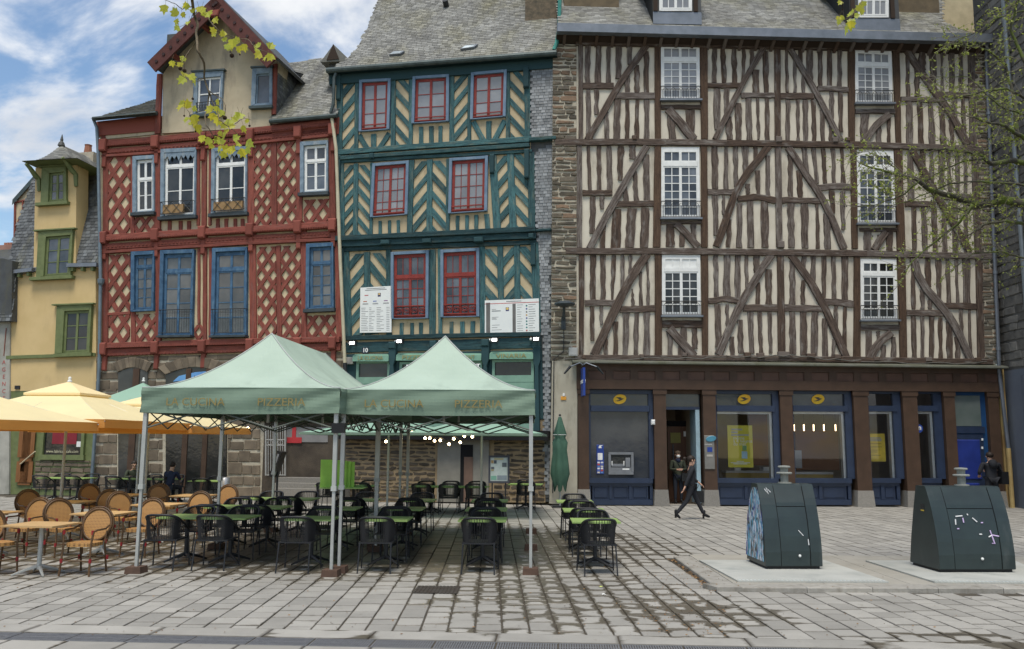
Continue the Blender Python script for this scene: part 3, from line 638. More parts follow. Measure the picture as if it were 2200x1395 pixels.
def bay(xa, xb, npan, tg, mg, top=846, transom=872):
    b = link('shop_window', None, PO); m = MB()
    def br(x0, y0, x1, y1, yf=.04, yb=.2): m.prism(rectp(x0, y0, x1, y1), yf, yb, .012)
    br(xa, 838, xb, top); br(xa, top, xa + 5, 1030); br(xb - 7, top, xb, 1030)
    br(xa + 5, transom, xb - 7, 884, .0); br(xa, 1028, xb, 1038, -.03); br(xa, 1074, xb, 1085, .0); br(xa, 1038, xb, 1044, .04)
    br(xa, 1044, xa + 6, 1074); br(xb - 6, 1044, xb, 1074)
    w = (xb - xa - 12) / npan
    for k in range(npan):
        if k: br(xa + 6 + w * k - 3, 1044, xa + 6 + w * k + 3, 1074)
        MB().prism(rectp(xa + 6 + w * k + 3.4, 1044.5, xa + 6 + w * (k + 1) - 3.4, 1073.5), .09, .12).build('panel', P['navy'], b)
        MB().prism(rectp(xa + 6 + w * k + 7, 1048, xa + 6 + w * (k + 1) - 7, 1070), .072, .09, .012).build('raised_field', P['navy'], b)
    m.build('frame', P['navy'], b)
    MB().prism(rectp(xa + 5, top, xb - 7, transom), .13, .145).build('transom_pane', tg, b)
    MB().prism(rectp(xa + 5, 884, xb - 7, 1028), .135, .145).build('pane', mg, b)
    if mg is clear: MB().prism(rectp(xa + 6, 884.5, xb - 8, 889), .16, .34).prism(rectp(xb - 12.5, 889, xb - 8, 1028), .16, .34).build('reveal', P['white'], b)
    return b
atmglass = GLASS('atm back panel', (.022, .028, .04), col2=(.05, .055, .062), var=.1, rough=.12)
B1 = bay(1264, 1403, 3, frost, atmglass)
B3 = bay(1535, 1673, 2, frost, clear); B4 = bay(1699, 1830, 2, frost, clear)
B5 = bay(1861, 1935, 2, clear, clear); B6 = bay(1966, 2023, 1, clear, clear)
# yellow oval bird signs on the transoms
yel = M('logo yellow', (.80, .52, .03), .5, (.78, .36, .03), 2); blk = M('logo navy', (.02, .025, .06), .5)
for x in (1331.5, 1598.5, 1757):
    c = FP.loc(x, 858, .12); o = link('oval_sign', None, PO)
    ax = .215; bx = .155; rot = math.radians(14)
    pts = []
    for k in range(28):
        a = 2 * pi * k / 28; u, v = ax * math.cos(a), bx * math.sin(a); pts.append((c.x + u * math.cos(rot) - v * math.sin(rot), c.z + u * math.sin(rot) + v * math.cos(rot)))
    MB().prism(pts, .10, .125).build('disc', yel, o)
    for poly in ([(-.13, .065), (.06, .065), (.02, .04), (.17, .015), (-.02, .0), (-.06, .02), (-.10, .045)][:7], [(-.02, -.01), (.13, .01), (.02, -.05), (-.07, -.075), (-.17, -.065), (-.04, -.04)]):
        MB().prism([(c.x + x_ * .92, c.z + z_ * .92) for x_, z_ in poly], .094, .1).build('bird', blk, o)
# cash machine and card sticker board
am = link('cash_machine', None, PO); grey = M('cash machine grey', (.20, .21, .225), .45, metal=.2); dgrey = M('cash machine dark', (.03, .032, .036), .35)
def ap(name, x0, y0, x1, y1, yf, yb, mat, par=am, ch=.006): return slab(name, x0, y0, x1, y1, yf, yb, mat, par, ch)
for r_ in ((1308, 972, 1362, 977), (1308, 1014, 1362, 1020), (1308, 977, 1313, 1014), (1357, 977, 1362, 1014)): ap('bezel', *r_, .06, .13, grey)
ap('recess', 1313, 977, 1357, 1014, .115, .13, dgrey); ap('screen', 1316, 981, 1342, 997, .10, .114, P['glassdark'])
ap('screen_frame', 1315, 997, 1343, 1003, .09, .114, grey); ap('card_slot', 1345, 984, 1355, 1004, .09, .114, grey)
ap('key_shelf', 1313, 1005, 1357, 1014, .07, .114, grey); ap('cash_slot', 1338, 1007, 1353, 1010, .065, .07, P['white'])
for k in range(4):
    for x in (1314.5, 1340): ap('key', x, 991 + 2.5 * k, x + 2.6, 992.6 + 2.5 * k, .085, .1, P['white'], ch=.002)
sb = link('card_sign_board', None, PO); bl = M('sign blue', (.02, .055, .28), .5)
ap('board', 1283, 956, 1298, 1019, .11, .133, bl, sb); ap('notice', 1285, 974, 1295.5, 989, .105, .11, P['white'], sb)
MB().prism([(lambda v: (v.x, v.z))(FP.loc(x, y, .1)) for x, y in ((1286, 963), (1293, 963), (1291, 959), (1296, 957), (1288, 957), (1286.5, 960))], .104, .11).build('bird', P['white'], sb)
cols = [(.75, .75, .75), (.5, .08, .05), (.12, .25, .5), (.7, .7, .72), (.1, .15, .4), (.65, .6, .5)]
for i in range(2):
    for j in range(6):
        ap('card_logo', 1284.5 + 7 * i, 992.5 + 4.3 * j, 1289.8 + 7 * i, 995.8 + 4.3 * j, .106, .11, M('card', cols[(i * 3 + j) % 6], .5), sb, .001)
slab('camera_dome', 1398, 902, 1406, 913, -.14, .0, 'white', None, .03)
# entrance with wooden inner door and open glass leaf
en = link('entrance', None, PO)
slab('transom_frame', 1429, 838, 1508, 846, .1, .25, 'shopbrown', en); slab('transom_pane', 1429, 846, 1506, 874, .19, .2, frost, en)
slab('blue_head', 1429, 874, 1505, 880, .1, .24, 'navy', en); slab('glass_leaf_edge', 1500, 880, 1504, 1082, .1, .9, M('pale glass edge', (.30, .42, .48), .2), en)
def inroom(name, x0, y0, x1, y1, yf, yb, mat, par): # sized at the depth where it stands
    a, b = FP.loc(x0, y1, yf), FP.loc(x1, y0, yf); return MB().box(a.x, b.x, yf, yb, max(a.z, .02), b.z).build(name, mat, par)
doorwood = M('brown door wood', (.13, .058, .028), .5, (.10, .042, .02), 3, stretch=(6, 1, .6))
inroom('inner_frame', 1430, 905, 1505, 916, 1.55, 1.68, P['dark'], en)
inroom('inner_door', 1437, 917, 1482, 1083, 1.6, 1.65, doorwood, en)
inroom('door_poster', 1441, 930, 1462, 952, 1.57, 1.6, M('faded poster', (.30, .27, .07), .6), en); inroom('door_note', 1469, 927, 1477, 938, 1.58, 1.6, P['white'], en)
hp = FP.loc(1446, 955, 1.52); MB().tube([(hp.x, 1.52, hp.z), (hp.x, 1.52, .5)], .02, 6).build('pull_handle', P['zinc'], en)
a, b = po(1430, 1083), po(1507, 1083); MB().box(a[0], b[0], -.1, .5, .0, .035).build('threshold', P['granite'], en)
# letter plate on the pillar
lp = link('letter_plate', None, PO); lg = M('plate grey', (.20, .195, .18), .5, metal=.2)
slab('plate', 1512.5, 936, 1532, 1008, -.135, -.1, lg, lp)
c = FP.loc(1528, 943, -.16); MB().prism([(c.x + .17 * math.cos(2 * pi * k / 20) * math.cos(.2) - .095 * math.sin(2 * pi * k / 20) * math.sin(.2), c.z + .17 * math.cos(2 * pi * k / 20) * math.sin(.2) + .095 * math.sin(2 * pi * k / 20) * math.cos(.2)) for k in range(20)], -.165, -.135, .01).build('oval', M('pale blue oval', (.07, .24, .34), .4), lp)
text('lettering', 'LA POSTE', .055, P['white'], lp, tuple(FP.loc(1522, 955.5, -.14)))
slab('blue_plate', 1517.5, 961, 1528, 971, -.142, -.135, bl, lp, .002); slab('slot', 1516, 977, 1529, 981, -.142, -.135, M('slot pale', (.42, .40, .36), .5), lp, .002)
# blue door at the right
bd = link('door', None, PO); slab('frame', 2046, 838, 2117, 1085, .06, .12, M('mid blue paint', (.014, .06, .16), .45), bd)
slab('head_pane', 2055, 850, 2106, 916, .03, .06, GLASS('greenish frosted pane', (.09, .115, .105), col2=(.13, .15, .14), var=.1), bd)
slab('rail', 2047, 917, 2116, 931, .0, .06, 'navy', bd)
royal = M('royal blue paint', (.018, .036, .21), .45); slab('leaf', 2052, 933, 2113, 1085, .02, .06, 'navy', bd); slab('leaf_panel', 2061, 945, 2105, 1030, -.005, .02, royal, bd, .02)
slab('low_panel', 2061, 1038, 2105, 1075, -.005, .02, royal, bd, .02)
for y in (942, 960): slab('lock', 2109, y, 2112, y + 5, -.01, .02, 'white', bd, .003)
MB().ball(FP.loc(2048.5, 966, .04), .03).build('knob', P['white'], bd)
# posters hung in the windows
pg = M('poster lime', (.58, .52, .04), .5, (.62, .56, .06), 2); pt = thing('poster', 'lime yellow poster with a baby bottle hanging in post office window', 'poster', FP.O, FP.a)
slab('sheet', 1570, 914, 1621.5, 1005, .28, .30, pg, pt, .001)
cpt = FP.loc(1576, 941, .27); wt = M('poster white', (.75, .78, .74), .6)
for k, t in enumerate(('même', 'à 4 heures', 'du mat’')): text('lettering', t, .15, wt, pt, tuple(FP.loc(1575, 941.5 + 6.4 * k, .275)), align='LEFT')
mg_ = M('poster mauve', (.42, .42, .40), .6)
for k, t in enumerate((24, 14, 38)): slab('mauve_line', 1576, 921 + 6 * k, 1576 + t, 924.5 + 6 * k, .277, .28, mg_, pt, .001)
slab('bottle', 1599, 970, 1611, 986, .272, .28, M('bottle blue', (.40, .62, .80), .4), pt, .01); slab('bottle_cap', 1600, 957, 1610, 969.5, .272, .28, M('bottle green', (.22, .42, .20), .4), pt, .02)
for y, w in ((992, 16), (995, 42), (997.5, 30)): slab('small_print', 1596 - w / 2, y - .7, 1596 + w / 2, y + .7, .277, .28, wt, pt, .0005)
pt2 = thing('poster', 'plain yellow notice taped inside the narrow shop window', 'poster', FP.O, FP.a)
slab('sheet', 1861.5, 932, 1907, 992, .22, .235, M('notice yellow', (.85, .64, .07), .5), pt2, .001)
for k, (y, w, x) in enumerate(((940, 32, 1867), (943, 34, 1867), (946, 33, 1867), (953, 30, 1870), (960, 31, 1870), (967, 22, 1870), (971, 22, 1870), (978, 24, 1875))):
    slab('print_line', x, y, x + w, y + (2 if k < 3 else 1), .217, .22, mg_ if k < 3 else M('ochre print', (.42, .28, .05), .6), pt2, .0004)
mc = thing('round_sticker', 'round blue m sticker on narrow post office window', 'sticker', FP.O, FP.a); c = FP.loc(1974, 921, .12)
MB().prism([(c.x + .14 * math.cos(2 * pi * k / 20), c.z + .14 * math.sin(2 * pi * k / 20)) for k in range(20)], .124, .13).build('disc', bl, mc)
text('letter', 'm', .22, P['white'], mc, (c.x, .12, c.z + .03), bold=.008)
# room behind the shop windows
rm = link('interior', None, PO); X0, X1 = po(1536, 900)[0], po(2022, 900)[0]; xa_ = po(1430, 900)[0] - .3
wl = M('room wall', (.36, .30, .22), .8, (.27, .22, .16), 1); orw = M('orange wall', (.30, .125, .045), .8, (.22, .09, .035), .8); wcol = M('white ceiling', (.5, .49, .46), .9)
MB().box(xa_, xr - .3, 5.2, 5.3, 0, 4.6).build('room_wall', wl, rm); MB().box(xa_, xr - .3, .36, 5.2, -.02, .02).build('room_floor', M('room floor', (.16, .13, .10), .6), rm)
MB().box(xa_, xr - .3, .36, 5.2, 4.3, 4.4).build('room_ceiling', wcol, rm); MB().box(xa_, xa_ + .1, .36, 5.2, .02, 4.3).build('side_wall', wl, rm)
MB().box(X0 - .6, X0 - .5, .36, 3.2, .02, 4.3).build('partition', wl, rm)
inroom('orange_panel', 1612, 870, 1680, 1000, 2.4, 2.5, orw, rm); inroom('orange_panel', 1712, 925, 1800, 1010, 3.4, 3.5, orw, rm)
cw = M('counter white', (.6, .58, .54), .5); cy = M('counter ochre', (.45, .30, .06), .5)
for x0_, x1_, y_, yy in ((1560, 1668, 1012, 1.4), (1702, 1790, 1015, 1.3)):
    inroom('counter_top', x0_, y_, x1_, y_ + 4, yy, yy + .6, cw, rm); inroom('counter_front', x0_, y_ + 4, x1_, 1034, yy + .03, yy + .5, cy, rm)
inroom('printer', 1640, 1004, 1664, 1012, 1.5, 1.9, P['white'], rm); inroom('box', 1578, 1005, 1592, 1012, 1.5, 1.9, P['white'], rm); inroom('screen', 1702, 968, 1722, 1006, 1.3, 1.34, P['glassgrey'], rm)
lampm = EMIT('pendant glow', (1.0, .72, .42), 3.5)
for k, x in enumerate((1706, 1727, 1748, 1770, 1795)):
    t = thing('pendant_lamp', 'small lit pendant lamp inside post office, number %s from left' % ('one', 'two', 'three', 'four', 'five')[k], 'lamp', FP.world((FP.loc(x, 919, 2.2).x, 2.2, FP.loc(x, 926, 2.2).z)), FP.a, 'pendant lamps inside the post office')
    MB().cyl((0, 0, .3), (0, 0, 4.3 - t.location.z), .008, n=5).build('cord', P['iron'], t); MB().cyl((0, 0, 0), (0, 0, .22), .022, n=8).build('bulb', lampm, t)
# hanging blue sign, wall lamp, small boxes on the pier
hs_ = thing('hanging_sign', 'narrow blue sign hanging edge-on from bracket at post office corner', 'sign', FP.O, FP.a); xs_ = FP.loc(1253, 820, -.55).x
za, zb = FP.loc(1253, 791, -.55).z, FP.loc(1253, 851, -.55).z
MB().box(xs_ - .035, xs_ + .035, -.85, -.16, zb, za).build('panel', bl, hs_); MB().cyl((xs_, -.9, za + .1), (xs_, -.05, za + .1), .025, n=6).build('bracket', P['zinc'], hs_)
MB().tube([(xs_ - .45, -.7, za + .02), (xs_ - .1, -.5, za + .17), (xs_, -.5, za + .1)], .02, 6).tube([(xs_ + .45, -.7, za + .02), (xs_ + .1, -.5, za + .17), (xs_, -.5, za + .1)], .02, 6).build('lamp_arm', P['zinc'], hs_)
for s in (-1, 1): MB().tube([(xs_ + s * .42, -.7, za + .04), (xs_ + s * .62, -.72, za - .2)], [.05, .03], 6).build('spot_lamp', P['iron'], hs_)
for s in (-1, 1):
    o = text('lettering', 'LA POSTE', .17, P['white'], hs_, (xs_ + s * .038, -.5, (za + zb) / 2), s * pi / 2); o.rotation_euler = (0, pi / 2 * s, s * pi / 2) if False else (0, 0, s * pi / 2)
def on_front(name, label, cat, fr): return thing(name, label, cat, fr.O, fr.a)
wlamp = on_front('street_lamp', 'flat grey oval street lamp on rubble pier between teal and brown houses', 'lamp', FP); c = FP.loc(1213, 655, -.55)
MB().lathe([(.30, -.03), (.34, .0), (.33, .04), (.2, .09), (.05, .10)], (c.x, -.6, c.z), 18).build('head', M('lamp grey', (.05, .065, .075), .5), wlamp)
MB().tube([(c.x, -.6, c.z + .02), (c.x, -.35, c.z - .05), (c.x, -.1, c.z - .45)], [.05, .05, .05], 7).box(c.x - .07, c.x + .07, -.13, -.05, c.z - .75, c.z - .35).build('arm', M('lamp arm grey', (.05, .06, .065), .5), wlamp)
mb = MB(); A = FP.loc(1211, 700, -.12); mb.tube([(A.x, -.12, A.z), (A.x, -.12, FP.loc(1211, 755, -.12).z), (FP.loc(1190, 775, -.12).x, -.12, FP.loc(1190, 772, -.12).z), (FP.loc(1187, 900, -.12).x, -.12, FP.loc(1187, 1060, -.12).z)], .015, 5).build('cable', P['iron'], wlamp)
jb = on_front('junction_box', 'pale grey junction box at foot of rubble pier', 'box', FP); slab('box', 1221, 748, 1240, 766, -.17, -.05, M('box grey', (.42, .42, .40), .6), jb); slab('lid', 1223, 750, 1238, 764, -.178, -.17, M('lid grey', (.47, .47, .45), .6), jb)
yb = on_front('gas_box', 'small orange tag and white box on plaster pier above closed parasol', 'box', FP); slab('white_box', 1208.5, 846, 1213, 852, -.1, -.06, 'white', yb); slab('orange_tag', 1204.5, 852.5, 1216, 860, -.09, -.06, M('orange tag', (.65, .30, .04), .6), yb)
dp = on_front('drain_pipe', 'long grey drainpipe at right end of brown half-timbered house', 'pipe', FP)
g0 = FP.loc(2118, 112, -.2); g1 = FP.loc(2147, 800, -.2); MB().tube([(g0.x - .1, -.5, g0.z + .25), (g0.x, -.2, g0.z - .3), (g1.x, -.2, g1.z), (g1.x + .12, -.2, 1.9)], .06, 8).build('pipe', M('pipe grey', (.15, .165, .19), .5, metal=.3), dp)
for t in (.2, .45, .7, .93): c = Vector((g0.x, -.2, g0.z)).lerp(Vector((g1.x, -.2, g1.z)), t); MB().cyl((c.x, c.y, c.z - .05), (c.x, c.y, c.z + .05), .075, n=8).build('collar', P['zinc'], dp)
yp = M('yellow downpipe', (.48, .36, .15), .7, (.36, .25, .10), 2, dirt=(.16, .07, .03)); MB().cyl((g1.x + .12, -.2, 0), (g1.x + .12, -.2, 1.9), .07, n=8).build('lower_pipe', yp, dp)
a, b = po(2140, 790), po(2150, 1080); MB().box(a[0] + .02, a[0] + .22, -.05, .3, 0, a[1]).build('yellow_strip', yp, dp)

# ---------------------------------------------------------------- dark stone house on the right, its flank towards the square
cw_ = FP.world((po(2150, 900)[0] + .34, .3, 0)); FE = Frame((cw_.x, cw_.y, 0), -math.radians(91))
DH = thing('dark_stone_house', 'dark coursed stone flank wall with blue-grey ground floor at right edge', 'building', FE.O, FE.a)
def fe(px, py): v = FE.loc(px, py); return v.x, v.z
MB().prism([(-.2, 4.4), (9, 4.4), (9, 18.5), (-.2, 18.5)], .0, .5).build('wall', P['darkmortar'], DH)
MB().box(-.2, 9, .5, 9, 0, 18.5).build('rear_body', P['darkmortar'], DH)
stone_field(DH, [(-.2, 4.5), (4.4, 4.5), (4.4, 17.2), (-.2, 17.2)], 0, rng, (.24, .38), (.4, .85), [P['darkstone']], .014, .045)
MB().prism([(-.2, 0), (9, 0), (9, 4.42), (-.2, 4.42)], -.05, .5).build('painted_base', M('blue grey paint', (.135, .155, .19), .8, (.115, .13, .165), 1.5), DH)
MB().prism([(1.2, 0), (1.35, 0), (1.35, 4.2), (1.2, 4.2)], -.09, -.05).build('pilaster', M('blue grey trim', (.115, .13, .16), .8), DH)
MB().raw([(-.4, -.3, 18.5), (9.2, -.3, 18.5), (9.2, 9.2, 18.5), (-.4, 9.2, 18.5), (4.4, 4.4, 23)], [(0, 1, 4), (1, 2, 4), (2, 3, 4), (3, 0, 4), (0, 3, 2, 1)]).build('roof', P['slate'], DH)
d0 = FE.loc(2186, 300); MB().cyl((d0.x, -.12, 4.6), (d0.x, -.12, 17), .07, n=8).build('downpipe', M('pale pipe', (.20, .23, .25), .5, metal=.3), DH)
for k, (px, py, w, h, m, lab) in enumerate(((2176, 1083, .5, .85, P['black'], 'thin dark folded sign standing at foot of blue-grey wall'), (2192, 1086, .55, 1.0, M('green bin', (.015, .04, .038), .5), 'dark green litter box at right edge beside blue-grey wall'))):
    g = ground(px, py); t = thing(('folded_sign', 'litter_box')[k], lab, ('sign', 'bin')[k], (g.x, g.y, 0), -.1)
    MB().box(-w * (.16 if k == 0 else .4), w * (.16 if k == 0 else .5), -.2, .25, .04, h).build('body', m, t); MB().box(-w * (.2 if k == 0 else .45), w * (.2 if k == 0 else .55), -.23, .28, h, h + .05).build('lid', m, t); MB().box(-.07, .07, -.15, .2, 0, .04).build('foot', P['black'], t)
# ---------------------------------------------------------------- the square: paving, drain, kerbed island
jd = Vector((-.0227, 1, 0)).normalized(); jp = Vector((jd.y, -jd.x, 0))          # along and across the joints
def pv():
    m, n, l, b = newmat('granite paving'); tcn = n.new('ShaderNodeTexCoord'); v = tcn.outputs['Object']
    at = n.new('ShaderNodeAttribute'); at.attribute_name = 'rnd'; oi = n.new('ShaderNodeObjectInfo')
    c = mixc(n, l, rampn(n, l, noisen(n, l, v, 2.2, 5), [(.3, 0.0), (.7, 1.0)]), (.345, .33, .295), (.272, .26, .232))
    c = mixc(n, l, rampn(n, l, noisen(n, l, v, 60, 3, .7), [(.42, 0.0), (.75, .5)]), c, (.24, .235, .22))
    c = mixc(n, l, rampn(n, l, noisen(n, l, v, 9, 6, .7), [(.62, 0.0), (.72, .8)]), c, (.15, .13, .10))
    hs = n.new('ShaderNodeHueSaturation'); l.new(mathn(n, l, 'ADD', mathn(n, l, 'MULTIPLY', at.outputs['Fac'], .30), .82), hs.inputs['Value']); l.new(c, hs.inputs['Color'])
    uv0 = n.new('ShaderNodeSeparateXYZ'); l.new(tcn.outputs['UV'], uv0.inputs[0])
    def edg(o): return mathn(n, l, 'MINIMUM', o, mathn(n, l, 'SUBTRACT', 1.0, o))
    dirt_ = rampn(n, l, mathn(n, l, 'ADD', mathn(n, l, 'MINIMUM', edg(uv0.outputs[0]), edg(uv0.outputs[1])), mathn(n, l, 'MULTIPLY', noisen(n, l, v, 14, 3), .05)), [(.032, 1.0), (.06, 0.0)])
    hsc = mixc(n, l, mathn(n, l, 'MULTIPLY', dirt_, .58), hs.outputs[0], (.075, .065, .052))
    # wetness: water round the joints; under the tents it also stands in for shade
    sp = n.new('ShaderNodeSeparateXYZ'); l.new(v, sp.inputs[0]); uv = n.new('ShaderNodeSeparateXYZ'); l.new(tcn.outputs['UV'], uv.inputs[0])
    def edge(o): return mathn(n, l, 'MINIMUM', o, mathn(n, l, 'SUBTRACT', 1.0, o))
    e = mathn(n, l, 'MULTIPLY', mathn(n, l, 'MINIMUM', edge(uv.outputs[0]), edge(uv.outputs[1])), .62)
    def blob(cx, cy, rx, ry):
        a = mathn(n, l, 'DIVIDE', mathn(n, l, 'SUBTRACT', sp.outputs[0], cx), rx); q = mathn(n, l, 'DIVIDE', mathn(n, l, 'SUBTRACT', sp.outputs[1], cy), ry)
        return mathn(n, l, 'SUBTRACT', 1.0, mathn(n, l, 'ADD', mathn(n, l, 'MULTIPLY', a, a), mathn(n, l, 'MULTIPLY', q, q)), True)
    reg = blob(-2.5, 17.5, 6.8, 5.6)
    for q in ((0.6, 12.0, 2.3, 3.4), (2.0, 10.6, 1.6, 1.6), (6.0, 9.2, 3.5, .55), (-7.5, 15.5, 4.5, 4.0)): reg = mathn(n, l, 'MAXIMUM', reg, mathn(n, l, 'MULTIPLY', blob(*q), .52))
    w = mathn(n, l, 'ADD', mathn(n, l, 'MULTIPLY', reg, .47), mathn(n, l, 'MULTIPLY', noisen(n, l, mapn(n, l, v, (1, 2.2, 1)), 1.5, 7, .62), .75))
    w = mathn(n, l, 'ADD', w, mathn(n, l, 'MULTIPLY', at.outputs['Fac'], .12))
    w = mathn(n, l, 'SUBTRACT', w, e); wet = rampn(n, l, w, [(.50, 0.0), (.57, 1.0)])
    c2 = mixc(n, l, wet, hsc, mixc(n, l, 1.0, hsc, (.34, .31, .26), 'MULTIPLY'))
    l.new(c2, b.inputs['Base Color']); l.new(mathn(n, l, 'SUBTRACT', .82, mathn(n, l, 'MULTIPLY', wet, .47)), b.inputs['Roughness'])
    bumpn(n, l, noisen(n, l, v, 90, 3, .7), .25, .006, b); b.inputs['Specular IOR Level'].default_value = .4
    return m
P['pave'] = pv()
P['joint'] = M('joint dirt', (.085, .072, .054), .95, (.055, .047, .035), 6)
gr = tag(link('ground', None), kind='structure')
MB().face([(-260, -60, -.012), (260, -60, -.012), (260, 420, -.012), (-260, 420, -.012)]).build('bedding', P['joint'], gr)
A0, A1 = ground(0, 1340), ground(1140, 1362); bd_ = (A1 - A0).normalized(); bn = Vector((-bd_.y, bd_.x, 0))          # the border line and its normal into the square
o0 = ground(1020, 1359); cw0 = (ground(1079.5, 1359) - o0).dot(jp)
KL0, KL1, KF = ground(1447, 1203), ground(1541, 1272), ground(2200, 1274)
rg = random.Random(3); near = []; far = MB()
def in_island(p):
    if p.y > KL0.y - .02: return False
    t = (p.y - KL1.y) / (KL0.y - KL1.y); xk = lerp(KL1.x, KL0.x, t); yf = KL1.y
    return p.y > yf + .0 and p.x > xk + .02
for ci in range(-92, 90):
    a = ci * cw0; b = -3.0
    while b < 24.5:
        ln = rg.choice((.28, .34, .38, .42, .5)) if b < 4 else rg.choice((.36, .45, .55, .65))
        c = [o0 + jp * (a + u) + jd * (b + v) for u, v in ((.008, .011), (cw0 - .008, .011), (cw0 - .008, ln - .011), (.008, ln - .011))]
        mid = (c[0] + c[2]) / 2; b += ln
        if mid.y > 30.5 or abs(mid.x) > 20.5: continue
        if abs(mid.x) > .62 * mid.y + 3.4: continue
        poly = [(p.x, p.y) for p in c]; a2 = A0 + bn * .012; poly = clip(poly, (a2.x, a2.y), (a2.x + bd_.x, a2.y + bd_.y))
        if len(poly) < 3 or in_island(mid): continue
        near.append((mid.y, poly, c, rg.uniform(-.004, .004), rg.random()))
near.sort(key=lambda t: t[0] + (50 if abs((t[2][0].x + t[2][2].x) / 2) > .6 * t[0] else 0))
def slab_mesh(mb, poly, c, dz, r):
    mb.cur = .02 + r; n = len(poly); cx, cy = sum(p[0] for p in poly) / n, sum(p[1] for p in poly) / n; ch = .007
    du, dv_ = (c[1] - c[0]), (c[3] - c[0]); U, V = du.length, dv_.length; du.normalize(); dv_.normalize()
    def uv(x, y): q = Vector((x, y, 0)) - c[0]; return (q.dot(du) / U, q.dot(dv_) / V)
    inn = [(x + (cx - x) * min(.4, ch / max(.02, abs(cx - x) + abs(cy - y)) * 1.6), y + (cy - y) * min(.4, ch / max(.02, abs(cx - x) + abs(cy - y)) * 1.6)) for x, y in poly]
    mb.face([(x, y, dz) for x, y in inn], [uv(*p) for p in inn])
    for k in range(n):
        j = (k + 1) % n; mb.face([(*poly[k], dz - ch), (*poly[j], dz - ch), (*inn[j], dz), (*inn[k], dz)], [uv(*poly[k]), uv(*poly[j]), uv(*inn[j]), uv(*inn[k])])
        if n < 9: mb.face([(*poly[k], -.03), (*poly[j], -.03), (*poly[j], dz - ch), (*poly[k], dz - ch)])
for k, (yy, poly, c, dz, r) in enumerate(near):
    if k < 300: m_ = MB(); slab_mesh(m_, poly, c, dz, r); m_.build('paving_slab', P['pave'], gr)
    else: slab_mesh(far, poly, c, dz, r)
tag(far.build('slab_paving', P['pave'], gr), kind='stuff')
# long border slabs, drain channel, outer paving
def band(name, d0, d1, ln, mat, zt, x0=-12.5, x1=14, gap=.008):
    s = x0
    while s < x1:
        l_ = ln * (rg.uniform(.85, 1.15) if name != 'drain_grate' else 1); q = [A0 + bd_ * (s + u) + bn * v for u, v in ((gap, d0 + gap), (l_ - gap, d0 + gap), (l_ - gap, d1 - gap), (gap, d1 - gap))]
        s += l_; mid = (q[0] + q[2]) / 2
        if abs(mid.x) > .62 * mid.y + 3.4: continue
        mb = MB(); 
        if name == 'drain_grate':
            u, v = (q[1] - q[0]), (q[3] - q[0])
            for t in range(24):
                c = [q[0] + u * (t + .12) / 24, q[0] + u * (t + .72) / 24, q[3] + u * (t + .72) / 24, q[3] + u * (t + .12) / 24]
                mb.raw([(p.x, p.y, zt) for p in c] + [(p.x, p.y, zt - .02) for p in c], [(0, 1, 2, 3), (4, 5, 1, 0), (5, 6, 2, 1), (6, 7, 3, 2), (7, 4, 0, 3)])
            for vv in (0.0, .46, .94):
                c = [q[0] + v * vv, q[1] + v * vv, q[1] + v * (vv + .06), q[0] + v * (vv + .06)]; mb.raw([(p.x, p.y, zt + .001) for p in c], [(0, 1, 2, 3)])
            mb.build(name, mat, gr)
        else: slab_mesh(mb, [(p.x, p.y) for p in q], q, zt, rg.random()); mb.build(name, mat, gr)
wB = -(ground(0, 1357.5) - A0).dot(bn); wD = -(ground(0, 1374) - A0).dot(bn)
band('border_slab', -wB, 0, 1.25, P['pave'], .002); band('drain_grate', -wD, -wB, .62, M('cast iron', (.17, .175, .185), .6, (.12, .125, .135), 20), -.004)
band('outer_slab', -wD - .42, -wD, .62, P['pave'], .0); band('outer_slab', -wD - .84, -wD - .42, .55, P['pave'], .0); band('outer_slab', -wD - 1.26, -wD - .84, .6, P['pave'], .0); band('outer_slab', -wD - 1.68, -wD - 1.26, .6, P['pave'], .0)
# square drain cover let into the paving
g = [ground(x, y) for x, y in ((885, 1275), (983, 1277), (990, 1261), (898, 1260))]; mb = MB()
for t in range(12):
    q = [g[0].lerp(g[1], (t + .1) / 12), g[0].lerp(g[1], (t + .7) / 12), g[3].lerp(g[2], (t + .7) / 12), g[3].lerp(g[2], (t + .1) / 12)]; mb.raw([(p.x, p.y, .012) for p in q] + [(p.x, p.y, 0) for p in q], [(0, 1, 2, 3), (4, 5, 1, 0), (5, 6, 2, 1), (6, 7, 3, 2), (7, 4, 0, 3)])
q = g; mb.raw([(p.x, p.y, .007) for p in q], [(0, 1, 2, 3)])
tag(mb.build('drain_cover', M('rusty cover', (.055, .05, .042), .8, (.04, .03, .022), 8)), 'wet square drain grate let into paving in front of right tent', 'drain')
# island
isl = tag(link('kerb_island', None), kind='structure'); kz = .062
def kb(name, p, q, w, z, mat, inset=.0):
    d = (q - p).normalized(); nn_ = Vector((-d.y, d.x, 0)); s = 0; L_ = (q - p).length; k = 0
    while s < L_ - .05:
        l_ = min(.9 if name == 'kerb_stone' else 1.0, L_ - s); c = [p + d * (s + .004), p + d * (s + l_ - .004), p + d * (s + l_ - .004) + nn_ * w, p + d * (s + .004) + nn_ * w]
        m_ = MB(); m_.cur = rg.random(); ch = .012; ii = [c[0] + nn_ * ch, c[1] + nn_ * ch, c[2], c[3]]
        m_.raw([(v.x, v.y, z) for v in ii] + [(v.x, v.y, z - ch) for v in c] + [(v.x, v.y, -.03) for v in c], [(0, 1, 2, 3), (4, 5, 1, 0), (5, 6, 2, 1), (7, 4, 0, 3), (8, 9, 5, 4), (9, 10, 6, 5), (11, 8, 4, 7)]); m_.build(name, mat, isl); s += l_
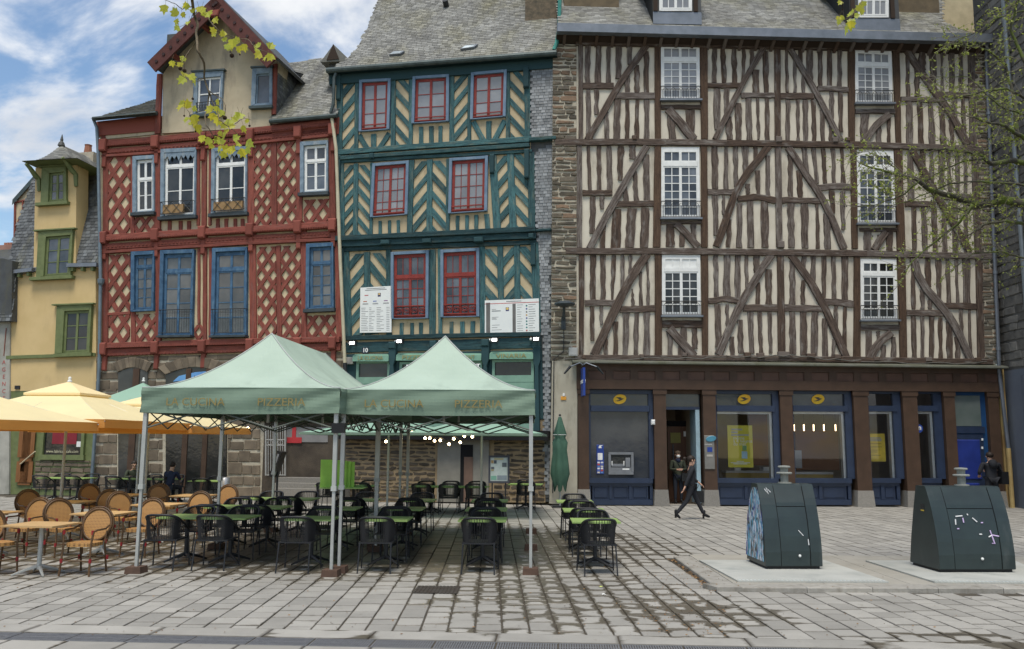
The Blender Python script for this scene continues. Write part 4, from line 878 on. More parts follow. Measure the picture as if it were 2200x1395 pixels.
P['kerb'] = M('kerb granite', (.33, .315, .28), .85, (.26, .245, .215), 12, frand=.1, dirt=(.14, .12, .09), dsc=2, bump=.3, bsc=60)
kfe = Vector((9.5, KL1.y + (KF.y - KL1.y) / (KF.x - KL1.x) * (9.5 - KL1.x), 0))
kb('kerb_stone', KL1 + (kfe - KL1).normalized() * .33, kfe, .3, kz, P['kerb']); kb('kerb_stone', KL0, KL1, .3, kz, P['kerb'])
i0 = KL1 + Vector((.05, .32, 0)); i1 = KL0 + Vector((.31, 0, 0)); yb_ = KL0.y + .25
conc = M('island concrete', (.34, .32, .275), .9, (.28, .265, .225), 2, bump=.3, bsc=60); ys = [lerp(KL1.y + .3, yb_, t / 3) for t in range(4)]
for j in range(3):
    x = lerp(KL1.x, KL0.x, (ys[j] - KL1.y) / (KL0.y - KL1.y)) + .31
    xe = lerp(KL1.x, KL0.x, (ys[j + 1] - KL1.y) / (KL0.y - KL1.y)) + .31
    xs = [None, 4.4, 5.6, 6.55, 7.6, 9.5]
    for t in range(5):
        a_, e_ = (x, xe) if t == 0 else (xs[t], xs[t])
        if xs[t + 1] - a_ < .1: continue
        MB().raw([(a_ + .004, ys[j] + .004, kz - .002), (xs[t + 1] - .004, ys[j] + .004, kz - .002), (xs[t + 1] - .004, ys[j + 1] - .004, kz - .002), (e_ + .004, ys[j + 1] - .004, kz - .002)] + [(a_, ys[j], -.03), (xs[t + 1], ys[j], -.03), (xs[t + 1], ys[j + 1], -.03), (e_, ys[j + 1], -.03)], [(0, 1, 2, 3), (4, 5, 1, 0), (5, 6, 2, 1), (6, 7, 3, 2), (7, 4, 0, 3)]).build('island_slab', conc, isl)
steel = M('galvanised plate', (.44, .445, .41), .65, (.36, .365, .335), 1.2, metal=.0, spec=.3, dirt=(.27, .285, .265), dsc=1.2, bump=.25, bsc=70)
for pts, lab in ((((1502, 1206), (1585, 1251), (1910, 1253), (1770, 1206)), 'pale metal base plate under the narrow waste container'), (((1860, 1207), (2008, 1253), (2290, 1256), (2180, 1207)), 'pale metal base plate under the wide waste container')):
    q = [ground(x, y, kz) for x, y in pts]; t = tag(MB().raw([(v.x, v.y, kz + .022) for v in q] + [(v.x, v.y, kz) for v in q], [(3, 2, 1, 0)[::-1], (4, 5, 1, 0), (5, 6, 2, 1), (6, 7, 3, 2), (7, 4, 0, 3)]).build('base_plate', steel), lab, 'plate')
    d = (q[2] - q[1]).normalized(); mb = MB(); k = .02
    while k < (q[2] - q[1]).length - .05:
        p = q[1] + d * k; mb.box(p.x, p.x + .03, p.y + .01, p.y + .06, kz + .022, kz + .028); k += .055
    mb.build('tread_edge', M('bright tread', (.62, .66, .64), .4, metal=.3), t)
# waste containers
coat = M('dark green coat', (.022, .036, .036), .38, (.016, .026, .027), 3, spec=.45, dirt=(.05, .06, .06), dsc=2.2, dlo=.58, dhi=.8); seam = M('seam', (.004, .004, .004), .9)
graf = None
def container(name, label, px_l, px_r, py, hgt, dep, graffiti, stick):
    g0, g1 = ground(px_l, py, kz + .03), ground(px_r, py, kz + .03); w = g1.x - g0.x; g = (g0 + g1) / 2; t = thing(name, label, 'waste container', (g.x, g.y, kz + .024), math.atan2(g1.y - g0.y, g1.x - g0.x), 'underground waste containers')
    prof = [(0, .04), (.0, .25), (.03, .5), (.085, .75), (.165, 1.0), (.25, 1.18), (.29, hgt - .01), (.31, hgt), (.55, hgt), (.57, hgt - .01), (dep - .2, .9), (dep - .08, .45), (dep, .04)]
    x = w / 2; mb = MB(); n = len(prof)
    inn = [(lerp(y, .42, .05) if z > .1 else y, z) for y, z in prof]
    mb.raw([(-x, y, z) for y, z in prof] + [(x, y, z) for y, z in prof], [tuple(range(n - 1, -1, -1)), tuple(range(n, 2 * n))] + [(k, k + 1, n + k + 1, n + k) for k in range(n - 1)]); mb.build('body', coat, t)
    MB().box(-x + .03, x - .03, .03, dep - .03, 0, .045).build('base', P['black'], t)
    # front facing strips and door following the curved front
    def fp(z):
        for k in range(n - 1):
            (y0, z0), (y1, z1) = prof[k], prof[k + 1]
            if z0 <= z <= z1 and z1 > z0: return lerp(y0, y1, (z - z0) / (z1 - z0))
        return .26
    def sheet(nm, xa, xb, za, zb, pr, mat):
        m_ = MB(); N_ = 12; lo = []; 
        for k in range(N_ + 1):
            z = lerp(za, zb, k / N_); y = fp(z) - pr; lo += [(xa, y, z), (xb, y, z), (xa, y + pr + .005, z), (xb, y + pr + .005, z)]
        fs = []
        for k in range(N_):
            a = 4 * k; b = a + 4; fs += [(a, a + 1, b + 1, b), (a + 2, a, b, b + 2), (a + 1, a + 3, b + 3, b + 1)]
        fs += [(0, 2, 3, 1), (4 * N_, 4 * N_ + 1, 4 * N_ + 3, 4 * N_ + 2)]; m_.raw(lo, fs); return m_.build(nm, mat, t)
    sheet('seam', -x + .02, x - .02, .05, hgt - .04, .004, seam); s = .27 if w < 1 else .2; zt = hgt - .012; zd = .93
    sheet('side_strip', -x, -x + w * s, .05, zt, .016, coat); sheet('side_strip', x - w * (.2 if w < 1 else .17), x, .05, zt, .016, coat)
    xa, xb = -x + w * s + .012, x - w * (.2 if w < 1 else .17) - .012
    sheet('hatch', xa, xb, zd + .012, zt, .010, coat); sheet('door', xa, xb, .05, zd, .010, coat)
    MB().ball(((xa + xb) / 2 + .06, fp(.2) - .02, .2), .022).build('lock', P['white'], t)
    pl = link('intake_post', None, t); pc = (.05 if w < 1 else .08, .42, hgt); cm = M('concrete grey post', (.25, .26, .235), .8, (.19, .20, .18), 8)
    MB().lathe([(.11, 0), (.11, .02), (.062, .025), (.062, .15)], pc, 14).build('stem', cm, pl); MB().lathe([(.12, .15), (.125, .165), (.115, .18), (.06, .185), (.065, .25)], pc, 14).build('collar', cm, pl); MB().lathe([(.095, .25), (.1, .262), (.09, .28), (.02, .286)], pc, 14).build('cap', cm, pl)
    return t, x, fp, w
t1, x_, fp1, w1 = container('waste_container', 'narrower dark waste container with graffiti on its left flank', 1645, 1767, 1222, 1.28, .92, True, False)
gm, n, l, b = newmat('graffiti'); tcn = n.new('ShaderNodeTexCoord'); v = mapn(n, l, tcn.outputs['Object'], (1, 3.2, 1)); nzv = noisen(n, l, v, 2.6, 4, .6, 1.4)
c = mixc(n, l, rampn(n, l, nzv, [(.47, 0.0), (.50, 1.0)]), (.02, .03, .03), (.10, .36, .52)); c = mixc(n, l, rampn(n, l, noisen(n, l, mapn(n, l, tcn.outputs['Object'], (1, 6, 1.2)), 3.0, 3, .5, 2.0), [(.52, 0.0), (.55, 1.0)]), c, (.75, .78, .85))
c = mixc(n, l, rampn(n, l, noisen(n, l, v, 5, 3, .6, 1.0), [(.58, 0.0), (.6, 1.0)]), c, (.05, .05, .30)); l.new(c, b.inputs['Base Color']); b.inputs['Roughness'].default_value = .45
pr_ = [(.06, .1), (.05, .6), (.12, .9), (.26, 1.22), (.5, 1.22), (.62, 1.1), (.8, .8), (.92, .4), (.95, .1)]
MB().raw([(-x_ - .004, y, z) for y, z in pr_], [tuple(range(len(pr_) - 1, -1, -1))]).build('graffiti', gm, t1)
def dab(t, fp, pts, r, mat):
    MB().tube([(x, fp(z) - .018, z) for x, z in pts], r, 5).build('paint_mark', mat, t)
wm = M('white marks', (.72, .72, .72), .5); pm = M('mauve marks', (.62, .48, .75), .5)
dab(t1, fp1, [(-x_ + .10, 1.2), (-x_ + .15, 1.12), (-x_ + .13, 1.22), (-x_ + .19, 1.15)], .008, wm); dab(t1, fp1, [(.1, .58), (.17, .5)], .006, wm); dab(t1, fp1, [(.24, .45), (.245, .36)], .008, wm)
t2, x2_, fp2, w2 = container('waste_container', 'wider dark waste container with mauve paint splashes near right edge', 2018, 2182, 1229, 1.27, .88, False, True)
for pts, m_ in (([(-.25, .78), (-.26, .70)], wm), ([(-.24, .82), (-.13, .83)], wm), ([(-.13, .80), (-.13, .73)], pm), ([(-.25, .64), (-.22, .64)], pm), ([(.02, .80), (.08, .74)], wm), ([(.14, .73), (.17, .73)], pm), ([(.08, .56), (.12, .56)], wm), ([(.26, .62), (.27, .55), (.38, .53)], pm), ([(.27, .55), (.30, .42), (.26, .43)], pm), ([(.22, .52), (.28, .55)], wm), ([(-.05, .86), (-.04, .84)], wm)): dab(t2, fp2, pts, .010, m_)
MB().box(-x2_ - .004, -x2_ - .002, .34, .44, .88, .99).build('sticker', M('sticker black', (.03, .03, .03), .5), t2); MB().box(-x2_ - .006, -x2_ - .004, .34, .44, .88, .90).build('sticker_edge', M('sticker yellow', (.7, .5, .05), .5), t2)
MB().raw([(KL1.x - .005, KL1.y - .002, kz - .001), (KL1.x + .34, KL1.y - .001, kz - .001), (KL1.x + .34, KL1.y + .36, kz - .001), (KL1.x - .13, KL1.y + .32, kz - .001), (KL1.x - .005, KL1.y - .002, -.03), (KL1.x + .34, KL1.y - .001, -.03), (KL1.x - .13, KL1.y + .32, -.03)], [(0, 1, 2, 3), (4, 5, 1, 0), (6, 4, 0, 3)]).build('kerb_corner', P['kerb'], isl)
# ---------------------------------------------------------------- teal half-timbered house
rng = random.Random(21)
def fw(px, py, y=0.0): v = FW.loc(px, py, y); return (v.x, v.z)
MW = 29.2 / F
TH = thing('teal_timber_house', 'leaning teal and ochre half-timbered house with red casements and tall slate roof', 'building', FW.O, FW.a)
MB().prism([fw(1136, 122), fw(1195, 117), fw(1180, 1078), fw(1160, 1078)], -.012, .5).build('flank_wall', P['slate'], TH)
MB().prism([fw(718, 158), fw(1150, 120), fw(1166, 1076), fw(742, 1070)], 0, .5).build('infill_wall', P['ochre'], TH)
xa, xb = fw(725, 500)[0], fw(1188, 500)[0]; MB().box(xa + .25, xb, .5, 8, 0, fw(900, 150)[1]).build('rear_body', P['ochre'], TH)
D1, D2 = Crop(680, 0, 3.4875), Crop(700, 280, 2.683)
def tb(c, pts, w, d=.05, mat='teal', name='timber', jit=.008, n=4, par=None, y=0.0, w1=None): strip([fw(*c(x, y_)) for x, y_ in pts], w / c.k * MW, d, jit=jit, n=n, y=y, w1=None if w1 is None else w1 / c.k * MW).build(name, P[mat], par or TH)
def chevron(c, q, up, nst, wid, mat='teal', par=None, dd=.04, off=0.0, frame=None):
    """slanting timbers filling a panel q (tl, tr, br, bl in crop px); up=1: rising to the right"""
    cell = [frame(*c(*p)) for p in q]; xs = [p[0] for p in cell]; zs = [p[1] for p in cell]
    w = max(xs) - min(xs); h = max(zs) - min(zs); st = h / nst; sl = w * 1.22
    for k in range(-2, nst + 3):
        z = min(zs) + (k + off) * st + R.uniform(-.02, .02); th = st * wid * R.uniform(.9, 1.1)
        za, zb = (z, z + sl) if up else (z + sl, z)
        poly = [(min(xs) - .01, za), (max(xs) + .01, zb), (max(xs) + .01, zb + th), (min(xs) - .01, za + th)]
        poly = clip_to(poly, cell)
        if len(poly) < 3: continue
        ar = abs(sum(poly[i - 1][0] * poly[i][1] - poly[i][0] * poly[i - 1][1] for i in range(len(poly)))) / 2
        if ar < .004: continue
        mb = MB(); n = len(poly); a_ = sum(poly[i - 1][0] * poly[i][1] - poly[i][0] * poly[i - 1][1] for i in range(n))
        if a_ < 0: poly = poly[::-1]
        mb.prism(poly, -dd - R.uniform(0, .006), .01, .008)
        dr = Vector((w, sl if up else -sl)).normalized(); o_ = R.random() * 40
        mb.uv = [(o_ + Vector((mb.v[i][0], mb.v[i][2])).dot(dr), o_ + Vector((mb.v[i][0], mb.v[i][2])).dot(Vector((dr.y, -dr.x)))) for f in mb.f for i in f]
        mb.build('brace', P[mat], par)
for c, q, up, n, wd in [
    (D1, [(200,620),(294,612),(288,1125),(198,1135)], 1, 4, .48), (D1, [(598,600),(697,592),(697,1105),(595,1112)], 0, 4, .46), (D1, [(1032,572),(1137,566),(1135,1070),(1028,1082)], 1, 4, .46), (D1, [(1450,535),(1556,528),(1565,1040),(1455,1048)], 0, 4, .46),
    (D2, [(108,205),(162,202),(160,612),(110,616)], 1, 5, .5), (D2, [(188,204),(258,200),(250,606),(180,612)], 0, 5, .48), (D2, [(510,182),(586,180),(584,598),(502,600)], 1, 4, .46), (D2, [(616,180),(699,176),(695,592),(610,596)], 0, 4, .46), (D2, [(980,152),(1046,148),(1065,574),(1000,578)], 1, 4, .48), (D2, [(1082,142),(1160,138),(1172,568),(1098,572)], 0, 4, .48),
    (D2, [(128,716),(220,712),(228,1180),(140,1185)], 1, 4, .5), (D2, [(256,712),(348,708),(352,1172),(262,1176)], 0, 4, .5), (D2, [(914,688),(990,684),(1000,1168),(925,1172)], 0, 4, .5), (D2, [(1020,682),(1086,676),(1092,1166),(1028,1168)], 1, 4, .5), (D2, [(1116,674),(1188,668),(1200,1160),(1126,1164)], 0, 4, .5)]:
    chevron(c, q, up, n, wd, par=TH, frame=fw)
# posts
for c, x0, y0, x1, y1, w in [
    (D1,180,590,172,1140,50),(D1,308,605,300,1130,34),(D1,580,590,576,1112,38),(D1,710,560,708,1105,32),(D1,1018,540,1014,1090,36),(D1,1150,550,1146,1078,30),(D1,1436,520,1436,1050,32),(D1,1578,500,1585,1050,44),
    (D2,92,180,98,620,30),(D2,176,195,172,612,30),(D2,268,190,262,610,20),(D2,496,175,484,605,34),(D2,601,172,598,602,34),(D2,708,168,704,598,22),(D2,962,150,990,590,44),(D2,1064,140,1082,576,40),(D2,1184,130,1190,572,40),
    (D2,116,690,132,1195,44),(D2,238,705,244,1180,38),(D2,364,690,366,1185,32),(D2,618,690,616,1188,38),(D2,658,685,662,1184,22),(D2,902,670,908,1180,32),(D2,1006,668,1014,1170,34),(D2,1102,664,1110,1166,34),(D2,1206,650,1220,1170,44)]:
    tb(c, [(x0, y0), (x1, y1)], w, .062 + R.uniform(0, .006), name='post', n=5)
# studs and braces below the windows
for c, sts in [(D1, [((320,1015),(385,1122),40),((430,1008),(430,1122),42),((548,1000),(470,1120),40),((785,955),(785,1098),34),((862,950),(862,1096),36),((930,948),(930,1092),32),((1175,915),(1258,1065),40),((1292,912),(1292,1064),42),((1412,905),(1330,1060),40)]),
               (D2, [((314,525),(314,608),20),((368,522),(368,606),20),((420,520),(420,605),20),((760,495),(760,595),22),((815,492),(815,592),22),((868,490),(868,590),24),((928,485),(935,585),30),((438,1112),(438,1186),22),((498,1112),(498,1186),20),((550,1110),(550,1184),22),((725,1105),(725,1182),22),((788,1104),(788,1180),26),((848,1102),(848,1178),26)])]:
    for a, b, w in sts: tb(c, [a, b], w, .045, n=3)
# floor beams and mouldings
for c, pts, w, d, m in [(D1, [(150,598),(1600,500)], 46, .10, 'tealdark'), (D1, [(145,1150),(700,1108),(1610,1050)], 42, .12, 'teal'), (D1, [(160,1195),(700,1158),(1600,1095)], 30, .16, 'teal'),
                        (D2, [(75,185),(1190,122)], 20, .09, 'teal'), (D2, [(70,632),(1215,578)], 30, .26, 'tealdark'), (D2, [(80,662),(1215,612)], 36, .18, 'tealdark'), (D2, [(85,690),(1215,648)], 26, .10, 'tealdark'), (D2, [(110,1200),(1240,1176)], 26, .14, 'tealdark'), (D2, [(110,1255),(1245,1225)], 60, .07, 'tealdark')]:
    tb(c, pts, w, d, m, 'beam', .006, 8)
for c, x, y, w, h, d in [(D1,175,660,36,200,.16),(D1,1575,590,42,160,.18),(D1,425,1180,34,40,.22),(D2,82,250,24,200,.16),(D2,962,200,26,110,.16),(D2,1162,200,28,170,.2),(D2,356,655,50,26,.32),(D2,594,648,50,26,.32),(D2,890,640,52,30,.32),(D2,100,740,22,120,.14),(D2,1198,720,28,130,.16),(D2,1190,620,30,30,.3),(D2,396,1245,44,40,.3),(D2,630,1238,40,40,.3),(D2,928,1230,44,40,.3),(D2,1222,1250,40,120,.2)]:
    a, b = fw(*c(x - w / 2, y + h / 2)), fw(*c(x + w / 2, y - h / 2)); MB().prism([(a[0], a[1]), (b[0], a[1]), (b[0], b[1]), (a[0], b[1])], -d, 0, .03).build('corbel', P['tealdark'], TH)
def red_window(c, pts, rows, cols, transom, rail, glass):
    Q = cp(c, *pts); k = c.k
    cx = sum(p[0] for p in Q) / 4; cy = sum(p[1] for p in Q) / 4; inn = [(p[0] + (5.5 if p[0] < cx else -5.5), p[1] + (6.5 if p[1] < cy else -5)) for p in Q]
    w = sash_window(FW, TH, inn, rows=rows, cols=cols, transom=transom, sash='sashred', glass=glass, surround='framepale', sw=.10, sd=.13, frame_w=.05, bar_w=.02 if cols > 1 else .024, mid=.04, head=.03, y=-.005)
    QQ = quad_px(FW, inn, -.09); r = MB()
    if rail == 1:
        for v in (.86, .93): r.prism(QQ.rect(-.02, 1.02, v, v + .02), -.11, -.08)
    else:
        r.prism(QQ.rect(-.02, 1.02, .80, .815), -.12, -.08); r.prism(QQ.rect(-.02, 1.02, .945, .96), -.12, -.08)
        for k_ in range(4):
            for s in (0, 1):
                ctr = QQ.p((k_ + .5) / 4, .88); rr = .11 - .05 * s; r.tube([(ctr[0] + rr * math.cos(a * pi / 6), -.1, ctr[1] + .75 * rr * math.sin(a * pi / 6)) for a in range(12)], .012, 4, closed=True)
            for u in (k_ / 4,): a, b = QQ.p(u, .8), QQ.p(u, .95); r.tube([(a[0], -.1, a[1]), (b[0], -.1, b[1])], .012, 4)
    r.build('railing', P['sashred'], w)
for pts in ([(330,605),(562,595),(552,990),(325,1005)], [(728,580),(998,565),(995,930),(720,945)], [(1165,550),(1428,530),(1420,895),(1158,915)]): red_window(D1, pts, 3, 1, 0, 1, 'glassgrey')
for pts in ([(275,195),(483,180),(475,500),(262,515)], [(718,165),(937,152),(932,480),(712,493)]): red_window(D2, pts, 4, 2, 0, 1, 'glassgrey')
for pts in ([(382,705),(597,695),(595,1096),(382,1100)], [(668,692),(887,682),(887,1086),(668,1090)]): red_window(D2, pts, 4, 2, .34, 2, 'glass')
# slate-hung flank strip
eu = Vector((1, 0, 0)); ev = Vector((0, 0, 1))
for i, (q, y) in enumerate((([D1(1602, 445), D1(1800, 405), D1(1786, 1040), D1(1608, 1045)], -.06), ([D2(1200, 130), D2(1322, 75), D2(1304, 575), D2(1212, 580)], -.05), ([D2(1215, 590), D2(1300, 590), D2(1290, 1180), D2(1245, 1180)], -.04), ([D2(1250, 1180), D2(1296, 1180), (1180, 1070), (1172, 1070)], -.035))):
    pts = [FW.loc(p[0], p[1], y) for p in q]; slates('slate_cladding', TH, pts, Vector((pts[3].x, y, pts[3].z)), eu, ev, .15, .105, P['slatehung'], rng)
    MB().prism([(p.x, p.z) for p in pts], y + .003, .1).build('cladding_board', P['slate'], TH)
tb(D1, [(1600, 1058), (1800, 1045)], 26, .22, 'teal', 'beam'); tb(D2, [(1200, 585), (1302, 578)], 14, .2, 'tealdark', 'beam')
# gutter and roof
ga, gb = FW.loc(702, 152, -.35), FW.loc(1196, 114, -.35)
MB().tube([ga, ga.lerp(gb, .5), gb], .10, 10).build('gutter', P['gutter'], TH); MB().prism([(ga.x, ga.z - .42), (gb.x, gb.z - .42), (gb.x, gb.z - .05), (ga.x, ga.z - .05)], -.12, .2).build('eaves_board', P['tealdark'], TH)
MB().raw([(ga.x, -.32, ga.z - .06), (gb.x, -.32, gb.z - .06), (gb.x, .1, gb.z - .12), (ga.x, .1, ga.z - .12)], [(0, 1, 2, 3), (3, 2, 1, 0)]).build('soffit', P['tealdark'], TH)
def roof_plane(fr, A, B, ang):
    eu_ = (B - A).normalized(); ev_ = Vector((0, math.cos(ang), math.sin(ang))); ev_ = (ev_ - eu_ * ev_.dot(eu_)).normalized(); return A, eu_, ev_, eu_.cross(ev_).normalized()
A_, eu_, ev_, n_ = roof_plane(FW, ga + Vector((0, -.02, .06)), gb + Vector((0, -.02, .06)), math.radians(54))
pts = [FW.onp(px, py, A_, n_) for px, py in ((708, 150), (1196, 112), (1196, -190), (858, -190), (812, 0), (790, 60), (768, 103), (742, 130))]
slates('slate_roof', TH, pts, A_, eu_, ev_, .20, .125, P['slatelight'], rng)
pts2 = [pts[0], pts[7], pts[6], pts[5], pts[4], pts[3]]; bk = [Vector((p.x + .3, p.y + 3.2, p.z)) for p in pts2]
mb = MB()
for k in range(5): mb.face([pts2[k], pts2[k + 1], bk[k + 1], bk[k]])
mb.build('roof_flank', P['slate'], TH)
for px in ((837, 122, 870, 114), (990, 110, 1027, 100)):
    s = link('skylight', None, TH); q = [FW.onp(*p, A_, n_) for p in ((px[0], px[1]), (px[2] - 8, px[3] + 6), (px[2], px[3]), (px[0] + 10, px[1] - 7))]; m_ = n_ if n_.y < 0 else -n_
    MB().raw([v + m_ * .09 for v in q] + [v for v in q], [(0, 1, 2, 3), (4, 5, 1, 0), (5, 6, 2, 1), (6, 7, 3, 2), (7, 4, 0, 3)]).build('frame', P['zinc'], s)
    MB().face([lerp(q[0], v, .86) .lerp(q[2], .07) + m_ * .095 for v in q]).build('pane', GLASS('skylight pane', (.30, .33, .33), var=.1), s)
c = FW.onp(959, 14, A_, n_); MB().cyl(c - n_ * .25, c + n_ * .25, .11, n=12).build('roof_vent', P['iron'], TH)
cs = link('chimney', None, TH); a, b = FW.loc(1128, 62, 1.0), FW.loc(1196, 62, 1.0); MB().box(a.x, b.x, 1.0, 2.2, a.z - .6, a.z + 4).build('stack', M('mossy stone', (.16, .125, .085), .95, (.07, .062, .045), 5, bump=.7, bsc=12), cs); MB().box(a.x - .05, b.x + .05, .95, 2.25, a.z + 4, a.z + 4.2).build('cap', P['granite'], cs)
dnp = link('copper_pipe', None, TH); p0, p1 = FW.loc(1203, -20, .1), FW.loc(1190, 108, -.3); MB().tube([p0, FW.loc(1201, 60, .0), FW.loc(1196, 92, -.2), p1], .07, 7).build('pipe', M('verdigris', (.05, .24, .20), .7, (.03, .15, .13), 4), dnp)
# banners
def banner(label, q, seed, wide):
    t = thing('notice_banner', label, 'banner', FW.O, FW.a); pts = [fw(*p, -.12) for p in q]; Q = Quad(*pts); wm_ = M('banner white', (.72, .74, .72), .6, (.68, .70, .69), 3)
    MB().prism([pts[3], pts[2], pts[1], pts[0]], -.135, -.115).build('sheet', wm_, t); r_ = random.Random(seed)
    ink = M('banner ink', (.16, .16, .17), .7); gr_ = M('banner grey', (.14, .135, .13), .7); lo = MB()
    def ln(m_, u0, u1, v, h=.004): m_.prism(Q.rect(u0, u1, v - h, v + h), -.1375, -.135)
    if wide:
        g_ = MB(); ln(g_, .025, .10, .53, .46); g_.build('grey_column', gr_, t); g_ = MB(); ln(g_, .515, .575, .56, .43); g_.build('grey_column', gr_, t); r2 = MB(); ln(r2, .0, 1, .105, .009); r2.build('red_rule', M('banner red', (.5, .06, .06), .6), t)
        ln(lo, .40, .68, .055, .009)
        for k in range(12):
            v = .17 + .068 * k; ln(lo, .60, .60 + r_.uniform(.05, .12), v, .005); ln(lo, .81, .86 + r_.uniform(0, .1), v, .006)
        for v in (.27, .31, .33, .50, .53, .56, .73, .80, .87): ln(lo, .13, r_.uniform(.2, .32), v, .005)
        bl_ = MB(); ln(bl_, .39, .45, .28, .055); bl_.build('crest', M('crest navy', (.05, .05, .16), .6), t); c_ = Q.p(.42, .265); MB().prism([(c_[0] + .045 * math.cos(k * pi / 5), c_[1] + .045 * math.sin(k * pi / 5)) for k in range(10)], -.14, -.1375).build('crest_sun', M('crest yellow', (.7, .5, .15), .6), t)
        for k in range(9):
            c_ = Q.p(.775, .2 + .09 * k); MB().prism([(c_[0] + .03 * math.cos(a * pi / 4), c_[1] + .03 * math.sin(a * pi / 4)) for a in range(8)], -.138, -.135).build('small_logo', M('logo%d' % k, r_.choice([(.4, .1, .08), (.1, .12, .3), (.2, .2, .2), (.5, .3, .1), (.05, .2, .2)]), .6), t)
    else:
        ln(lo, .2, .8, .035, .006); ln(lo, .15, .85, .068, .006)
        for k in range(14):
            v = .46 + .038 * k
            for u0, u1 in ((.04, r_.uniform(.15, .27)), (.29, r_.uniform(.35, .5)), (.53, r_.uniform(.6, .78)), (.84, .94)): ln(lo, u0, u1, v, .0042)
        for u in (.08, .4, .74):
            for v in (.36, .378): ln(lo, u, u + .18, v, .004)
        bl_ = MB(); ln(bl_, .565, .66, .18, .04); bl_.build('crest', M('crest navy2', (.05, .05, .12), .6), t); c_ = Q.p(.61, .165); MB().prism([(c_[0] + .035 * math.cos(k * pi / 5), c_[1] + .035 * math.sin(k * pi / 5)) for k in range(10)], -.14, -.1375).build('crest_sun', M('crest yellow2', (.7, .5, .2), .6), t)
        for u, cl in ((.1, (.5, .15, .08)), (.41, (.1, .15, .45)), (.76, (.2, .06, .2)), (.14, (.5, .1, .1))):
            m_ = MB(); ln(m_, u, u + .12, .315 if u != .14 else .18, .009); m_.build('small_logo', M('logoc', cl, .6), t)
    lo.build('print', ink, t)
banner('tall white printed banner left of teal house windows', [D2(200, 908), D2(379, 898), D2(379, 1165), D2(197, 1168)], 4, False)
banner('wide white and grey printed banner right of teal house windows', [D2(917, 982), D2(1228, 970), D2(1230, 1168), D2(917, 1180)], 6, True)
# ground floor of the teal house: timber shopfront over a rubble base
E1 = Crop(700, 700, 3.93); mint = M('mint paint', (.20, .34, .26), .6, (.16, .28, .215), 4); mintd = M('mint awning cloth', (.16, .30, .225), .8, (.12, .235, .175), 3)
MB().prism([fw(742, 762), fw(1165, 752), fw(1168, 900), fw(742, 905)], -.06, 0).build('shop_backing', P['tealdark'], TH)
gold = M('faded gold letters', (.30, .26, .10), .7); lit = EMIT('white letters', (.85, .85, .83), .6)
for i, (x0, x1, yt, wy0, wy1) in enumerate(((268, 556, 246, 318, 446), (632, 1330, 240, 318, 440), (1412, 1764, 228, 305, 432))):
    w = link('shop_window', None, TH); a, b = fw(*E1(x0, wy1 + 22)), fw(*E1(x1, wy0 - 10)); f_ = MB(); gw = .09
    for bx in ((a[0], b[0], a[1] - .1, a[1] + .12), (a[0], b[0], b[1] - .05, b[1] + .03), (a[0], a[0] + gw, a[1] + .12, b[1] - .05), (b[0] - gw, b[0], a[1] + .12, b[1] - .05)): f_.box(bx[0], bx[1], -.16, -.06, bx[2], bx[3])
    f_.build('frame', mint, w); MB().box(a[0] + gw, b[0] - gw, -.09, -.062, a[1] + .12, b[1] - .05).build('pane', P['glassdark'], w)
    MB().box(a[0], b[0], -.15, -.06, 2.2, a[1] - .1).build('lower_panel', mint, w)
    for s_ in (((x0 - 12, x1),) if i != 1 else ((x0 - 12, 970), (985, x1))):
        aw = link('awning', None, TH); c0, c1 = fw(*E1(s_[0], yt)), fw(*E1(s_[1], yt)); zt, zb_ = c0[1], fw(*E1(s_[0], yt + 62))[1]; zt2, zb2 = c1[1], fw(*E1(s_[1], yt + 62))[1]
        MB().raw([(c0[0], -.07, zt + .02), (c1[0], -.07, zt2 + .02), (c1[0], -.30, zt2 - .06), (c0[0], -.30, zt - .06), (c1[0], -.33, zb2), (c0[0], -.33, zb_), (c1[0], -.07, zb2 + .05), (c0[0], -.07, zb_ + .05)], [(0, 3, 2, 1), (3, 5, 4, 2), (0, 7, 5, 3), (1, 2, 4, 6), (5, 7, 6, 4)]).build('cloth', mintd, aw)
        text('lettering', {0: 'LA CUCINA', 1: 'PIZZERIA', 2: 'VINARIA'}[i] if s_[0] < 900 or i == 2 else 'RESTAURANT', .2, gold, aw, ((c0[0] + c1[0]) / 2, -.335, (zt + zb_ + zt2 + zb2) / 4 - .02), wid=min(1.25, (c1[0] - c0[0]) * .7))
t_ = fw(*E1(1000, 348)); text('window_lettering', 'PIZZERIA RESTAURANT', .19, lit, TH, (t_[0], -.17, t_[1]), wid=fw(*E1(1305, 345))[0] - fw(*E1(686, 352))[0])
for x, y0, y1 in ((580, 180, 440), (915, 180, 440), (1360, 180, 470), (1790, 180, 900)):
    a, b = fw(*E1(x, y0)), fw(*E1(x, y1)); MB().prism([(a[0] - .13, a[1]), (a[0] + .13, a[1]), (a[0] + .13, a[1] - .45), (a[0] + .06, a[1] - .65), (a[0] + .1, b[1]), (a[0] - .1, b[1]), (a[0] - .06, a[1] - .65), (a[0] - .13, a[1] - .45)], -.26, -.06, .02).build('carved_post', P['tealdark'], TH)
np_ = link('number_plate', None, TH); c = fw(*E1(341, 211)); MB().box(c[0] - .11, c[0] + .11, -.09, -.075, c[1] - .1, c[1] + .1).build('plate', M('plate navy', (.015, .02, .04), .4), np_); text('numeral', '10', .2, P['white'], np_, (c[0], -.093, c[1]), bold=.006)
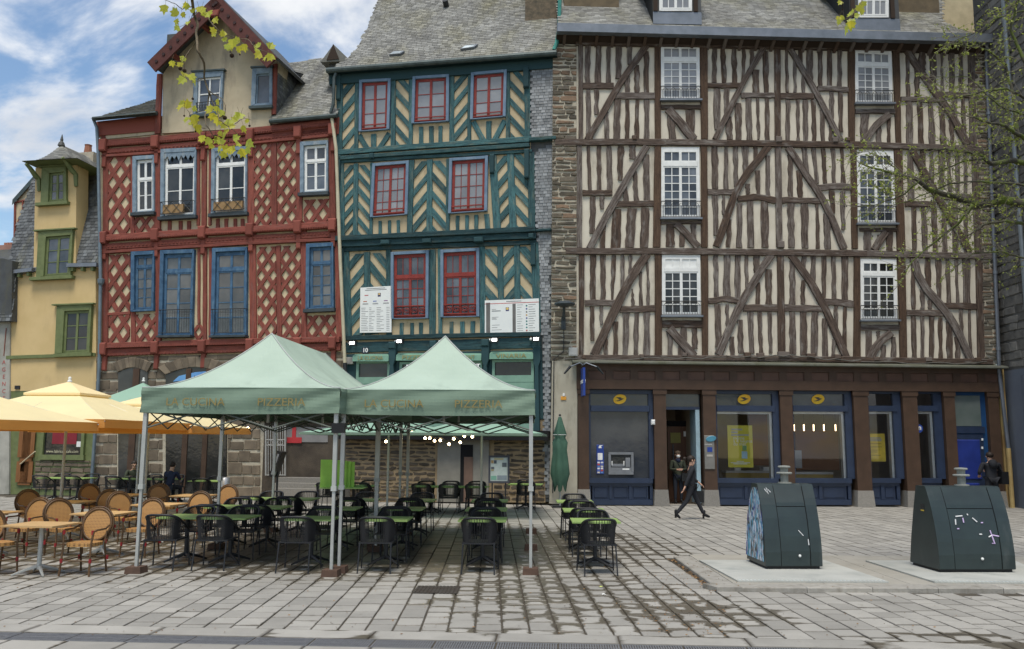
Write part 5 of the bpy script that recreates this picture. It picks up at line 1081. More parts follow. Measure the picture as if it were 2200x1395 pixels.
sp = on_front('wall_speaker', 'small grey speaker box beside green shop awning numbered ten', 'speaker', FW); a, b = fw(*E1(184, 328)), fw(*E1(246, 270)); MB().box(a[0], b[0], -.2, -.0, a[1], b[1]).build('case', M('speaker grey', (.40, .39, .36), .6), sp); MB().box(a[0] + .03, b[0] - .03, -.21, -.2, a[1] + .03, b[1] - .03).build('grille', M('speaker grille', (.28, .27, .25), .8), sp)
flood = EMIT('floodlight glow', (1.0, .96, .88), 9)
for k, (x, y) in enumerate(((148, 1226), (420, 1216), (676, 1217), (970, 1207), (1210, 1202))):
    c = FW.loc(*D2(x, y), -.5); t = thing('floodlight', '%s of five small lit floodlights along teal house front' % ('leftmost', 'second from left', 'third from left', 'fourth from left', 'rightmost')[k], 'light', FW.world((c.x, -.45, c.z)), FW.a, 'floodlights on the teal house')
    MB().box(-.13, .13, 0, .1, -.08, .08).build('case', P['iron'], t); MB().box(-.075, .075, -.015, 0, -.04, .04).build('lens', flood, t); MB().tube([(0, .08, 0), (0, .25, .06), (0, .45, .1)], .02, 6).build('arm', P['iron'], t); MB().ball((-.22, .3, .03), .05).build('sensor', P['white'], t)
base = [fw(742, 905), fw(1172, 902), fw(1172, 1080), fw(742, 1078)]
rubm = M('ochre mortar', (.30, .225, .135), .95, (.22, .165, .10), 5, bump=.5); MB().prism(base, -.03, 0).build('base_mortar', rubm, TH)
darkst = M('dark schist', (.10, .08, .06), .9, (.055, .046, .036), 5, orand=.4, bump=.7, bsc=14)
for q in ([(744, 940), (935, 940), (935, 1076), (744, 1076)], [(1062, 940), (1170, 940), (1170, 1076), (1062, 1076)]): stone_field(TH, [fw(*p) for p in q], -.03, rng, (.10, .19), (.25, .7), [darkst], .03, .035)
dr = link('door', None, TH); a, b = fw(940, 1078), fw(1052, 945); MB().box(a[0], b[0], -.1, -.03, a[1], b[1]).build('pale_frame', M('pale door paint', (.23, .22, .19), .7), dr); a, b = fw(990, 1078), fw(1018, 956); MB().box(a[0], b[0], -.12, -.1, a[1], b[1]).build('dark_gap', P['dark'], dr); a, b = fw(998, 1078), fw(1018, 982); MB().box(a[0], b[0], -.13, -.12, a[1], b[1]).build('inner_leaf', M('inner leaf', (.16, .10, .075), .7), dr)
mb = MB(); MB().box(fw(740, 905)[0], fw(1182, 905)[0], -.5, -.05, fw(900, 945)[1], fw(900, 925)[1]).build('canopy_beam', P['dark'], TH)
# ---------------------------------------------------------------- red half-timbered house
rng = random.Random(33)
RH = thing('red_timber_house', 'dark red half-timbered house with lattice panels and tall plastered gable', 'building', FW.O, FW.a)
G1, G2 = Crop(200, 0, 3.245), Crop(200, 280, 2.736)
MB().prism([fw(214, 290), fw(716, 246), fw(738, 790), fw(222, 790)], 0, .4).build('infill_wall', P['cream'], RH)
MB().box(fw(222, 500)[0], fw(722, 500)[0], .4, 8, 0, fw(400, 310)[1]).build('rear_body', P['cream'], RH)
def rb(c, pts, w, d=.06, mat='red', name='timber', jit=.008, n=4, w1=None, y=0.0): strip([fw(*c(*p)) for p in pts], w / c.k * 30 / F, d, jit=jit, n=n, w1=None if w1 is None else w1 / c.k * 30 / F, y=y).build(name, P[mat], RH)
def lattice(c, q, nx=2.0, slope=1.38, fill=.37):
    cell = [fw(*c(*p)) for p in q]; xs = [p[0] for p in cell]; zs = [p[1] for p in cell]; x0, x1, z0, z1 = min(xs), max(xs), min(zs), max(zs)
    sp = (x1 - x0) / nx * 1.0; h = z1 - z0; w = sp * fill
    for s in (1, -1):
        k = -int(h / slope / sp) - 2
        while True:
            xb = x0 + k * sp + (sp * .30); k += 1
            if xb > x1 + h / slope + sp: break
            dx = h / slope * s; poly = [(xb, z0), (xb + w, z0), (xb + w + dx, z1), (xb + dx, z1)]; poly = clip_to(poly, cell)
            if len(poly) < 3: continue
            ar = abs(sum(poly[i - 1][0] * poly[i][1] - poly[i][0] * poly[i - 1][1] for i in range(len(poly)))) / 2
            if ar < .004: continue
            mb = MB().prism(poly, -.045 - (.006 if s > 0 else 0) - R.uniform(0, .003), .0, .006); dr = Vector((dx, h)).normalized(); o_ = R.random() * 40
            mb.uv = [(o_ + Vector((mb.v[i][0], mb.v[i][2])).dot(dr), o_ + Vector((mb.v[i][0], mb.v[i][2])).dot(Vector((dr.y, -dr.x)))) for f in mb.f for i in f]
            mb.build('lattice_slat', P['red'], RH)
for q, nx in (([(90,155),(220,148),(220,612),(92,618)],2),([(245,515),(375,508),(375,600),(248,604)],2),([(945,78),(1050,72),(1052,562),(945,566)],2),([(1085,75),(1202,68),(1205,556),(1088,560)],2),([(1238,412),(1394,405),(1392,548),(1240,554)],2),
              ([(95,735),(222,728),(218,1246),(95,1252)],2),([(252,1085),(375,1078),(375,1242),(255,1246)],2),([(598,1145),(650,1142),(650,1228),(600,1230)],1),([(965,690),(1075,684),(1082,1216),(972,1222)],2),([(1105,685),(1222,678),(1228,1220),(1112,1226)],2),([(1258,1092),(1440,1085),(1442,1226),(1262,1230)],2.6)):
    lattice(G2, q, nx)
for x0, y0, x1, y1, w in ((78,60,74,1330,38),(236,150,236,612,26),(384,30,384,620,40),(622,40,622,560,22),(658,10,655,600,34),(692,20,690,560,18),(932,10,930,580,42),(1066,60,1068,565,36),(1214,20,1215,560,38),(1404,-20,1412,570,40),
                          (238,735,240,1250,30),(388,690,388,1260,38),(625,700,625,1140,16),(662,600,660,1250,26),(694,690,692,1240,20),(940,580,945,1240,44),(1092,680,1098,1225,30),(1240,560,1244,1230,36),(1436,560,1452,1240,36)):
    rb(G2, [(x0, y0), (x1, y1)], w, .066 + R.uniform(0, .006), name='post', n=6)
for pts, w, d in (([(60,86),(400,62),(930,14),(1425,-38)],44,.16),([(62,130),(400,105),(930,55),(1425,4)],34,.10),([(62,158),(400,135),(930,82),(1425,34)],16,.14),
                  ([(62,642),(400,620),(930,590),(1440,560)],40,.20),([(62,690),(400,668),(930,640),(1440,612)],40,.11),([(62,722),(400,700),(930,668),(1440,645)],18,.15),
                  ([(62,1272),(400,1258),(930,1244),(1460,1232)],34,.20),([(62,1310),(400,1298),(930,1285),(1460,1275)],44,.12),([(85,1083),(222,1075)],18,.062)):
    rb(G2, pts, w, d, name='beam', jit=.006, n=10)
for y, dy in ((95, -.069), (636, -.056), (1286, -.026)):      # carved consoles on the floor beams
    for x in (76, 380, 655, 935, 1215, 1418):
        a, b = fw(*G2(x - 22, y + dy * (x - 76) + 40)), fw(*G2(x + 22, y + dy * (x - 76) - 34)); MB().prism([(a[0], a[1]), (b[0], a[1]), (b[0] + .02, b[1]), (a[0] - .02, b[1])], -.27, 0, .04).build('console', P['red'], RH)
        a, b = fw(*G2(x - 15, y + dy * (x - 76) + 130)), fw(*G2(x + 15, y + dy * (x - 76) + 40)); MB().prism([(a[0], a[1]), (b[0], a[1]), (b[0], b[1]), (a[0], b[1])], -.14, 0, .03).build('bracket', P['red'], RH)
mb = MB()                                                      # rope moulding and scrolls on the beams
for y, dy in ((86, -.091), (640, -.06), (1274, -.029)):
    for k in range(95):
        x = 80 + k * 14.3; a = FW.loc(*G2(x, y + dy * (x - 80) + 4), -.17 if y < 200 else -.205); mb.cur = R.random(); mb.ball(a, .045, .03, .028, 5, 3)
    for k in range(60):
        x = 90 + k * 22.5; a = FW.loc(*G2(x, y + dy * (x - 80) + 46), -.105 if y < 200 else -.115); mb.ball(a, .06, .025, .035, 5, 3)
tag(mb.build('carving', P['red'], RH), kind='stuff')
for xs, y0, y1 in (((452, 517, 566), 535, 594), ((735, 785, 838, 880), 522, 578)):
    for x in xs: rb(G2, [(x, y0), (x, y1)], 24, .05, n=2)
def house_window(pts, sash, sur, rows, cols, glass, transom, sill=True, extra=None, par=None, c=G2, sw=.13):
    Q = cp(c, *pts); cx = sum(p[0] for p in Q) / 4; cy = sum(p[1] for p in Q) / 4
    inn = [(p[0] + (7.5 if p[0] < cx else -3.5), p[1] + (8 if p[1] < cy else -4)) for p in Q]; y = -.01
    w = sash_window(FW, RH, inn, rows=rows, cols=cols, transom=transom, sash=sash, glass=glass, surround=None, frame_w=.05, mid=.035, head=.03, y=y, bar_w=.03, tcols=1)
    q, i_ = quad_px(FW, Q), quad_px(FW, inn); s = MB(); A, B = [tuple(v) for v in q.c], [tuple(v) for v in i_.c]
    for k in range(4): s.prism([A[k], A[(k + 1) % 4], B[(k + 1) % 4], B[k]], -.15, 0, .012)
    s.build('surround', P[sur], w)
    if sill: a, b = q.p(-.05, 1), q.p(1.05, 1); MB().prism([(a[0], a[1] + .02), (b[0], b[1] + .02), (b[0], b[1] - .10), (a[0], a[1] - .10)], -.24, 0, .02).build('sill', M('sill grey', (.05, .065, .075), .7, (.035, .045, .05), 4) if not bpy.data.materials.get('sill grey') else bpy.data.materials['sill grey'], w)
    return w, i_
W_ = {}
W_[1] = house_window([(245,160),(372,152),(372,488),(245,496)], 'white', 'greyblue', 2, 1, 'glassdark', .36)
W_[2] = house_window([(410,118),(618,108),(612,508),(408,520)], 'white', 'greyblue', 2, 1, 'glassdark', .2)
W_[3] = house_window([(708,112),(916,100),(912,490),(704,502)], 'white', 'greyblue', 2, 1, 'glassdark', .2)
W_[4] = house_window([(1226,76),(1390,66),(1388,372),(1226,380)], 'white', 'greyblue', 2, 1, 'glass', .32)
W_[5] = house_window([(236,718),(374,712),(368,1064),(234,1070)], 'blue', 'blue', 4, 1, 'glassmid', .2, False)
W_[6] = house_window([(408,710),(606,704),(594,1215),(396,1218)], 'blue', 'blue', 4, 1, 'glassmid', .2, False)
W_[7] = house_window([(712,698),(916,690),(912,1214),(702,1218)], 'blue', 'blue', 4, 1, 'glassmid', .2, False)
W_[8] = house_window([(1262,672),(1420,664),(1424,1052),(1258,1060)], 'blue', 'blue', 4, 1, 'glassmid', .25, True)
for k in (2, 3):                                              # scalloped lambrequins, balconies with planters
    w, Q = W_[k]; mb = MB()
    mb.prism(Q.rect(-.06, 1.04, -.02, .055), -.13, -.1)
    for i in range(7):
        u = -.05 + i * .152; a, b, c_ = Q.p(u, .055), Q.p(u + .15, .055), Q.p(u + .075, .135 if i % 2 else .105); mb.prism([a, c_, b], -.13, -.1)
    mb.build('lambrequin', P['greyblue'], w); r = MB()
    def P3(u, v, y=-.28): q = Q.p(u, v); return (q[0], y, q[1])
    for v in (.80, .99): r.tube([P3(-.04, v), P3(1.04, v)], .014, 5)
    for i in range(3): r.tube([P3(i / 3, .8), P3((i + 1) / 3, .99)], .01, 4); r.tube([P3((i + 1) / 3, .8), P3(i / 3, .99)], .01, 4)
    for u in (-.04, 1.04): r.tube([P3(u, .8), P3(u, .8, 0)], .012, 4); r.tube([P3(u, .8), P3(u, .99)], .012, 4)
    r.build('railing', P['iron'], w); o = Q.p(.02, .98); e = Q.p(.98, .85); MB().box(o[0], lerp(o[0], e[0], .72 if k == 2 else 1), -.26, -.17, o[1], e[1]).build('planter', M('planter wood', (.30, .19, .09), .8, (.22, .14, .06), 3), w)
for k in (6, 7):
    w, Q = W_[k]; r = MB()
    def P3(u, v, y=-.25): q = Q.p(u, v); return (q[0], y, q[1])
    for v, t in ((.70, .016), (.74, .007), (.98, .012)): r.tube([P3(-.06, v), P3(1.05, v)], t, 5)
    for i in range(13): r.tube([P3(i / 12, .70), P3(i / 12, .98)], .006, 4)
    for u in (-.06, 1.05): r.tube([P3(u, .7), P3(u, .7, 0)], .012, 4)
    r.build('railing', P['iron'], w); a, b = Q.p(-.1, 1.01), Q.p(1.08, 1.01); MB().prism([(a[0], a[1]), (b[0], b[1]), (b[0], b[1] - .07), (a[0], a[1] - .07)], -.3, 0).build('sill', bpy.data.materials['sill grey'], w)
c = fw(*G2(1254, 1300)); np_ = link('number_plate', None, RH); MB().box(c[0] - .1, c[0] + .1, -.16, -.13, c[1] - .08, c[1] + .08).build('plate', M('plate blue', (.015, .03, .16), .4), np_); text('numeral', '9', .16, P['white'], np_, (c[0], -.163, c[1]), bold=.005)
# gable storey
GY = -.12
gp = [G1(480, 930), G1(486, 520), G1(848, -10), G1(900, -10), G1(1300, 436), G1(1292, 480), G1(1232, 885)]
MB().prism([fw(*p, GY) for p in gp], GY, .6).build('gable_wall', P['render'], RH)
MB().prism([fw(*p) for p in (G1(90, 855), G1(436, 805), G1(436, 940), G1(90, 975))], -.05, .3).build('attic_wall', P['render'], RH)
def gb_(pts, w, d, y=GY, nm='timber', mat='red', n=5): strip([fw(*G1(*p), y) for p in pts], w / 3.245 * 30 / F, d, jit=.008, n=n, y=y).build(nm, P[mat], RH)
gb_([(468, 520), (452, 935)], 42, .07, nm='post'); gb_([(70, 850), (80, 985)], 38, .07, 0, 'post'); gb_([(1272, 450), (1262, 800)], 34, .06, nm='post')
for pts in ([(858, -8), (392, 452)], [(858, -22), (1272, 418)]):
    pa, pb_ = [FW.loc(*G1(*p), GY - .75) for p in pts]; sgn = 1 if pb_.x > pa.x else -1
    bb = link('barge_board', None, RH); dr = (pb_ - pa); L_ = dr.length; dr.normalize(); dn = Vector((-dr.z * sgn, 0, dr.x * sgn)); dn = dn if dn.z > 0 else -dn; wd = .42
    a, b, c_, d_ = pa - dn * wd, pb_ - dn * wd, pb_ + dn * .1, pa + dn * .1
    MB().prism([(v.x, v.z) for v in (a, b, c_, d_)], GY - .80, GY - .72, .01).build('board', M('dark red board', (.10, .032, .026), .8, (.065, .022, .018), 4) if not bpy.data.materials.get('dark red board') else bpy.data.materials['dark red board'], bb)
    for k in range(9):
        q = pa + dr * (L_ * (k + .6) / 9.4) - dn * .16; MB().cyl((q.x, GY - .83, q.z), (q.x, GY - .80, q.z), .062, n=10).build('rosette', P['tealdark'] if False else M('rosette', (.04, .02, .02), .8) if not bpy.data.materials.get('rosette') else bpy.data.materials['rosette'], bb)
    # roof slope of the gable, its underside boarded
    e0, e1 = pa + dn * .12, pb_ + dn * .12; far_ = Vector((0, 5.0, 0)); MB().raw([e0, e1, e1 + far_, e0 + far_, e0 - dn * .1, e1 - dn * .1, e1 + far_ - dn * .1, e0 + far_ - dn * .1], [(0, 1, 2, 3), (4, 7, 6, 5), (0, 4, 5, 1), (1, 5, 6, 2)]).build('roof_slope', P['slate'], bb)
    for k in (.3, .75): q = pa + dr * L_ * k - dn * .2; MB().box(q.x - .06, q.x + .06, GY - .72, GY, q.z - .08, q.z + .08).build('purlin_end', P['red'], bb)
a = FW.loc(*G1(840, 55), GY - .8); MB().prism([(a.x - .22, a.z - .1), (a.x + .28, a.z - .1), (a.x + .2, a.z - .34), (a.x - .14, a.z - .34)], GY - .86, GY - .7, .03).build('apex_block', P['red'], RH)
def gable_window(pts, bars, rail):
    Q = cp(G1, *pts); inn = [(p[0] + (9 if k in (0, 3) else -5), p[1] + (12 if k < 2 else -5)) for k, p in enumerate(Q)]
    q, i_ = quad_px(FW, Q, GY), quad_px(FW, inn, GY); w = link('window', None, RH); s = MB(); A, B = [tuple(v) for v in q.c], [tuple(v) for v in i_.c]
    for k in range(4): s.prism([A[k], A[(k + 1) % 4], B[(k + 1) % 4], B[k]], GY - .12, GY, .012)
    s.build('surround', P['greyblue'], w); a, b = q.p(-.06, 0), q.p(1.06, 0); MB().prism([(a[0], a[1]), (b[0], b[1]), (b[0], b[1] + .06), (a[0], a[1] + .06)], GY - .17, GY).build('drip_board', P['gutter'], w)
    a, b = q.p(-.05, 1), q.p(1.05, 1); MB().prism([(a[0], a[1]), (b[0], b[1]), (b[0], b[1] - .1), (a[0], a[1] - .1)], GY - .2, GY).build('sill', P['gutter'], w)
    f = MB(); us = (0, .07, .47, .53, .93, 1) if bars else (0, .08, .92, 1)
    for u0, u1 in ((us[0], us[1]), (us[-2], us[-1])) + (((us[2], us[3]),) if bars else ()): f.prism(i_.rect(u0, u1, 0, 1), GY - .05, GY - .002)
    for v0, v1 in ((.0, .05), (.95, 1)) + (((.45, .48),) if bars else ()): f.prism(i_.rect(.07, .93, v0, v1), GY - .045, GY - .002)
    f.build('frame', P['white'] if bars else P['greyblue'], w)
    for u0, u1 in (((.07, .47), (.53, .93)) if bars else ((.08, .92),)):
        for v0, v1 in (((.05, .45), (.48, .95)) if bars else ((.05, .95),)): MB().prism(i_.rect(u0, u1, v0, v1), GY - .02, GY - .003).build('pane', P['glass'], w)
    if rail:
        r = MB()
        for k in range(9): a, b = i_.p(k / 8, .72), i_.p(k / 8, .98); r.tube([(a[0], GY - .14, a[1]), (b[0], GY - .14, b[1])], .012, 4)
        for v in (.72, .98): a, b = i_.p(-.05, v), i_.p(1.05, v); r.tube([(a[0], GY - .14, a[1]), (b[0], GY - .14, b[1])], .014, 4)
        for k in range(8): a = i_.p((k + .5) / 8, .84); r.tube([(a[0] + .05 * math.cos(t), GY - .14, a[1] + .07 * math.sin(t)) for t in (0, 1.05, 2.1, 3.14, 4.2, 5.2)], .009, 4, closed=True)
        r.build('railing', P['iron'], w)
gable_window([(712,515),(918,502),(905,795),(706,812)], True, True); gable_window([(1120,486),(1256,480),(1256,745),(1110,752)], False, False)
# gable flank (hung slates), main roofs, gutters
fl0 = FW.loc(*G1(1285, 465), GY); fl1 = FW.loc(*G1(1280, 815), GY); bkx = fl0.x + .02
q = [Vector((bkx, GY, fl1.z)), Vector((bkx, 3.6, fl0.z + .2)), Vector((bkx, GY, fl0.z))]
slates('flank_slates', RH, [Vector((bkx, GY, fl1.z)), Vector((bkx, 3.4, fl1.z + 3.0)), Vector((bkx, 3.4, fl0.z + .3)), Vector((bkx, GY, fl0.z))], Vector((bkx, GY, fl1.z)), Vector((0, 1, 0)), Vector((0, 0, 1)), .16, .11, P['slate'], rng)
def side_roof(x0, x1, y0, y1, top, ang, gut):
    ga_, gb2 = FW.loc(*G1(x0, y0), -.3), FW.loc(*G1(x1, y1), -.3)
    MB().tube([ga_, gb2], .085, 8).build('gutter', P['gutter'], RH); A_, eu_, ev_, n_ = roof_plane(FW, ga_ + Vector((0, 0, .05)), gb2 + Vector((0, 0, .05)), math.radians(ang))
    pts = [FW.onp(*G1(*p), A_, n_) for p in top]; slates('roof_slates', RH, pts, A_, eu_, ev_, .2, .13, P['slatelight'], rng)
    MB().prism([(ga_.x, ga_.z - .6), (gb2.x, gb2.z - .6), (gb2.x, gb2.z + .02), (ga_.x, ga_.z - .03)], -.1, .2).build('eaves_board', P['red'], RH)
side_roof(1232, 1700, 848, 806, [(1232, 842), (1700, 800), (1745, 380), (1340, 446), (1285, 470), (1260, 600)], 50, 1)
side_roof(0, 442, 830, 790, [(0, 825), (442, 785), (442, 690), (330, 728), (120, 790)], 28, 1)
# small hooded dormer between the red and teal roofs
sd = link('dormer', None, RH); a, b = FW.loc(*G1(1640, 545), .6), FW.loc(*G1(1730, 430), .6)
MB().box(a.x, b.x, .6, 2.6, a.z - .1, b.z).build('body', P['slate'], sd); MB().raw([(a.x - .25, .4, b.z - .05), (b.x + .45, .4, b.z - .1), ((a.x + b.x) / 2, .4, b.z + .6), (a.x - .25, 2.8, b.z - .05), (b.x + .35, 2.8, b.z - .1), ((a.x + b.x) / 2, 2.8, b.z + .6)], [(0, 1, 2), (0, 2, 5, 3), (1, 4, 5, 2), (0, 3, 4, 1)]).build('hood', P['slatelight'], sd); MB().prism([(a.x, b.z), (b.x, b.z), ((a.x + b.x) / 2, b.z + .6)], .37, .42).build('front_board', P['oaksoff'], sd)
ch = link('chimney', None, RH); a = FW.loc(372, 90, 3.0); MB().box(a.x - .3, a.x + .5, 3, 3.8, a.z - 2.0, a.z + .35).build('stack', P['slate'], ch); MB().cyl((a.x + .3, 3.4, a.z + .35), (a.x + .3, 3.4, a.z + .75), .12, .1, 8).build('pot', P['red'], ch)
# rainwater pipes
pl = on_front('drain_pipe', 'grey-blue drainpipe between yellow house and red timbered house', 'pipe', FW); pm_ = M('pipe blue grey', (.16, .21, .24), .5, (.12, .15, .18), 3, metal=.3)
v = [FW.loc(*p, -.22) for p in ((201, 257), (208, 275), (211, 330), (216, 600), (213, 790), (206, 905))]; MB().tube(v + [Vector((v[-1].x, -.22, .1))], .06, 8).build('pipe', pm_, pl); c = FW.loc(217, 606, -.22); MB().lathe([(.07, -.12), (.11, -.05), (.13, .1), (.09, .12)], c, 10).build('hopper', pm_, pl)
pl2 = on_front('drain_pipe', 'cream drainpipe between red and teal timbered houses', 'pipe', FW); pm2 = M('pipe cream', (.50, .46, .33), .6, (.42, .38, .26), 3); v = [FW.loc(*p, -.25) for p in ((713, 254), (716, 275), (722, 320), (731, 560), (741, 780))]; MB().tube(v, .06, 8).build('pipe', pm2, pl2); v2 = [FW.loc(*p, -.25) for p in ((741, 780), (742, 800), (735, 812))]; MB().tube(v2, .07, 8).build('elbow', P['iron'], pl2)
v = [FW.loc(*p, -.3) for p in ((722, 156), (718, 168), (716, 225), (710, 243))]; MB().tube(v, .06, 8).build('upper_pipe', P['gutter'], pl2)
# stone ground floor with two arches
gp_ = [fw(208, 770), fw(738, 758), fw(740, 1075), fw(205, 1066)]; MB().prism(gp_, -.02, .0).build('base_mortar', P['mortar'], RH)
stone_field(RH, [fw(208, 768), fw(738, 757), fw(738, 828), fw(208, 838)], -.02, rng, (.3, .42), (.4, .9), [P['ashlar']], .008, .05, 'ashlar_block')
for q in ([(205, 838), (252, 836), (252, 1064), (203, 1066)], [(490, 828), (560, 826), (560, 1066), (492, 1066)], [(318, 835), (350, 834), (350, 1064), (318, 1064)]): stone_field(RH, [fw(*p) for p in q], -.02, rng, (.32, .45), (.35, .6), [P['ashlar']], .009, .05, 'ashlar_block')
def arch(x0, x1, ys, yt, yb, sign):
    o = link('arched_opening', None, RH); pts = []
    for k in range(11): t = k / 10; pts.append((lerp(x0, x1, t), ys - (ys - yt) * math.sin(pi * t)))
    MB().prism([fw(*p, -.09) for p in pts] + [fw(x1, yb, -.09), fw(x0, yb, -.09)], -.095, -.03).build('dark_glazing', P['glassdark'], o)
    for k in range(10):
        A, B = pts[k], pts[k + 1]; c_ = ((x0 + x1) / 2, ys + 60)
        def out_(p, e): d = Vector((p[0] - c_[0], p[1] - c_[1])).normalized(); return (p[0] + d.x * e, p[1] + d.y * e)
        MB().prism([fw(*A, -.1), fw(*B, -.1), fw(*out_(B, 22), -.1), fw(*out_(A, 22), -.1)], -.13 - R.uniform(0, .02), -.02, .012).build('voussoir', P['ashlar'], o)
    for u in (.5,) if x1 - x0 < 80 else (.33, .66): xm = lerp(x0, x1, u); a_, b_ = fw(xm - 2, yb, -.1), fw(xm + 2, ys - (ys - yt) * .8, -.1); MB().box(a_[0], b_[0], -.13, -.095, a_[1], b_[1]).build('mullion', P['shopbrown'], o)
    a_, b_ = fw(x0, 905, -.1), fw(x1, 899, -.1); MB().box(a_[0], b_[0], -.125, -.095, a_[1], b_[1]).build('transom', P['shopbrown'], o)
    return o
arch(254, 317, 800, 790, 1060, 0); ao = arch(356, 486, 805, 789, 1060, 1)
s_ = fw(420, 812, -.12); MB().prism([fw(372, 820, -.1), fw(470, 812, -.1), fw(470, 796, -.1), fw(420, 800, -.1), fw(385, 808, -.1)], -.115, -.096).build('blue_sign', M('bright blue sign', (.10, .26, .55), .5, (.14, .34, .62), 2), ao); text('lettering', 'GLACES', .2, blk, ao, (s_[0], -.118, s_[1]))  # sign is plain two-tone blue, without emission
# passage with stairs, grille and red cross notice between the houses
ps = thing('passage', 'dim passage with stone steps and a pale iron gate between red and teal houses', 'passage', FW.O, FW.a); a, b = fw(562, 1070), fw(745, 905)
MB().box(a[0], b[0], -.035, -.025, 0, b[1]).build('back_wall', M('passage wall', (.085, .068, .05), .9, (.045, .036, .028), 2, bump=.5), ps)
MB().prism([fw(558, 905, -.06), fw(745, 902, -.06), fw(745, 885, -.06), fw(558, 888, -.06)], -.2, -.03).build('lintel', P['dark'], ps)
for k, (y0, y1, d) in enumerate(((1052, 1066, -1.3), (1040, 1052, -.95), (1028, 1040, -.6))):
    p, q = FW.loc(585 + 4 * k, y1, d), FW.loc(720, y0, d); MB().box(p.x, q.x, d, -.02, max(0, p.z) if k else 0, q.z).build('step', P['granite'], ps)
gt = link('gate', None, ps); gm_ = M('pale iron', (.36, .36, .34), .6)
for x in range(9): p, q = FW.loc(571 + 5.2 * x, 1022, -.25), FW.loc(571 + 5.2 * x, 915, -.25); MB().cyl(p, q, .014 if x % 8 else .03, n=5).build('bar', gm_, gt)
for y in (945, 957, 1021): p, q = FW.loc(570, y, -.25), FW.loc(613, y, -.25); MB().cyl(p, q, .015, n=5).build('rail', gm_, gt)
mb = MB()
for k in range(3): c_ = FW.loc(580 + 11 * k, 951, -.25); mb.tube([(c_.x + .09 * math.cos(t * .7), -.25, c_.z + .08 * math.sin(t * .7)) for t in range(9)], .009, 4, closed=True)
mb.build('scroll', gm_, gt)
rc = on_front('red_cross_sign', 'white and red notice panel with a red cross in dim passage', 'sign', FW); wq = M('notice white', (.22, .215, .21), .8); rq = M('notice red', (.42, .035, .04), .7)
def npan(nm, x0, y0, x1, y1, y, m): a, b = fw(x0, y1, y), fw(x1, y0, y); MB().box(a[0], b[0], y, y + .02, a[1], b[1]).build(nm, m, rc)
npan('sheet', 615, 918, 705, 950, -.06, wq); npan('cross_arm', 616, 940, 648, 952, -.085, rq); npan('cross_post', 627, 918, 636, 940, -.085, rq)
# ---------------------------------------------------------------- yellow house
YH = thing('yellow_house', 'narrow crooked yellow house with olive windows and slate mansard roof', 'building', FW.O, FW.a)
H1 = Crop(0, 240, 2.25); H2 = Crop(0, 560, 4.652)
def yf(c, *p): return [fw(*c(*q)) for q in p]
MB().prism(yf(H1, (64, 790), (466, 755), (470, 1345), (50, 1352)), -.05, .5).build('lower_wall', P['yellow'], YH)
MB().prism(yf(H1, (178, 275), (376, 248), (372, 770), (168, 805)), -.07, .6).build('dormer_front', P['yellow'], YH)
MB().box(fw(30, 900)[0], fw(205, 900)[0], .5, 6, 0, fw(100, 600)[1]).build('rear_body', P['yellow'], YH)
MB().prism(yf(H1, (40, 1182), (468, 1168), (468, 1184), (40, 1198)), -.13, -.05, .01).build('string_course', P['olive'], YH)
for pts, sillw in (([(212,275),(328,268),(330,440),(206,448)], 1), ([(196,582),(362,572),(350,798),(184,806)], 1), ([(285,940),(452,934),(442,1170),(274,1176)], 0)):
    Q = cp(H1, *pts); inn = [(p[0] + (16 if k in (0, 3) else -4.5), p[1] + (12 if k < 2 else -3)) for k, p in enumerate(Q)]; y = -.075
    w = sash_window(FW, YH, inn, rows=3, cols=1, transom=0, sash='olive', glass='glass' if sillw else 'glassdark', frame_w=.05, y=y, head=.03, bar_w=.03)
    q, i_ = quad_px(FW, Q, y), quad_px(FW, inn, y); s = MB(); A, B = [tuple(v) for v in q.c], [tuple(v) for v in i_.c]
    for k in range(4): s.prism([A[k], A[(k + 1) % 4], B[(k + 1) % 4], B[k]], y - .12, y + .03, .012)
    s.build('surround', P['olive'], w); a, b = q.p(-.12, 0), q.p(1.08, 0); MB().prism([a, b, (b[0], b[1] + .05), (a[0], a[1] + .05)], y - .18, y).build('hood', P['olive'], w)
    a, b = q.p(-.16 if sillw else 0, 1), q.p(1.08, 1); MB().prism([(a[0], a[1] - .1), (b[0], b[1] - .1), (b[0], b[1] + .02), (a[0], a[1] + .02)], y - .2, y, .02).build('sill', P['olive'], w)
# mansard slates left and right of the dormer, ledges with brackets
for pts in ([(40, 792), (176, 772), (182, 285), (150, 345), (92, 520), (58, 640)], [(371, 748), (484, 742), (486, 292), (376, 252)]):
    zz = FW.loc(*H1(*pts[0]), -.15); A_ = Vector((zz.x, -.15, zz.z)); eu_, ev_ = Vector((1, 0, 0)), Vector((0, .32, 1)).normalized(); n_ = eu_.cross(ev_)
    q = [FW.onp(*H1(*p), A_, n_) for p in pts]; slates('mansard_slates', YH, q, A_, eu_, ev_, .19, .14, P['slate'], rng, .016)
for x0, x1, y0, y1 in ((45, 178, 785, 768), (345, 488, 748, 745)):
    a, b = fw(*H1(x0, y0)), fw(*H1(x1, y1)); MB().prism([(a[0], a[1] - .08), (b[0], b[1] - .08), (b[0], b[1] + .06), (a[0], a[1] + .06)], -.28, -.05, .01).build('ledge', P['zinc'], YH)
    for k in range(3): x = lerp(a[0], b[0], (k + .5) / 3); z = lerp(a[1], b[1], (k + .5) / 3) - .08; MB().box(x - .05, x + .05, -.22, -.05, z - .14, z).build('ledge_bracket', P['olive'], YH)
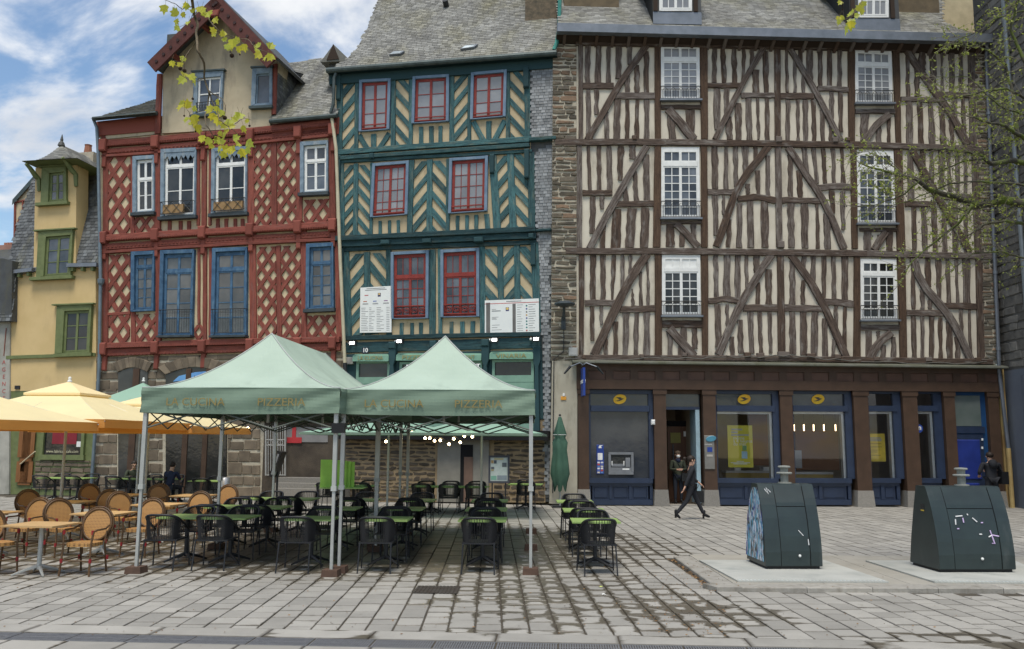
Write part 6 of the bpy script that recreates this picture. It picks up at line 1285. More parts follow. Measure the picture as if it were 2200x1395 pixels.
# flared hipped dormer roof with curved struts
ap_ = FW.loc(*H1(297, 160), .7); el = FW.loc(*H1(105, 240), -.75); er = FW.loc(*H1(372, 226), -.75); ebr = FW.loc(*H1(490, 288), 2.6); ebl = Vector((el.x - .1, 2.6, el.z)); rb_ = Vector((ap_.x + .3, 2.6, ap_.z - .1)); mid = lambda a, b, t, s: a.lerp(b, t) - Vector((0, 0, s))
ebr = Vector((er.x + .1, 2.6, er.z - .1)); dr_ = link('dormer_roof', None, YH)
def facet(a, b, c, d, sag):
    mb = MB(); n = 14
    for k in range(n):
        t0, t1 = k / n, (k + 1) / n
        def row(t): s = sag * math.sin(pi * t); return a.lerp(d, t) - Vector((0, 0, s)), b.lerp(c, t) - Vector((0, 0, s))
        (p, q), (r, s_) = row(t0), row(t1); m = max(1, int((q - p).length / .2))
        for i in range(m):
            mb.cur = .02 + R.random(); l = Vector((0, -.006, .014)); g = .012
            mb.face([p.lerp(q, (i + g) / m) + l, p.lerp(q, (i + 1 - g) / m) + l, s_.lerp(r, 1 - (i + 1 - g) / m) if False else r.lerp(s_, (i + 1 - g) / m), r.lerp(s_, (i + g) / m)])
        mb.face([p, q, s_, r])
    tag(mb.build('roof_slates', P['slatelight'], dr_), kind='stuff')
facet(el, er, ap_, ap_, .22); facet(er, ebr, rb_, ap_, .22); facet(ebl, el, ap_, rb_, .22)
MB().face([el, ebl, ebr, er]).build('soffit', P['olive'], dr_); MB().lathe([(.14, -.05), (.10, .08), (.05, .14), (.06, .2), (.01, .42)], ap_, 8).build('finial', P['slate'], dr_)
for x0, x1, y0, y1 in ((190, 125, 385, 252), (368, 300, 362, 222)):
    a = FW.loc(*H1(x0, y0), -.09); b = FW.loc(*H1(x1, y1), -.7); pts = [a, a + Vector((-.02, -.05, .45)), a.lerp(b, .45) + Vector((0, .1, .15)), b.lerp(a, .2) + Vector((0, .05, .08)), b]; MB().tube(pts, [.07, .09, .10, .08, .06], 6).build('strut', P['olive'], dr_)
ch = link('chimney', None, YH); a = FW.loc(178, 325, 2.0); MB().box(a.x - .6, a.x + .5, 2, 2.6, a.z - 2.2, a.z - .05).build('stack', P['mortar'], ch); MB().lathe([(.17, -.1), (.13, .3), (.15, .36)], (a.x, 2.3, a.z), 10).build('pot', M('terracotta', (.30, .13, .08), .8), ch)
lb = on_front('roof_vent', 'small dark vent plate low on yellow house wall', 'vent', FW); a, b = fw(*H2(150, 1285), -.07), fw(*H2(200, 1250), -.07); MB().box(a[0], b[0], -.10, -.05, a[1], b[1]).build('plate', P['iron'], lb)
# yellow house ground floor: olive shopfront, wooden door, rubble foot
MB().prism([fw(20, 838), fw(206, 836), fw(206, 1066), fw(18, 1062)], -.04, .4).build('shop_wall', P['olive'], YH)
dr = link('door', None, YH); a, b = fw(42, 1042), fw(78, 915); wd_ = M('orange door wood', (.24, .105, .035), .6, (.18, .075, .025), 4, stretch=(5, 1, .6)); MB().box(a[0], b[0], -.10, -.04, a[1], b[1]).build('leaf', wd_, dr)
for k in range(3): x = lerp(a[0], b[0], (k + .5) / 3); MB().box(x - .17, x + .17, -.125, -.1, a[1] + .1, a[1] + .85).box(x - .17, x + .17, -.125, -.1, a[1] + 1.0, b[1] - .1).build('plank', wd_, dr)
p, q = FW.loc(43, 998, -.18), FW.loc(76, 970, -.18); MB().cyl(p, q, .025, n=6).build('hand_rail', P['cream'], dr)
sw = link('shop_window', None, YH); a, b = fw(97, 977), fw(182, 920); MB().box(a[0], b[0], -.07, -.04, a[1], b[1]).build('pane', P['glassdark'], sw); fr_ = MB()
for bx in ((a[0] - .15, b[0] + .15, a[1] - .18, a[1]), (a[0] - .12, a[0], a[1], b[1] + .3), (b[0], b[0] + .12, a[1], b[1] + .3)): fr_.box(bx[0], bx[1], -.15, -.04, bx[2], bx[3])
fr_.build('frame', P['olive'], sw); MB().box(lerp(a[0], b[0], .2), lerp(a[0], b[0], .85), -.085, -.07, lerp(a[1], b[1], .4), b[1]).build('red_display', M('display red', (.22, .02, .03), .7), sw); MB().box(lerp(a[0], b[0], .86), b[0] - .05, -.09, -.085, lerp(a[1], b[1], .3), lerp(a[1], b[1], .5)).build('price_card', P['white'], sw)
text('lettering', 'www.labricolecafe.com', .15, M('cream letters', (.55, .52, .36), .6), sw, ((a[0] + b[0]) / 2, -.10, a[1] + .12), wid=(b[0] - a[0]) * .85)
stone_field(YH, [fw(78, 1052), fw(200, 1054), fw(200, 990), fw(78, 990)], -.05, rng, (.14, .24), (.25, .6), [P['ashlar']], .012, .05)
# pale neighbour at the far left with painted letters, slate-hung bay, red-framed gable behind
NH = thing('grey_slate_house', 'slate-hung house at left edge with red vertical letters below', 'building', FW.O, FW.a)
MB().prism([fw(-60, 690, -.1), fw(22, 690, -.1), fw(20, 1062, -.1), fw(-60, 1062, -.1)], -.12, 3).build('wall', M('pale wall', (.40, .39, .34), .9, dirt=(.2, .2, .17)), NH)
q = [FW.loc(px, py, -.35) for px, py in ((-60, 690), (24, 690), (26, 560), (5, 555), (-60, 560))]; slates('slate_cladding', NH, q, Vector((q[0].x, -.35, q[0].z)), Vector((1, 0, 0)), Vector((0, .1, 1)).normalized(), .19, .14, P['slate'], rng, .016)
MB().prism([(v.x, v.z) for v in q], -.34, 1).build('upper_wall', P['slate'], NH); a, b = fw(8, 765, -.13), fw(14, 705, -.13); MB().box(a[0], b[0], -.15, -.12, a[1], b[1]).build('red_post', P['red'], NH)
for k, ch_ in enumerate('AGENCE'): v = FW.loc(8, 779 + 15.5 * k, -.13); text('letter', ch_, .22, M('letter red', (.42, .10, .09), .8) if k == 0 else bpy.data.materials['letter red'], NH, (v.x, -.125, v.z))
RG = thing('red_framed_gable', 'small red timbered gable with dark roof edge behind yellow house', 'building', FW.O, FW.a)
gq = [FW.loc(*H1(x, y), 1.9) for x, y in ((70, 640), (72, 440), (170, 320), (170, 640))]; MB().prism([(v.x, v.z) for v in gq] , 1.9, 3).build('wall', P['cream'], RG)
for pts, w in (([(72, 640), (75, 435)], 12), ([(75, 560), (140, 440)], 9), ([(75, 440), (165, 420)], 9), ([(110, 620), (112, 430)], 8)): strip([(lambda v: (v.x, v.z))(FW.loc(*H1(*p), 1.9)) for p in pts], w / 2.25 * 32 / F, .05, y=1.9).build('timber', P['red'], RG)
a, b = FW.loc(*H1(60, 425), 1.8), FW.loc(*H1(185, 285), 1.8); MB().raw([a, b, b + Vector((0, 2, 0)), a + Vector((0, 2, 0)), a - Vector((0, 0, .25)), b - Vector((0, 0, .25))], [(0, 1, 2, 3), (4, 5, 1, 0)]).build('roof', P['gutter'], RG); MB().box(gq[0].x, gq[3].x + 1, 2.0, 6, 0, gq[0].z + .1).build('lower_body', P['cream'], RG)
LR = thing('low_far_roof', 'low slate roof with row of chimney pots at far left', 'building', FW.world((0, 0, 0)), FW.a)
q = [FW.loc(px, py, 4.5) for px, py in ((-60, 610), (30, 560), (30, 535), (-60, 535))]; MB().raw([FW.loc(-60, 660, 3.2), FW.loc(40, 640, 3.2), FW.loc(40, 535, 6), FW.loc(-60, 540, 6)], [(0, 1, 2, 3)]).build('roof', P['slate'], LR)
a, b = FW.loc(-5, 535, 6), FW.loc(26, 518, 6); MB().box(a.x, b.x, 6, 6.8, a.z - .4, lerp(a.z, b.z, .5)).build('stack', M('pink brick', (.33, .19, .15), .9), LR)
for k in range(5): MB().cyl((lerp(a.x, b.x, (k + .5) / 5), 6.4, lerp(a.z, b.z, .5)), (lerp(a.x, b.x, (k + .5) / 5), 6.4, b.z + .02), .1, n=7).build('pot', M('pot pink', (.36, .17, .12), .9) if k == 0 else bpy.data.materials['pot pink'], LR)
MB().box(FW.loc(-60, 700, 3.2).x, FW.loc(40, 700, 3.2).x, 3.2, 8, 0, FW.loc(0, 655, 3.2).z).build('wall', P['mortar'], LR)
# ---------------------------------------------------------------- terrace: tents
rng = random.Random(8)
cloth = M('tent cloth green', (.37, .46, .38), .75, (.33, .415, .34), 1.2, dirt=(.275, .345, .285), dsc=.9, dlo=.5, dhi=.7, spec=.3, bump=.5, bsc=2.2); valc = M('shaded wet valance green', (.185, .26, .195), .7, (.145, .21, .155), 1.2, spec=.3)  # valance is the same cloth, its colour darkened for shade and wet
alu = M('tent aluminium', (.46, .47, .45), .45, (.38, .39, .37), 3, metal=.4); piping = M('grey piping', (.42, .44, .42), .7); brown = M('foot weight', (.11, .065, .045), .85, (.07, .042, .03), 6)
goldt = M('faded ochre print', (.27, .215, .08), .8)
def onY(px, Y): return atY(px, 950, Y).x
def tent(label, fl, fr_, dep, name='market_tent'):
    a, b = fl, fr_; w = (b - a).length; t = thing(name, label, 'tent', (a.x, a.y, 0), math.atan2(b.y - a.y, b.x - a.x), 'green restaurant tents'); ze, zv, zp = 2.80, 2.42, 3.82; o = .06; h = w / 2
    ring = [Vector((-o, -o, ze)), Vector((w + o, -o, ze)), Vector((w + o, dep + o, ze)), Vector((-o, dep + o, ze))]; hy = 1.32; r0, r1 = Vector((h - .03, hy, zp)), Vector((h - .06, dep - hy, zp)); mb = MB(); n = 12
    for A, B, C, D in ((ring[0], ring[1], r0, r0), (ring[1], ring[2], r1, r0), (ring[2], ring[3], r1, r1), (ring[3], ring[0], r0, r1)):
        def row(k):
            s = k / n; z = lerp(ze, zp, s ** 1.72); return [Vector((*A.lerp(D, s).lerp(B.lerp(C, s), u / 16).xy, z - .02 * math.sin(pi * s) * math.sin(pi * u / 16) ** 2 + .022 * math.sin(pi * s) * math.sin(pi * u / 16) * noise.noise((A.x + u * .5, A.y + k * .55, 3.3)))) for u in range(17)]
        for k in range(n):
            p, q = row(k), row(k + 1)
            for u in range(16): mb.face([p[u], p[u + 1], q[u + 1], q[u]] if k < n - 1 or C is not D else [p[u], p[u + 1], q[u]])
    mb.build('canopy', cloth, t, True)
    mb = MB()
    for A, D in ((ring[0], r0), (ring[1], r0), (ring[2], r1), (ring[3], r1)): mb.tube([Vector((*A.lerp(D, k / n).xy, lerp(ze, zp, (k / n) ** 1.72) + .006)) for k in range(n + 1)], .011, 5)
    mb.build('seam_piping', piping, t)
    for k in range(4):
        A, B = ring[k], ring[(k + 1) % 4]; m = MB(); d = (B - A).normalized(); nn_ = Vector((d.y, -d.x, 0)); L_ = (B - A).length; N_ = 60
        def pt(i, j): u = i / N_; return A + (B - A) * u + Vector((0, 0, lerp(0, zv - ze, j / 8) - (.02 * math.sin(pi * u) if j == 8 else 0) + (.012 * (1 - abs(2 * u - 1)) if j == 0 else 0))) + nn_ * (.010 * math.sin(u * 9 + j * .8) + .014 * math.sin(u * 23 + 1.2 * j) * (abs(2 * u - 1)) ** 2)
        for i in range(N_):
            for j in range(8): m.face([pt(i, j), pt(i, j + 1), pt(i + 1, j + 1), pt(i + 1, j)])
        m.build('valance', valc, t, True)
    for x, wd, s in ((.27 * w, .92, 'LA CUCINA'), (.72 * w, .74, 'PIZZERIA')): text('lettering', s, .17, goldt, t, (x, -o - .032, (ze + zv) / 2 - .03), wid=wd)
    for y in (0, dep / 2, dep):
        for x in (0, w):
            l_ = link('leg', None, t); MB().box(x - .022, x + .022, y - .022, y + .022, .0, 1.3).build('lower_tube', alu, l_); MB().box(x - .03, x + .03, y - .03, y + .03, 1.28, 2.72).build('upper_tube', alu, l_); MB().box(x - .04, x + .04, y - .04, y + .04, 1.25, 1.32).build('slider', piping, l_)
            MB().raw([(x + sx * q, y + sy * q, z) for z, q in ((0, .125), (.10, .115)) for sx, sy in ((-1, -1), (1, -1), (1, 1), (-1, 1))] , [(4, 5, 6, 7), (0, 1, 5, 4), (1, 2, 6, 5), (2, 3, 7, 6), (3, 0, 4, 7)]).build('foot_weight', brown, l_)
    def scissor(p, q, n_, nm):
        m = MB()
        for k in range(n_):
            A, B = p.lerp(q, k / n_), p.lerp(q, (k + 1) / n_); zz = .15; m.tube([A + Vector((0, 0, zz)), B - Vector((0, 0, zz))], .013, 4); m.tube([A - Vector((0, 0, zz)), B + Vector((0, 0, zz))], .013, 4)
        m.build(nm, M('truss grey', (.13, .145, .125), .7) if not bpy.data.materials.get('truss grey') else bpy.data.materials['truss grey'], t)
    z = 2.33
    for y in (0, dep / 2, dep): scissor(Vector((0, y, z)), Vector((w, y, z)), 3, 'truss')
    for x in (0, w):
        for y in (0, dep / 2): scissor(Vector((x, y, z)), Vector((x, y + dep / 2, z)), 4, 'truss')
    MB().box(h - .05, h - .01, hy - .02, hy + .02, 2.3, zp - .03).build('peak_post', alu, t); MB().box(h - .08, h - .04, dep - hy - .02, dep - hy + .02, 2.3, zp - .03).build('peak_post', alu, t)
    return t
TL = tent('left green pizzeria tent with peaked canopy beside orange parasols', Vector((onY(310, 13.45), 13.45, 0)), Vector((onY(721, 13.25), 13.25, 0)), 6.0)
TR = tent('right green pizzeria tent with peaked canopy in front of teal house', ground(728, 1230), ground(1140, 1234), 6.0)
v_ = Vector((onY(727, 13.22), 13.2, 0)); tag(MB().box(v_.x - .10, v_.x + .10, v_.y - .045, v_.y + .045, 2.12, 2.27).build('strap', P['black']), 'black strap binding the two middle tent legs together', 'strap')
# ---------------------------------------------------------------- parasols
def fabric(name, c, tr, f=.4):
    m, n, l, b = newmat(name); tl = n.new('ShaderNodeBsdfTranslucent'); tl.inputs[0].default_value = (*tr, 1); ms = n.new('ShaderNodeMixShader'); ms.inputs[0].default_value = f
    tcn = n.new('ShaderNodeTexCoord'); l.new(mixc(n, l, rampn(n, l, noisen(n, l, tcn.outputs['Object'], 1.3, 4), [(.35, 0.0), (.7, 1.0)]), c, tuple(x * .9 for x in c)), b.inputs['Base Color']); b.inputs['Roughness'].default_value = .8
    l.new(b.outputs[0], ms.inputs[1]); l.new(tl.outputs[0], ms.inputs[2]); l.new(ms.outputs[0], n['Material Output'].inputs[0]); return m
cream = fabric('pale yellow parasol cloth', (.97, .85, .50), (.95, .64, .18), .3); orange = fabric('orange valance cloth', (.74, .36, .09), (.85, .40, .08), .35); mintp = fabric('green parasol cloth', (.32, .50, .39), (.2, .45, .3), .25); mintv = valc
def parasol(label, x, y, half, rz, ze, zp, cl, vl, vent=True, vh=.17, group=None, hy=None):
    t = thing('parasol', label, 'parasol', (x, y, 0), rz, group); hy = hy or half; cs = [Vector((sx * half, sy * hy, ze)) for sx, sy in ((-1, -1), (1, -1), (1, 1), (-1, 1))]; top = Vector((0, 0, zp)); mb = MB(); n = 6
    for k in range(4):
        A, B = cs[k], cs[(k + 1) % 4]; Mid = (A + B) / 2 * 1.0; Mid = Vector((Mid.x, Mid.y, ze)); 
        for P_, Q_ in ((A, Mid), (Mid, B)):
            for j in range(n):
                s0, s1 = j / n, (j + 1) / n; p, q, r, s_ = P_.lerp(top, s0), Q_.lerp(top, s0), Q_.lerp(top, s1), P_.lerp(top, s1); sg = .05
                for v, s in ((p, s0), (q, s0), (r, s1), (s_, s1)): v.z -= sg * math.sin(pi * s)
                mb.face([p, q, r, s_] if j < n - 1 else [p, q, r])
    mb.build('canopy', cl, t)
    if vent:
        mb = MB()
        for k in range(4): A, B = cs[k].lerp(top, .68) + Vector((0, 0, .035)), cs[(k + 1) % 4].lerp(top, .68) + Vector((0, 0, .035)); mb.face([A, B, top + Vector((0, 0, .05))]); mb.face([A, A - Vector((0, 0, .05)), B - Vector((0, 0, .05)), B])
        mb.build('vent_flap', cl, t)
    for k in range(4):
        A, B = cs[k], cs[(k + 1) % 4]; m = MB(); N_ = 10; d = (B - A).normalized(); nn_ = Vector((d.y, -d.x, 0))
        def pt(u, z): return A.lerp(B, u) + nn_ * (.012 * math.sin(u * 17) if z else .004) + Vector((0, 0, z))
        for i in range(N_): m.face([pt(i / N_, .005), pt(i / N_, -vh), pt((i + 1) / N_, -vh), pt((i + 1) / N_, .005)])
        m.build('valance', vl, t)
    MB().cyl((0, 0, .03), (0, 0, zp), .032, n=10).build('pole', alu, t); MB().lathe([(.05, 0), (.05, .03), (.03, .04), (.035, .10), (.01, .12)], (0, 0, zp + .04), 10).build('finial', P['white'], t); MB().box(-.35, .35, -.35, .35, 0, .06).build('base', P['granite'], t)
    for k in range(8):
        e = cs[k // 2] if k % 2 == 0 else (cs[k // 2] + cs[(k // 2 + 1) % 4]) / 2; MB().tube([(0, 0, zp - .08), e - Vector((0, 0, .04))], .012, 4).build('rib', alu, t)
    return t
def onY(px, Y): return atY(px, 950, Y).x
parasol('pale yellow parasol with orange valance cut by left edge', -10.7, 15.9, 2.0, math.radians(-18), 2.33, 3.16, cream, orange, group='yellow parasols')
parasol('pale yellow parasol with vent flap and white finial', onY(140, 19.4), 19.4, 2.0, math.radians(-4), 2.40, 3.24, cream, orange, group='yellow parasols')
parasol('pale yellow parasol farthest back beside left tent', onY(318, 23.2), 23.2, 2.05, math.radians(-3), 2.34, 3.16, cream, orange, group='yellow parasols')
parasol('dull green parasol top peeking above the yellow parasols', onY(300, 26.6), 26.6, 1.5, 0, 2.9, 3.75, mintp, mintp, False, .1)
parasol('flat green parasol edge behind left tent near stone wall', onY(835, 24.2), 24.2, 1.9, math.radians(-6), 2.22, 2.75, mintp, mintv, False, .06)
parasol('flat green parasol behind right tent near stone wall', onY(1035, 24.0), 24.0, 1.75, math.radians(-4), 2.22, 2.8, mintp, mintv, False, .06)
# closed parasol
cpv = ground(1203, 1077); t = thing('closed_parasol', 'folded dark green parasol standing beside plaster pier', 'parasol', (onY(1203, 27.2), 27.2, 0)); t.scale = (1, 1, .93); n = 16; prof = [(.18, .62), (.22, .8), (.30, 1.1), (.27, 1.5), (.23, 1.9), (.25, 2.15), (.17, 2.3), (.22, 2.42), (.12, 2.75), (.05, 3.0)]; mb = MB(); vs_ = []
for k, (r_, z) in enumerate(prof):
    for q in range(n): a = 2 * pi * q / n; rr = r_ * (1 + .22 * math.cos(a * 4 + k * .25)) * .85; vs_.append((rr * math.cos(a), rr * math.sin(a), z - (.14 * math.cos(a * 4 + .6) if k == 0 else 0)))
mb.raw(vs_, [(k * n + q, k * n + (q + 1) % n, (k + 1) * n + (q + 1) % n, (k + 1) * n + q) for k in range(len(prof) - 1) for q in range(n)]).build('cloth', M('dark green cloth', (.06, .13, .09), .85, (.04, .095, .065), 3), t, True)
MB().tube([(.21 * math.cos(a * pi / 6), .21 * math.sin(a * pi / 6), 2.4) for a in range(12)], .012, 4, closed=True).build('trim', piping, t); MB().cyl((0, 0, .05), (0, 0, 3.05), .025, n=8).build('pole', alu, t); MB().ball((0, 0, 3.06), .04).build('finial', P['iron'], t); MB().box(-.25, .25, -.25, .25, 0, .07).build('base', P['iron'], t)
# ---------------------------------------------------------------- furniture
blk_ = M('black lacquer', (.014, .015, .018), .45, (.02, .021, .024), 3, spec=.4); green = M('lime table top', (.275, .40, .125), .5, (.245, .36, .105), 2, spec=.4); tan = M('pale wood top', (.56, .37, .17), .55, (.48, .30, .13), 3, stretch=(1, 8, 1), orand=.1); cane = M('bamboo brown', (.115, .062, .026), .5, (.07, .038, .016), 8, spec=.4, orand=.15); redb = M('red binding', (.30, .02, .025), .6)
def weave():
    m, n, l, b = newmat('cane weave'); tcn = n.new('ShaderNodeTexCoord'); sp = n.new('ShaderNodeSeparateXYZ'); l.new(tcn.outputs['UV'], sp.inputs[0])
    def s(o): return mathn(n, l, 'SINE', mathn(n, l, 'MULTIPLY', o, 2 * pi / .045))
    c = mixc(n, l, rampn(n, l, mathn(n, l, 'MULTIPLY', s(mathn(n, l, 'ADD', sp.outputs[0], sp.outputs[1])), s(mathn(n, l, 'SUBTRACT', sp.outputs[0], sp.outputs[1]))), [(.35, 0.0), (.5, 1.0)]), (.41, .22, .068), (.07, .025, .015))
    oi = n.new('ShaderNodeObjectInfo'); hs = n.new('ShaderNodeHueSaturation'); l.new(mathn(n, l, 'ADD', mathn(n, l, 'MULTIPLY', oi.outputs['Random'], .3), .85), hs.inputs['Value']); l.new(c, hs.inputs['Color']); l.new(hs.outputs[0], b.inputs['Base Color']); b.inputs['Roughness'].default_value = .6; return m
wv = weave()
def cord_chair():
    t = link('cord_chair', None); w, d = .27, .25; SH = .45
    for sx in (-1, 1):
        MB().tube([(sx * (w + .02), -d - .03, 0), (sx * w, -d + .01, SH), (sx * w, -d + .03, .55)], .012, 6).build('leg', blk_, t); MB().tube([(sx * (w - .02), d + .09, 0), (sx * (w - .03), d, SH)], .012, 6).build('leg', blk_, t)
    rail = []
    for k in range(21):
        u = k / 20; a = pi * u; x = -w * math.cos(a); x = math.copysign(abs(x / w) ** .45 * w, x) if abs(x) > 1e-6 else 0; y = lerp(-d + .03, d + .08, min(1, (math.sin(a)) ** .4)); z = lerp(.58, .84, min(1, math.sin(a) ** .38)); rail.append(Vector((x, y, z)))
    MB().tube(rail, .019, 6).build('rail', blk_, t, True)
    MB().box(-w + .01, w - .01, -d, d, SH - .012, SH + .012).build('seat', blk_, t)
    mb = MB()
    for k in range(56):
        u = (k + .5) / 56; i = min(19, int(u * 20)); p = rail[i].lerp(rail[i + 1], u * 20 - i); q = Vector((max(-w + .02, min(w - .02, p.x * .92)), min(d - .01, max(-d + .03, p.y - .05)), SH)); mb.tube([p, q], 0.0055, 3, False)
    mb.build('cord_back', blk_, t); return t
def bistro_chair():
    t = link('bistro_chair', None); SH = .45
    for sx in (-1, 1):
        MB().tube([(sx * .23, -.24, 0), (sx * .21, -.21, SH), (sx * .235, -.20, .64)], .015, 6).build('leg', cane, t); MB().tube([(sx * .20, .29, 0), (sx * .19, .21, SH), (sx * .20, .24, .62)], .015, 6).build('leg', cane, t)
        MB().tube([(sx * .235, -.20, .64), (sx * .25, -.12, .66), (sx * .25, .1, .66), (sx * .225, .25, .70)], .015, 6).build('arm', cane, t)
    ov = [(.225 * math.cos(a * pi / 12), .255 + .10 * (.5 + .5 * math.sin(a * pi / 12)), .70 + .235 * math.sin(a * pi / 12)) for a in range(24)]
    MB().tube(ov, .020, 6, closed=True).build('back_frame', cane, t, True); MB().tube([(x * 1.13, y + .012, .70 + (z - .70) * 1.13) for x, y, z in ov], .014, 6, closed=True).build('back_frame', cane, t, True)
    mb = MB(); inn = [(x * .93, y - .004, .70 + (z - .70) * .93) for x, y, z in ov]; mb.face(inn, [(x, z) for x, y, z in inn]); mb.face([(x, y + .01, z) for x, y, z in inn][::-1], [(x, z) for x, y, z in inn][::-1]); mb.build('back_panel', wv, t)
    mb = MB(); ring = [(.22 * math.copysign(abs(math.cos(a * pi / 10)) ** .6, math.cos(a * pi / 10)), .22 * math.copysign(abs(math.sin(a * pi / 10)) ** .6, math.sin(a * pi / 10))) for a in range(20)]
    mb.face([(x, y, SH + .02) for x, y in ring], ring)
    for k in range(20): (x0, y0), (x1, y1) = ring[k], ring[(k + 1) % 20]; mb.face([(x0, y0, SH - .03), (x1, y1, SH - .03), (x1, y1, SH + .02), (x0, y0, SH + .02)], [(k * .03, 0), (k * .03 + .03, 0), (k * .03 + .03, .05), (k * .03, .05)])
    mb.face([(x, y, SH - .03) for x, y in ring][::-1]); mb.build('seat', wv, t)
    mb = MB()
    for z in (.22,):
        for a, b in (((-.22, -.22), (.22, -.22)), ((-.2, .25), (.2, .25)), ((-.22, -.22), (-.2, .25)), ((.22, -.22), (.2, .25))): mb.tube([(a[0], a[1], z), (b[0], b[1], z)], .010, 5)
    mb.build('stretcher', cane, t)
    for sx in (-1, 1):
        for y, z in ((-.222, .22), (-.20, .63), (.25, .22), (.225, .46)): MB().cyl((sx * (.221 if z != .46 else .19), y, z - .03), (sx * (.221 if z != .46 else .19), y, z + .03), .021, n=7).build('binding', redb, t)
    return t
def table(w, d, topm, colm, h=.74, nm='cafe_table'):
    t = link(nm, None); MB().box(-w / 2, w / 2, -d / 2, d / 2, h - .025, h).build('top', topm, t); xs = (-w / 4, w / 4) if w > 1.2 else (0,)
    for x in xs:
        MB().cyl((x, 0, .08), (x, 0, h - .025), .035, n=10).build('column', colm, t)
        for a in range(4): q = a * pi / 2 + pi / 4; MB().tube([(x, 0, .13), (x + .2 * math.cos(q), .2 * math.sin(q), .07), (x + .36 * math.cos(q), .36 * math.sin(q), .015)], [.03, .022, .014], 5).build('foot', colm, t)
    MB().box(-w / 2 + .06, w / 2 - .06, -.05, .05, h - .05, h - .026).build('bearer', colm, t); return t
protoC, protoB = cord_chair(), bistro_chair(); used = {'c': False, 'b': False}; cacheT = {}
def place(kind, x, y, rz, label):
    pr = {'c': protoC, 'b': protoB}[kind]; o = copy_tree(pr) if used[kind] else pr; used[kind] = True; o.location = (x, y, 0); o.rotation_euler = (0, 0, rz + R.uniform(-.06, .06)); tag(o, label, 'chair', {'c': 'black corded terrace chairs', 'b': 'rattan bistro chairs'}[kind]); return o
def place_table(x, y, w, d, rz, label, topm=None, colm=None, nm='green_table'):
    k = (w, d, nm)
    if k in cacheT: o = copy_tree(cacheT[k])
    else: o = cacheT[k] = table(w, d, topm or green, colm or blk_, nm=nm)
    o.location = (x, y, 0); o.rotation_euler = (0, 0, rz); tag(o, label, 'table', 'lime green terrace tables' if nm == 'green_table' else 'pale wooden terrace tables'); return o
cols = [(-5.05, 1.5, "under left tent's left half"), (-3.28, .78, 'under left tent near middle legs'), (-2.05, .78, 'under right tent near middle legs'), (-.46, .78, "under right tent's right half"), (1.38, .78, 'in the open right of tents')]
for j, (Y, rn) in enumerate(((14.15, 'front-row'), (16.35, 'middle-row'), (18.75, 'back-row'))):
    for i, (X, w, cn) in enumerate(cols):
        yo = (-.1 if i > 3 else 0) + (.2 if i == 0 else 0); yc = Y + .4 + yo; rz = math.radians(-4 if i == 0 else -1)
        place_table(X, yc, w, .74, rz, '%s lime green table %s' % (rn, cn))
        for s, sn in ((-1, 'near'), (1, 'far')):
            if w > 1: 
                for dx, dn in ((-.42, 'left'), (.38, 'right')): place('c', X + dx, yc + (s * .52 if s > 0 else -.74), pi if s < 0 else 0, 'black corded chair, %s %s, %s green table %s' % (sn, dn, rn, cn))
            else: place('c', X + .03 * s, yc + (s * .50 if s > 0 else -.74), pi if s < 0 else 0, 'black corded chair, %s side of %s green table %s' % (sn, rn, cn))
for X, Y, w, nm in ((-1.75, 25.0, 2.2, 'long green table before pale door of teal house'), (.45, 26.6, 1.0, 'small green table at rubble wall right of menu board'), (-4.7, 25.2, 1.7, 'green table before the passage steps'), (onY(150, 29.0), 29.0, 1.7, 'green table in front of olive shop window'), (onY(318, 28.6), 28.6, 2.2, 'long green table before red house arches'), (onY(452, 27.6), 27.6, 1.0, 'short green table beside stone pier of red house')):
    place_table(X, Y, w, .74, math.radians(-8), nm); k = max(1, int(w / .7))
    for q in range(k):
        dx = lerp(-w / 2 + .35, w / 2 - .35, .5 if k == 1 else q / (k - 1)); on = '' if k == 1 else (', left one', ', middle one', ', right one')[q if k == 3 else 2 * q]
        short = nm.replace('long ', '').replace('small ', '').replace('short ', '')
        place('c', X + dx, Y - .5, pi, 'black chair on near side of ' + short + on); place('c', X + dx, Y + .5, 0, 'black chair on far side of ' + short + on)
# wooden tables with rattan chairs at the left
wt_ = [(-7.05, 13.25, 'nearest', 'right-hand'), (-7.1, 15.35, 'second', 'right-hand'), (-7.0, 17.5, 'third', 'right-hand'), (-7.35, 20.3, 'fourth', 'right-hand'), (-9.1, 15.3, 'second', 'left-hand'), (-9.1, 18.0, 'third', 'left-hand'), (-9.0, 20.4, 'fourth', 'left-hand')]
for X, Y, o, s in wt_:
    place_table(X, Y, .82, .72, math.radians(-7), 'pale wooden table, %s in the %s row of rattan seats' % (o, s), tan, alu, 'wooden_table')
    place('b', X - .66, Y - .02, math.radians(50), 'rattan chair left of %s wooden table in %s row' % (o, s)); place('b', X + .64, Y + .05, math.radians(-6), 'rattan chair right of %s wooden table in %s row' % (o, s))
# string of bulbs
sl_ = thing('string_light', 'string of warm round bulbs hung behind right tent', 'string light', (0, 0, 0)); E1 = Crop(700, 700, 3.93); bulb = EMIT('warm bulb', (1.0, .74, .40), 14); bp = sorted([(438, 967), (508, 978), (727, 901), (838, 950), (877, 950), (918, 972), (967, 968), (1040, 1000), (1080, 955), (1135, 985), (1170, 932), (1237, 938)]); vv = [atY(*E1(*p), 22.4) for p in bp]
for v in vv: MB().ball(v, .034, n=8, m=6).build('bulb', bulb, sl_, True)
MB().tube([v + Vector((0, 0, .07)) for v in vv], .008, 4).build('wire', P['iron'], sl_)
sl2 = thing('string_light', 'pair of warm bulbs glowing beside tip of the far yellow parasol', 'string light', (0, 0, 0)); vv = [atY(477, 921, 26.5), atY(532, 920, 26.5)]
for v in vv: MB().ball(v, .045, n=8, m=6).build('bulb', bulb, sl2, True)
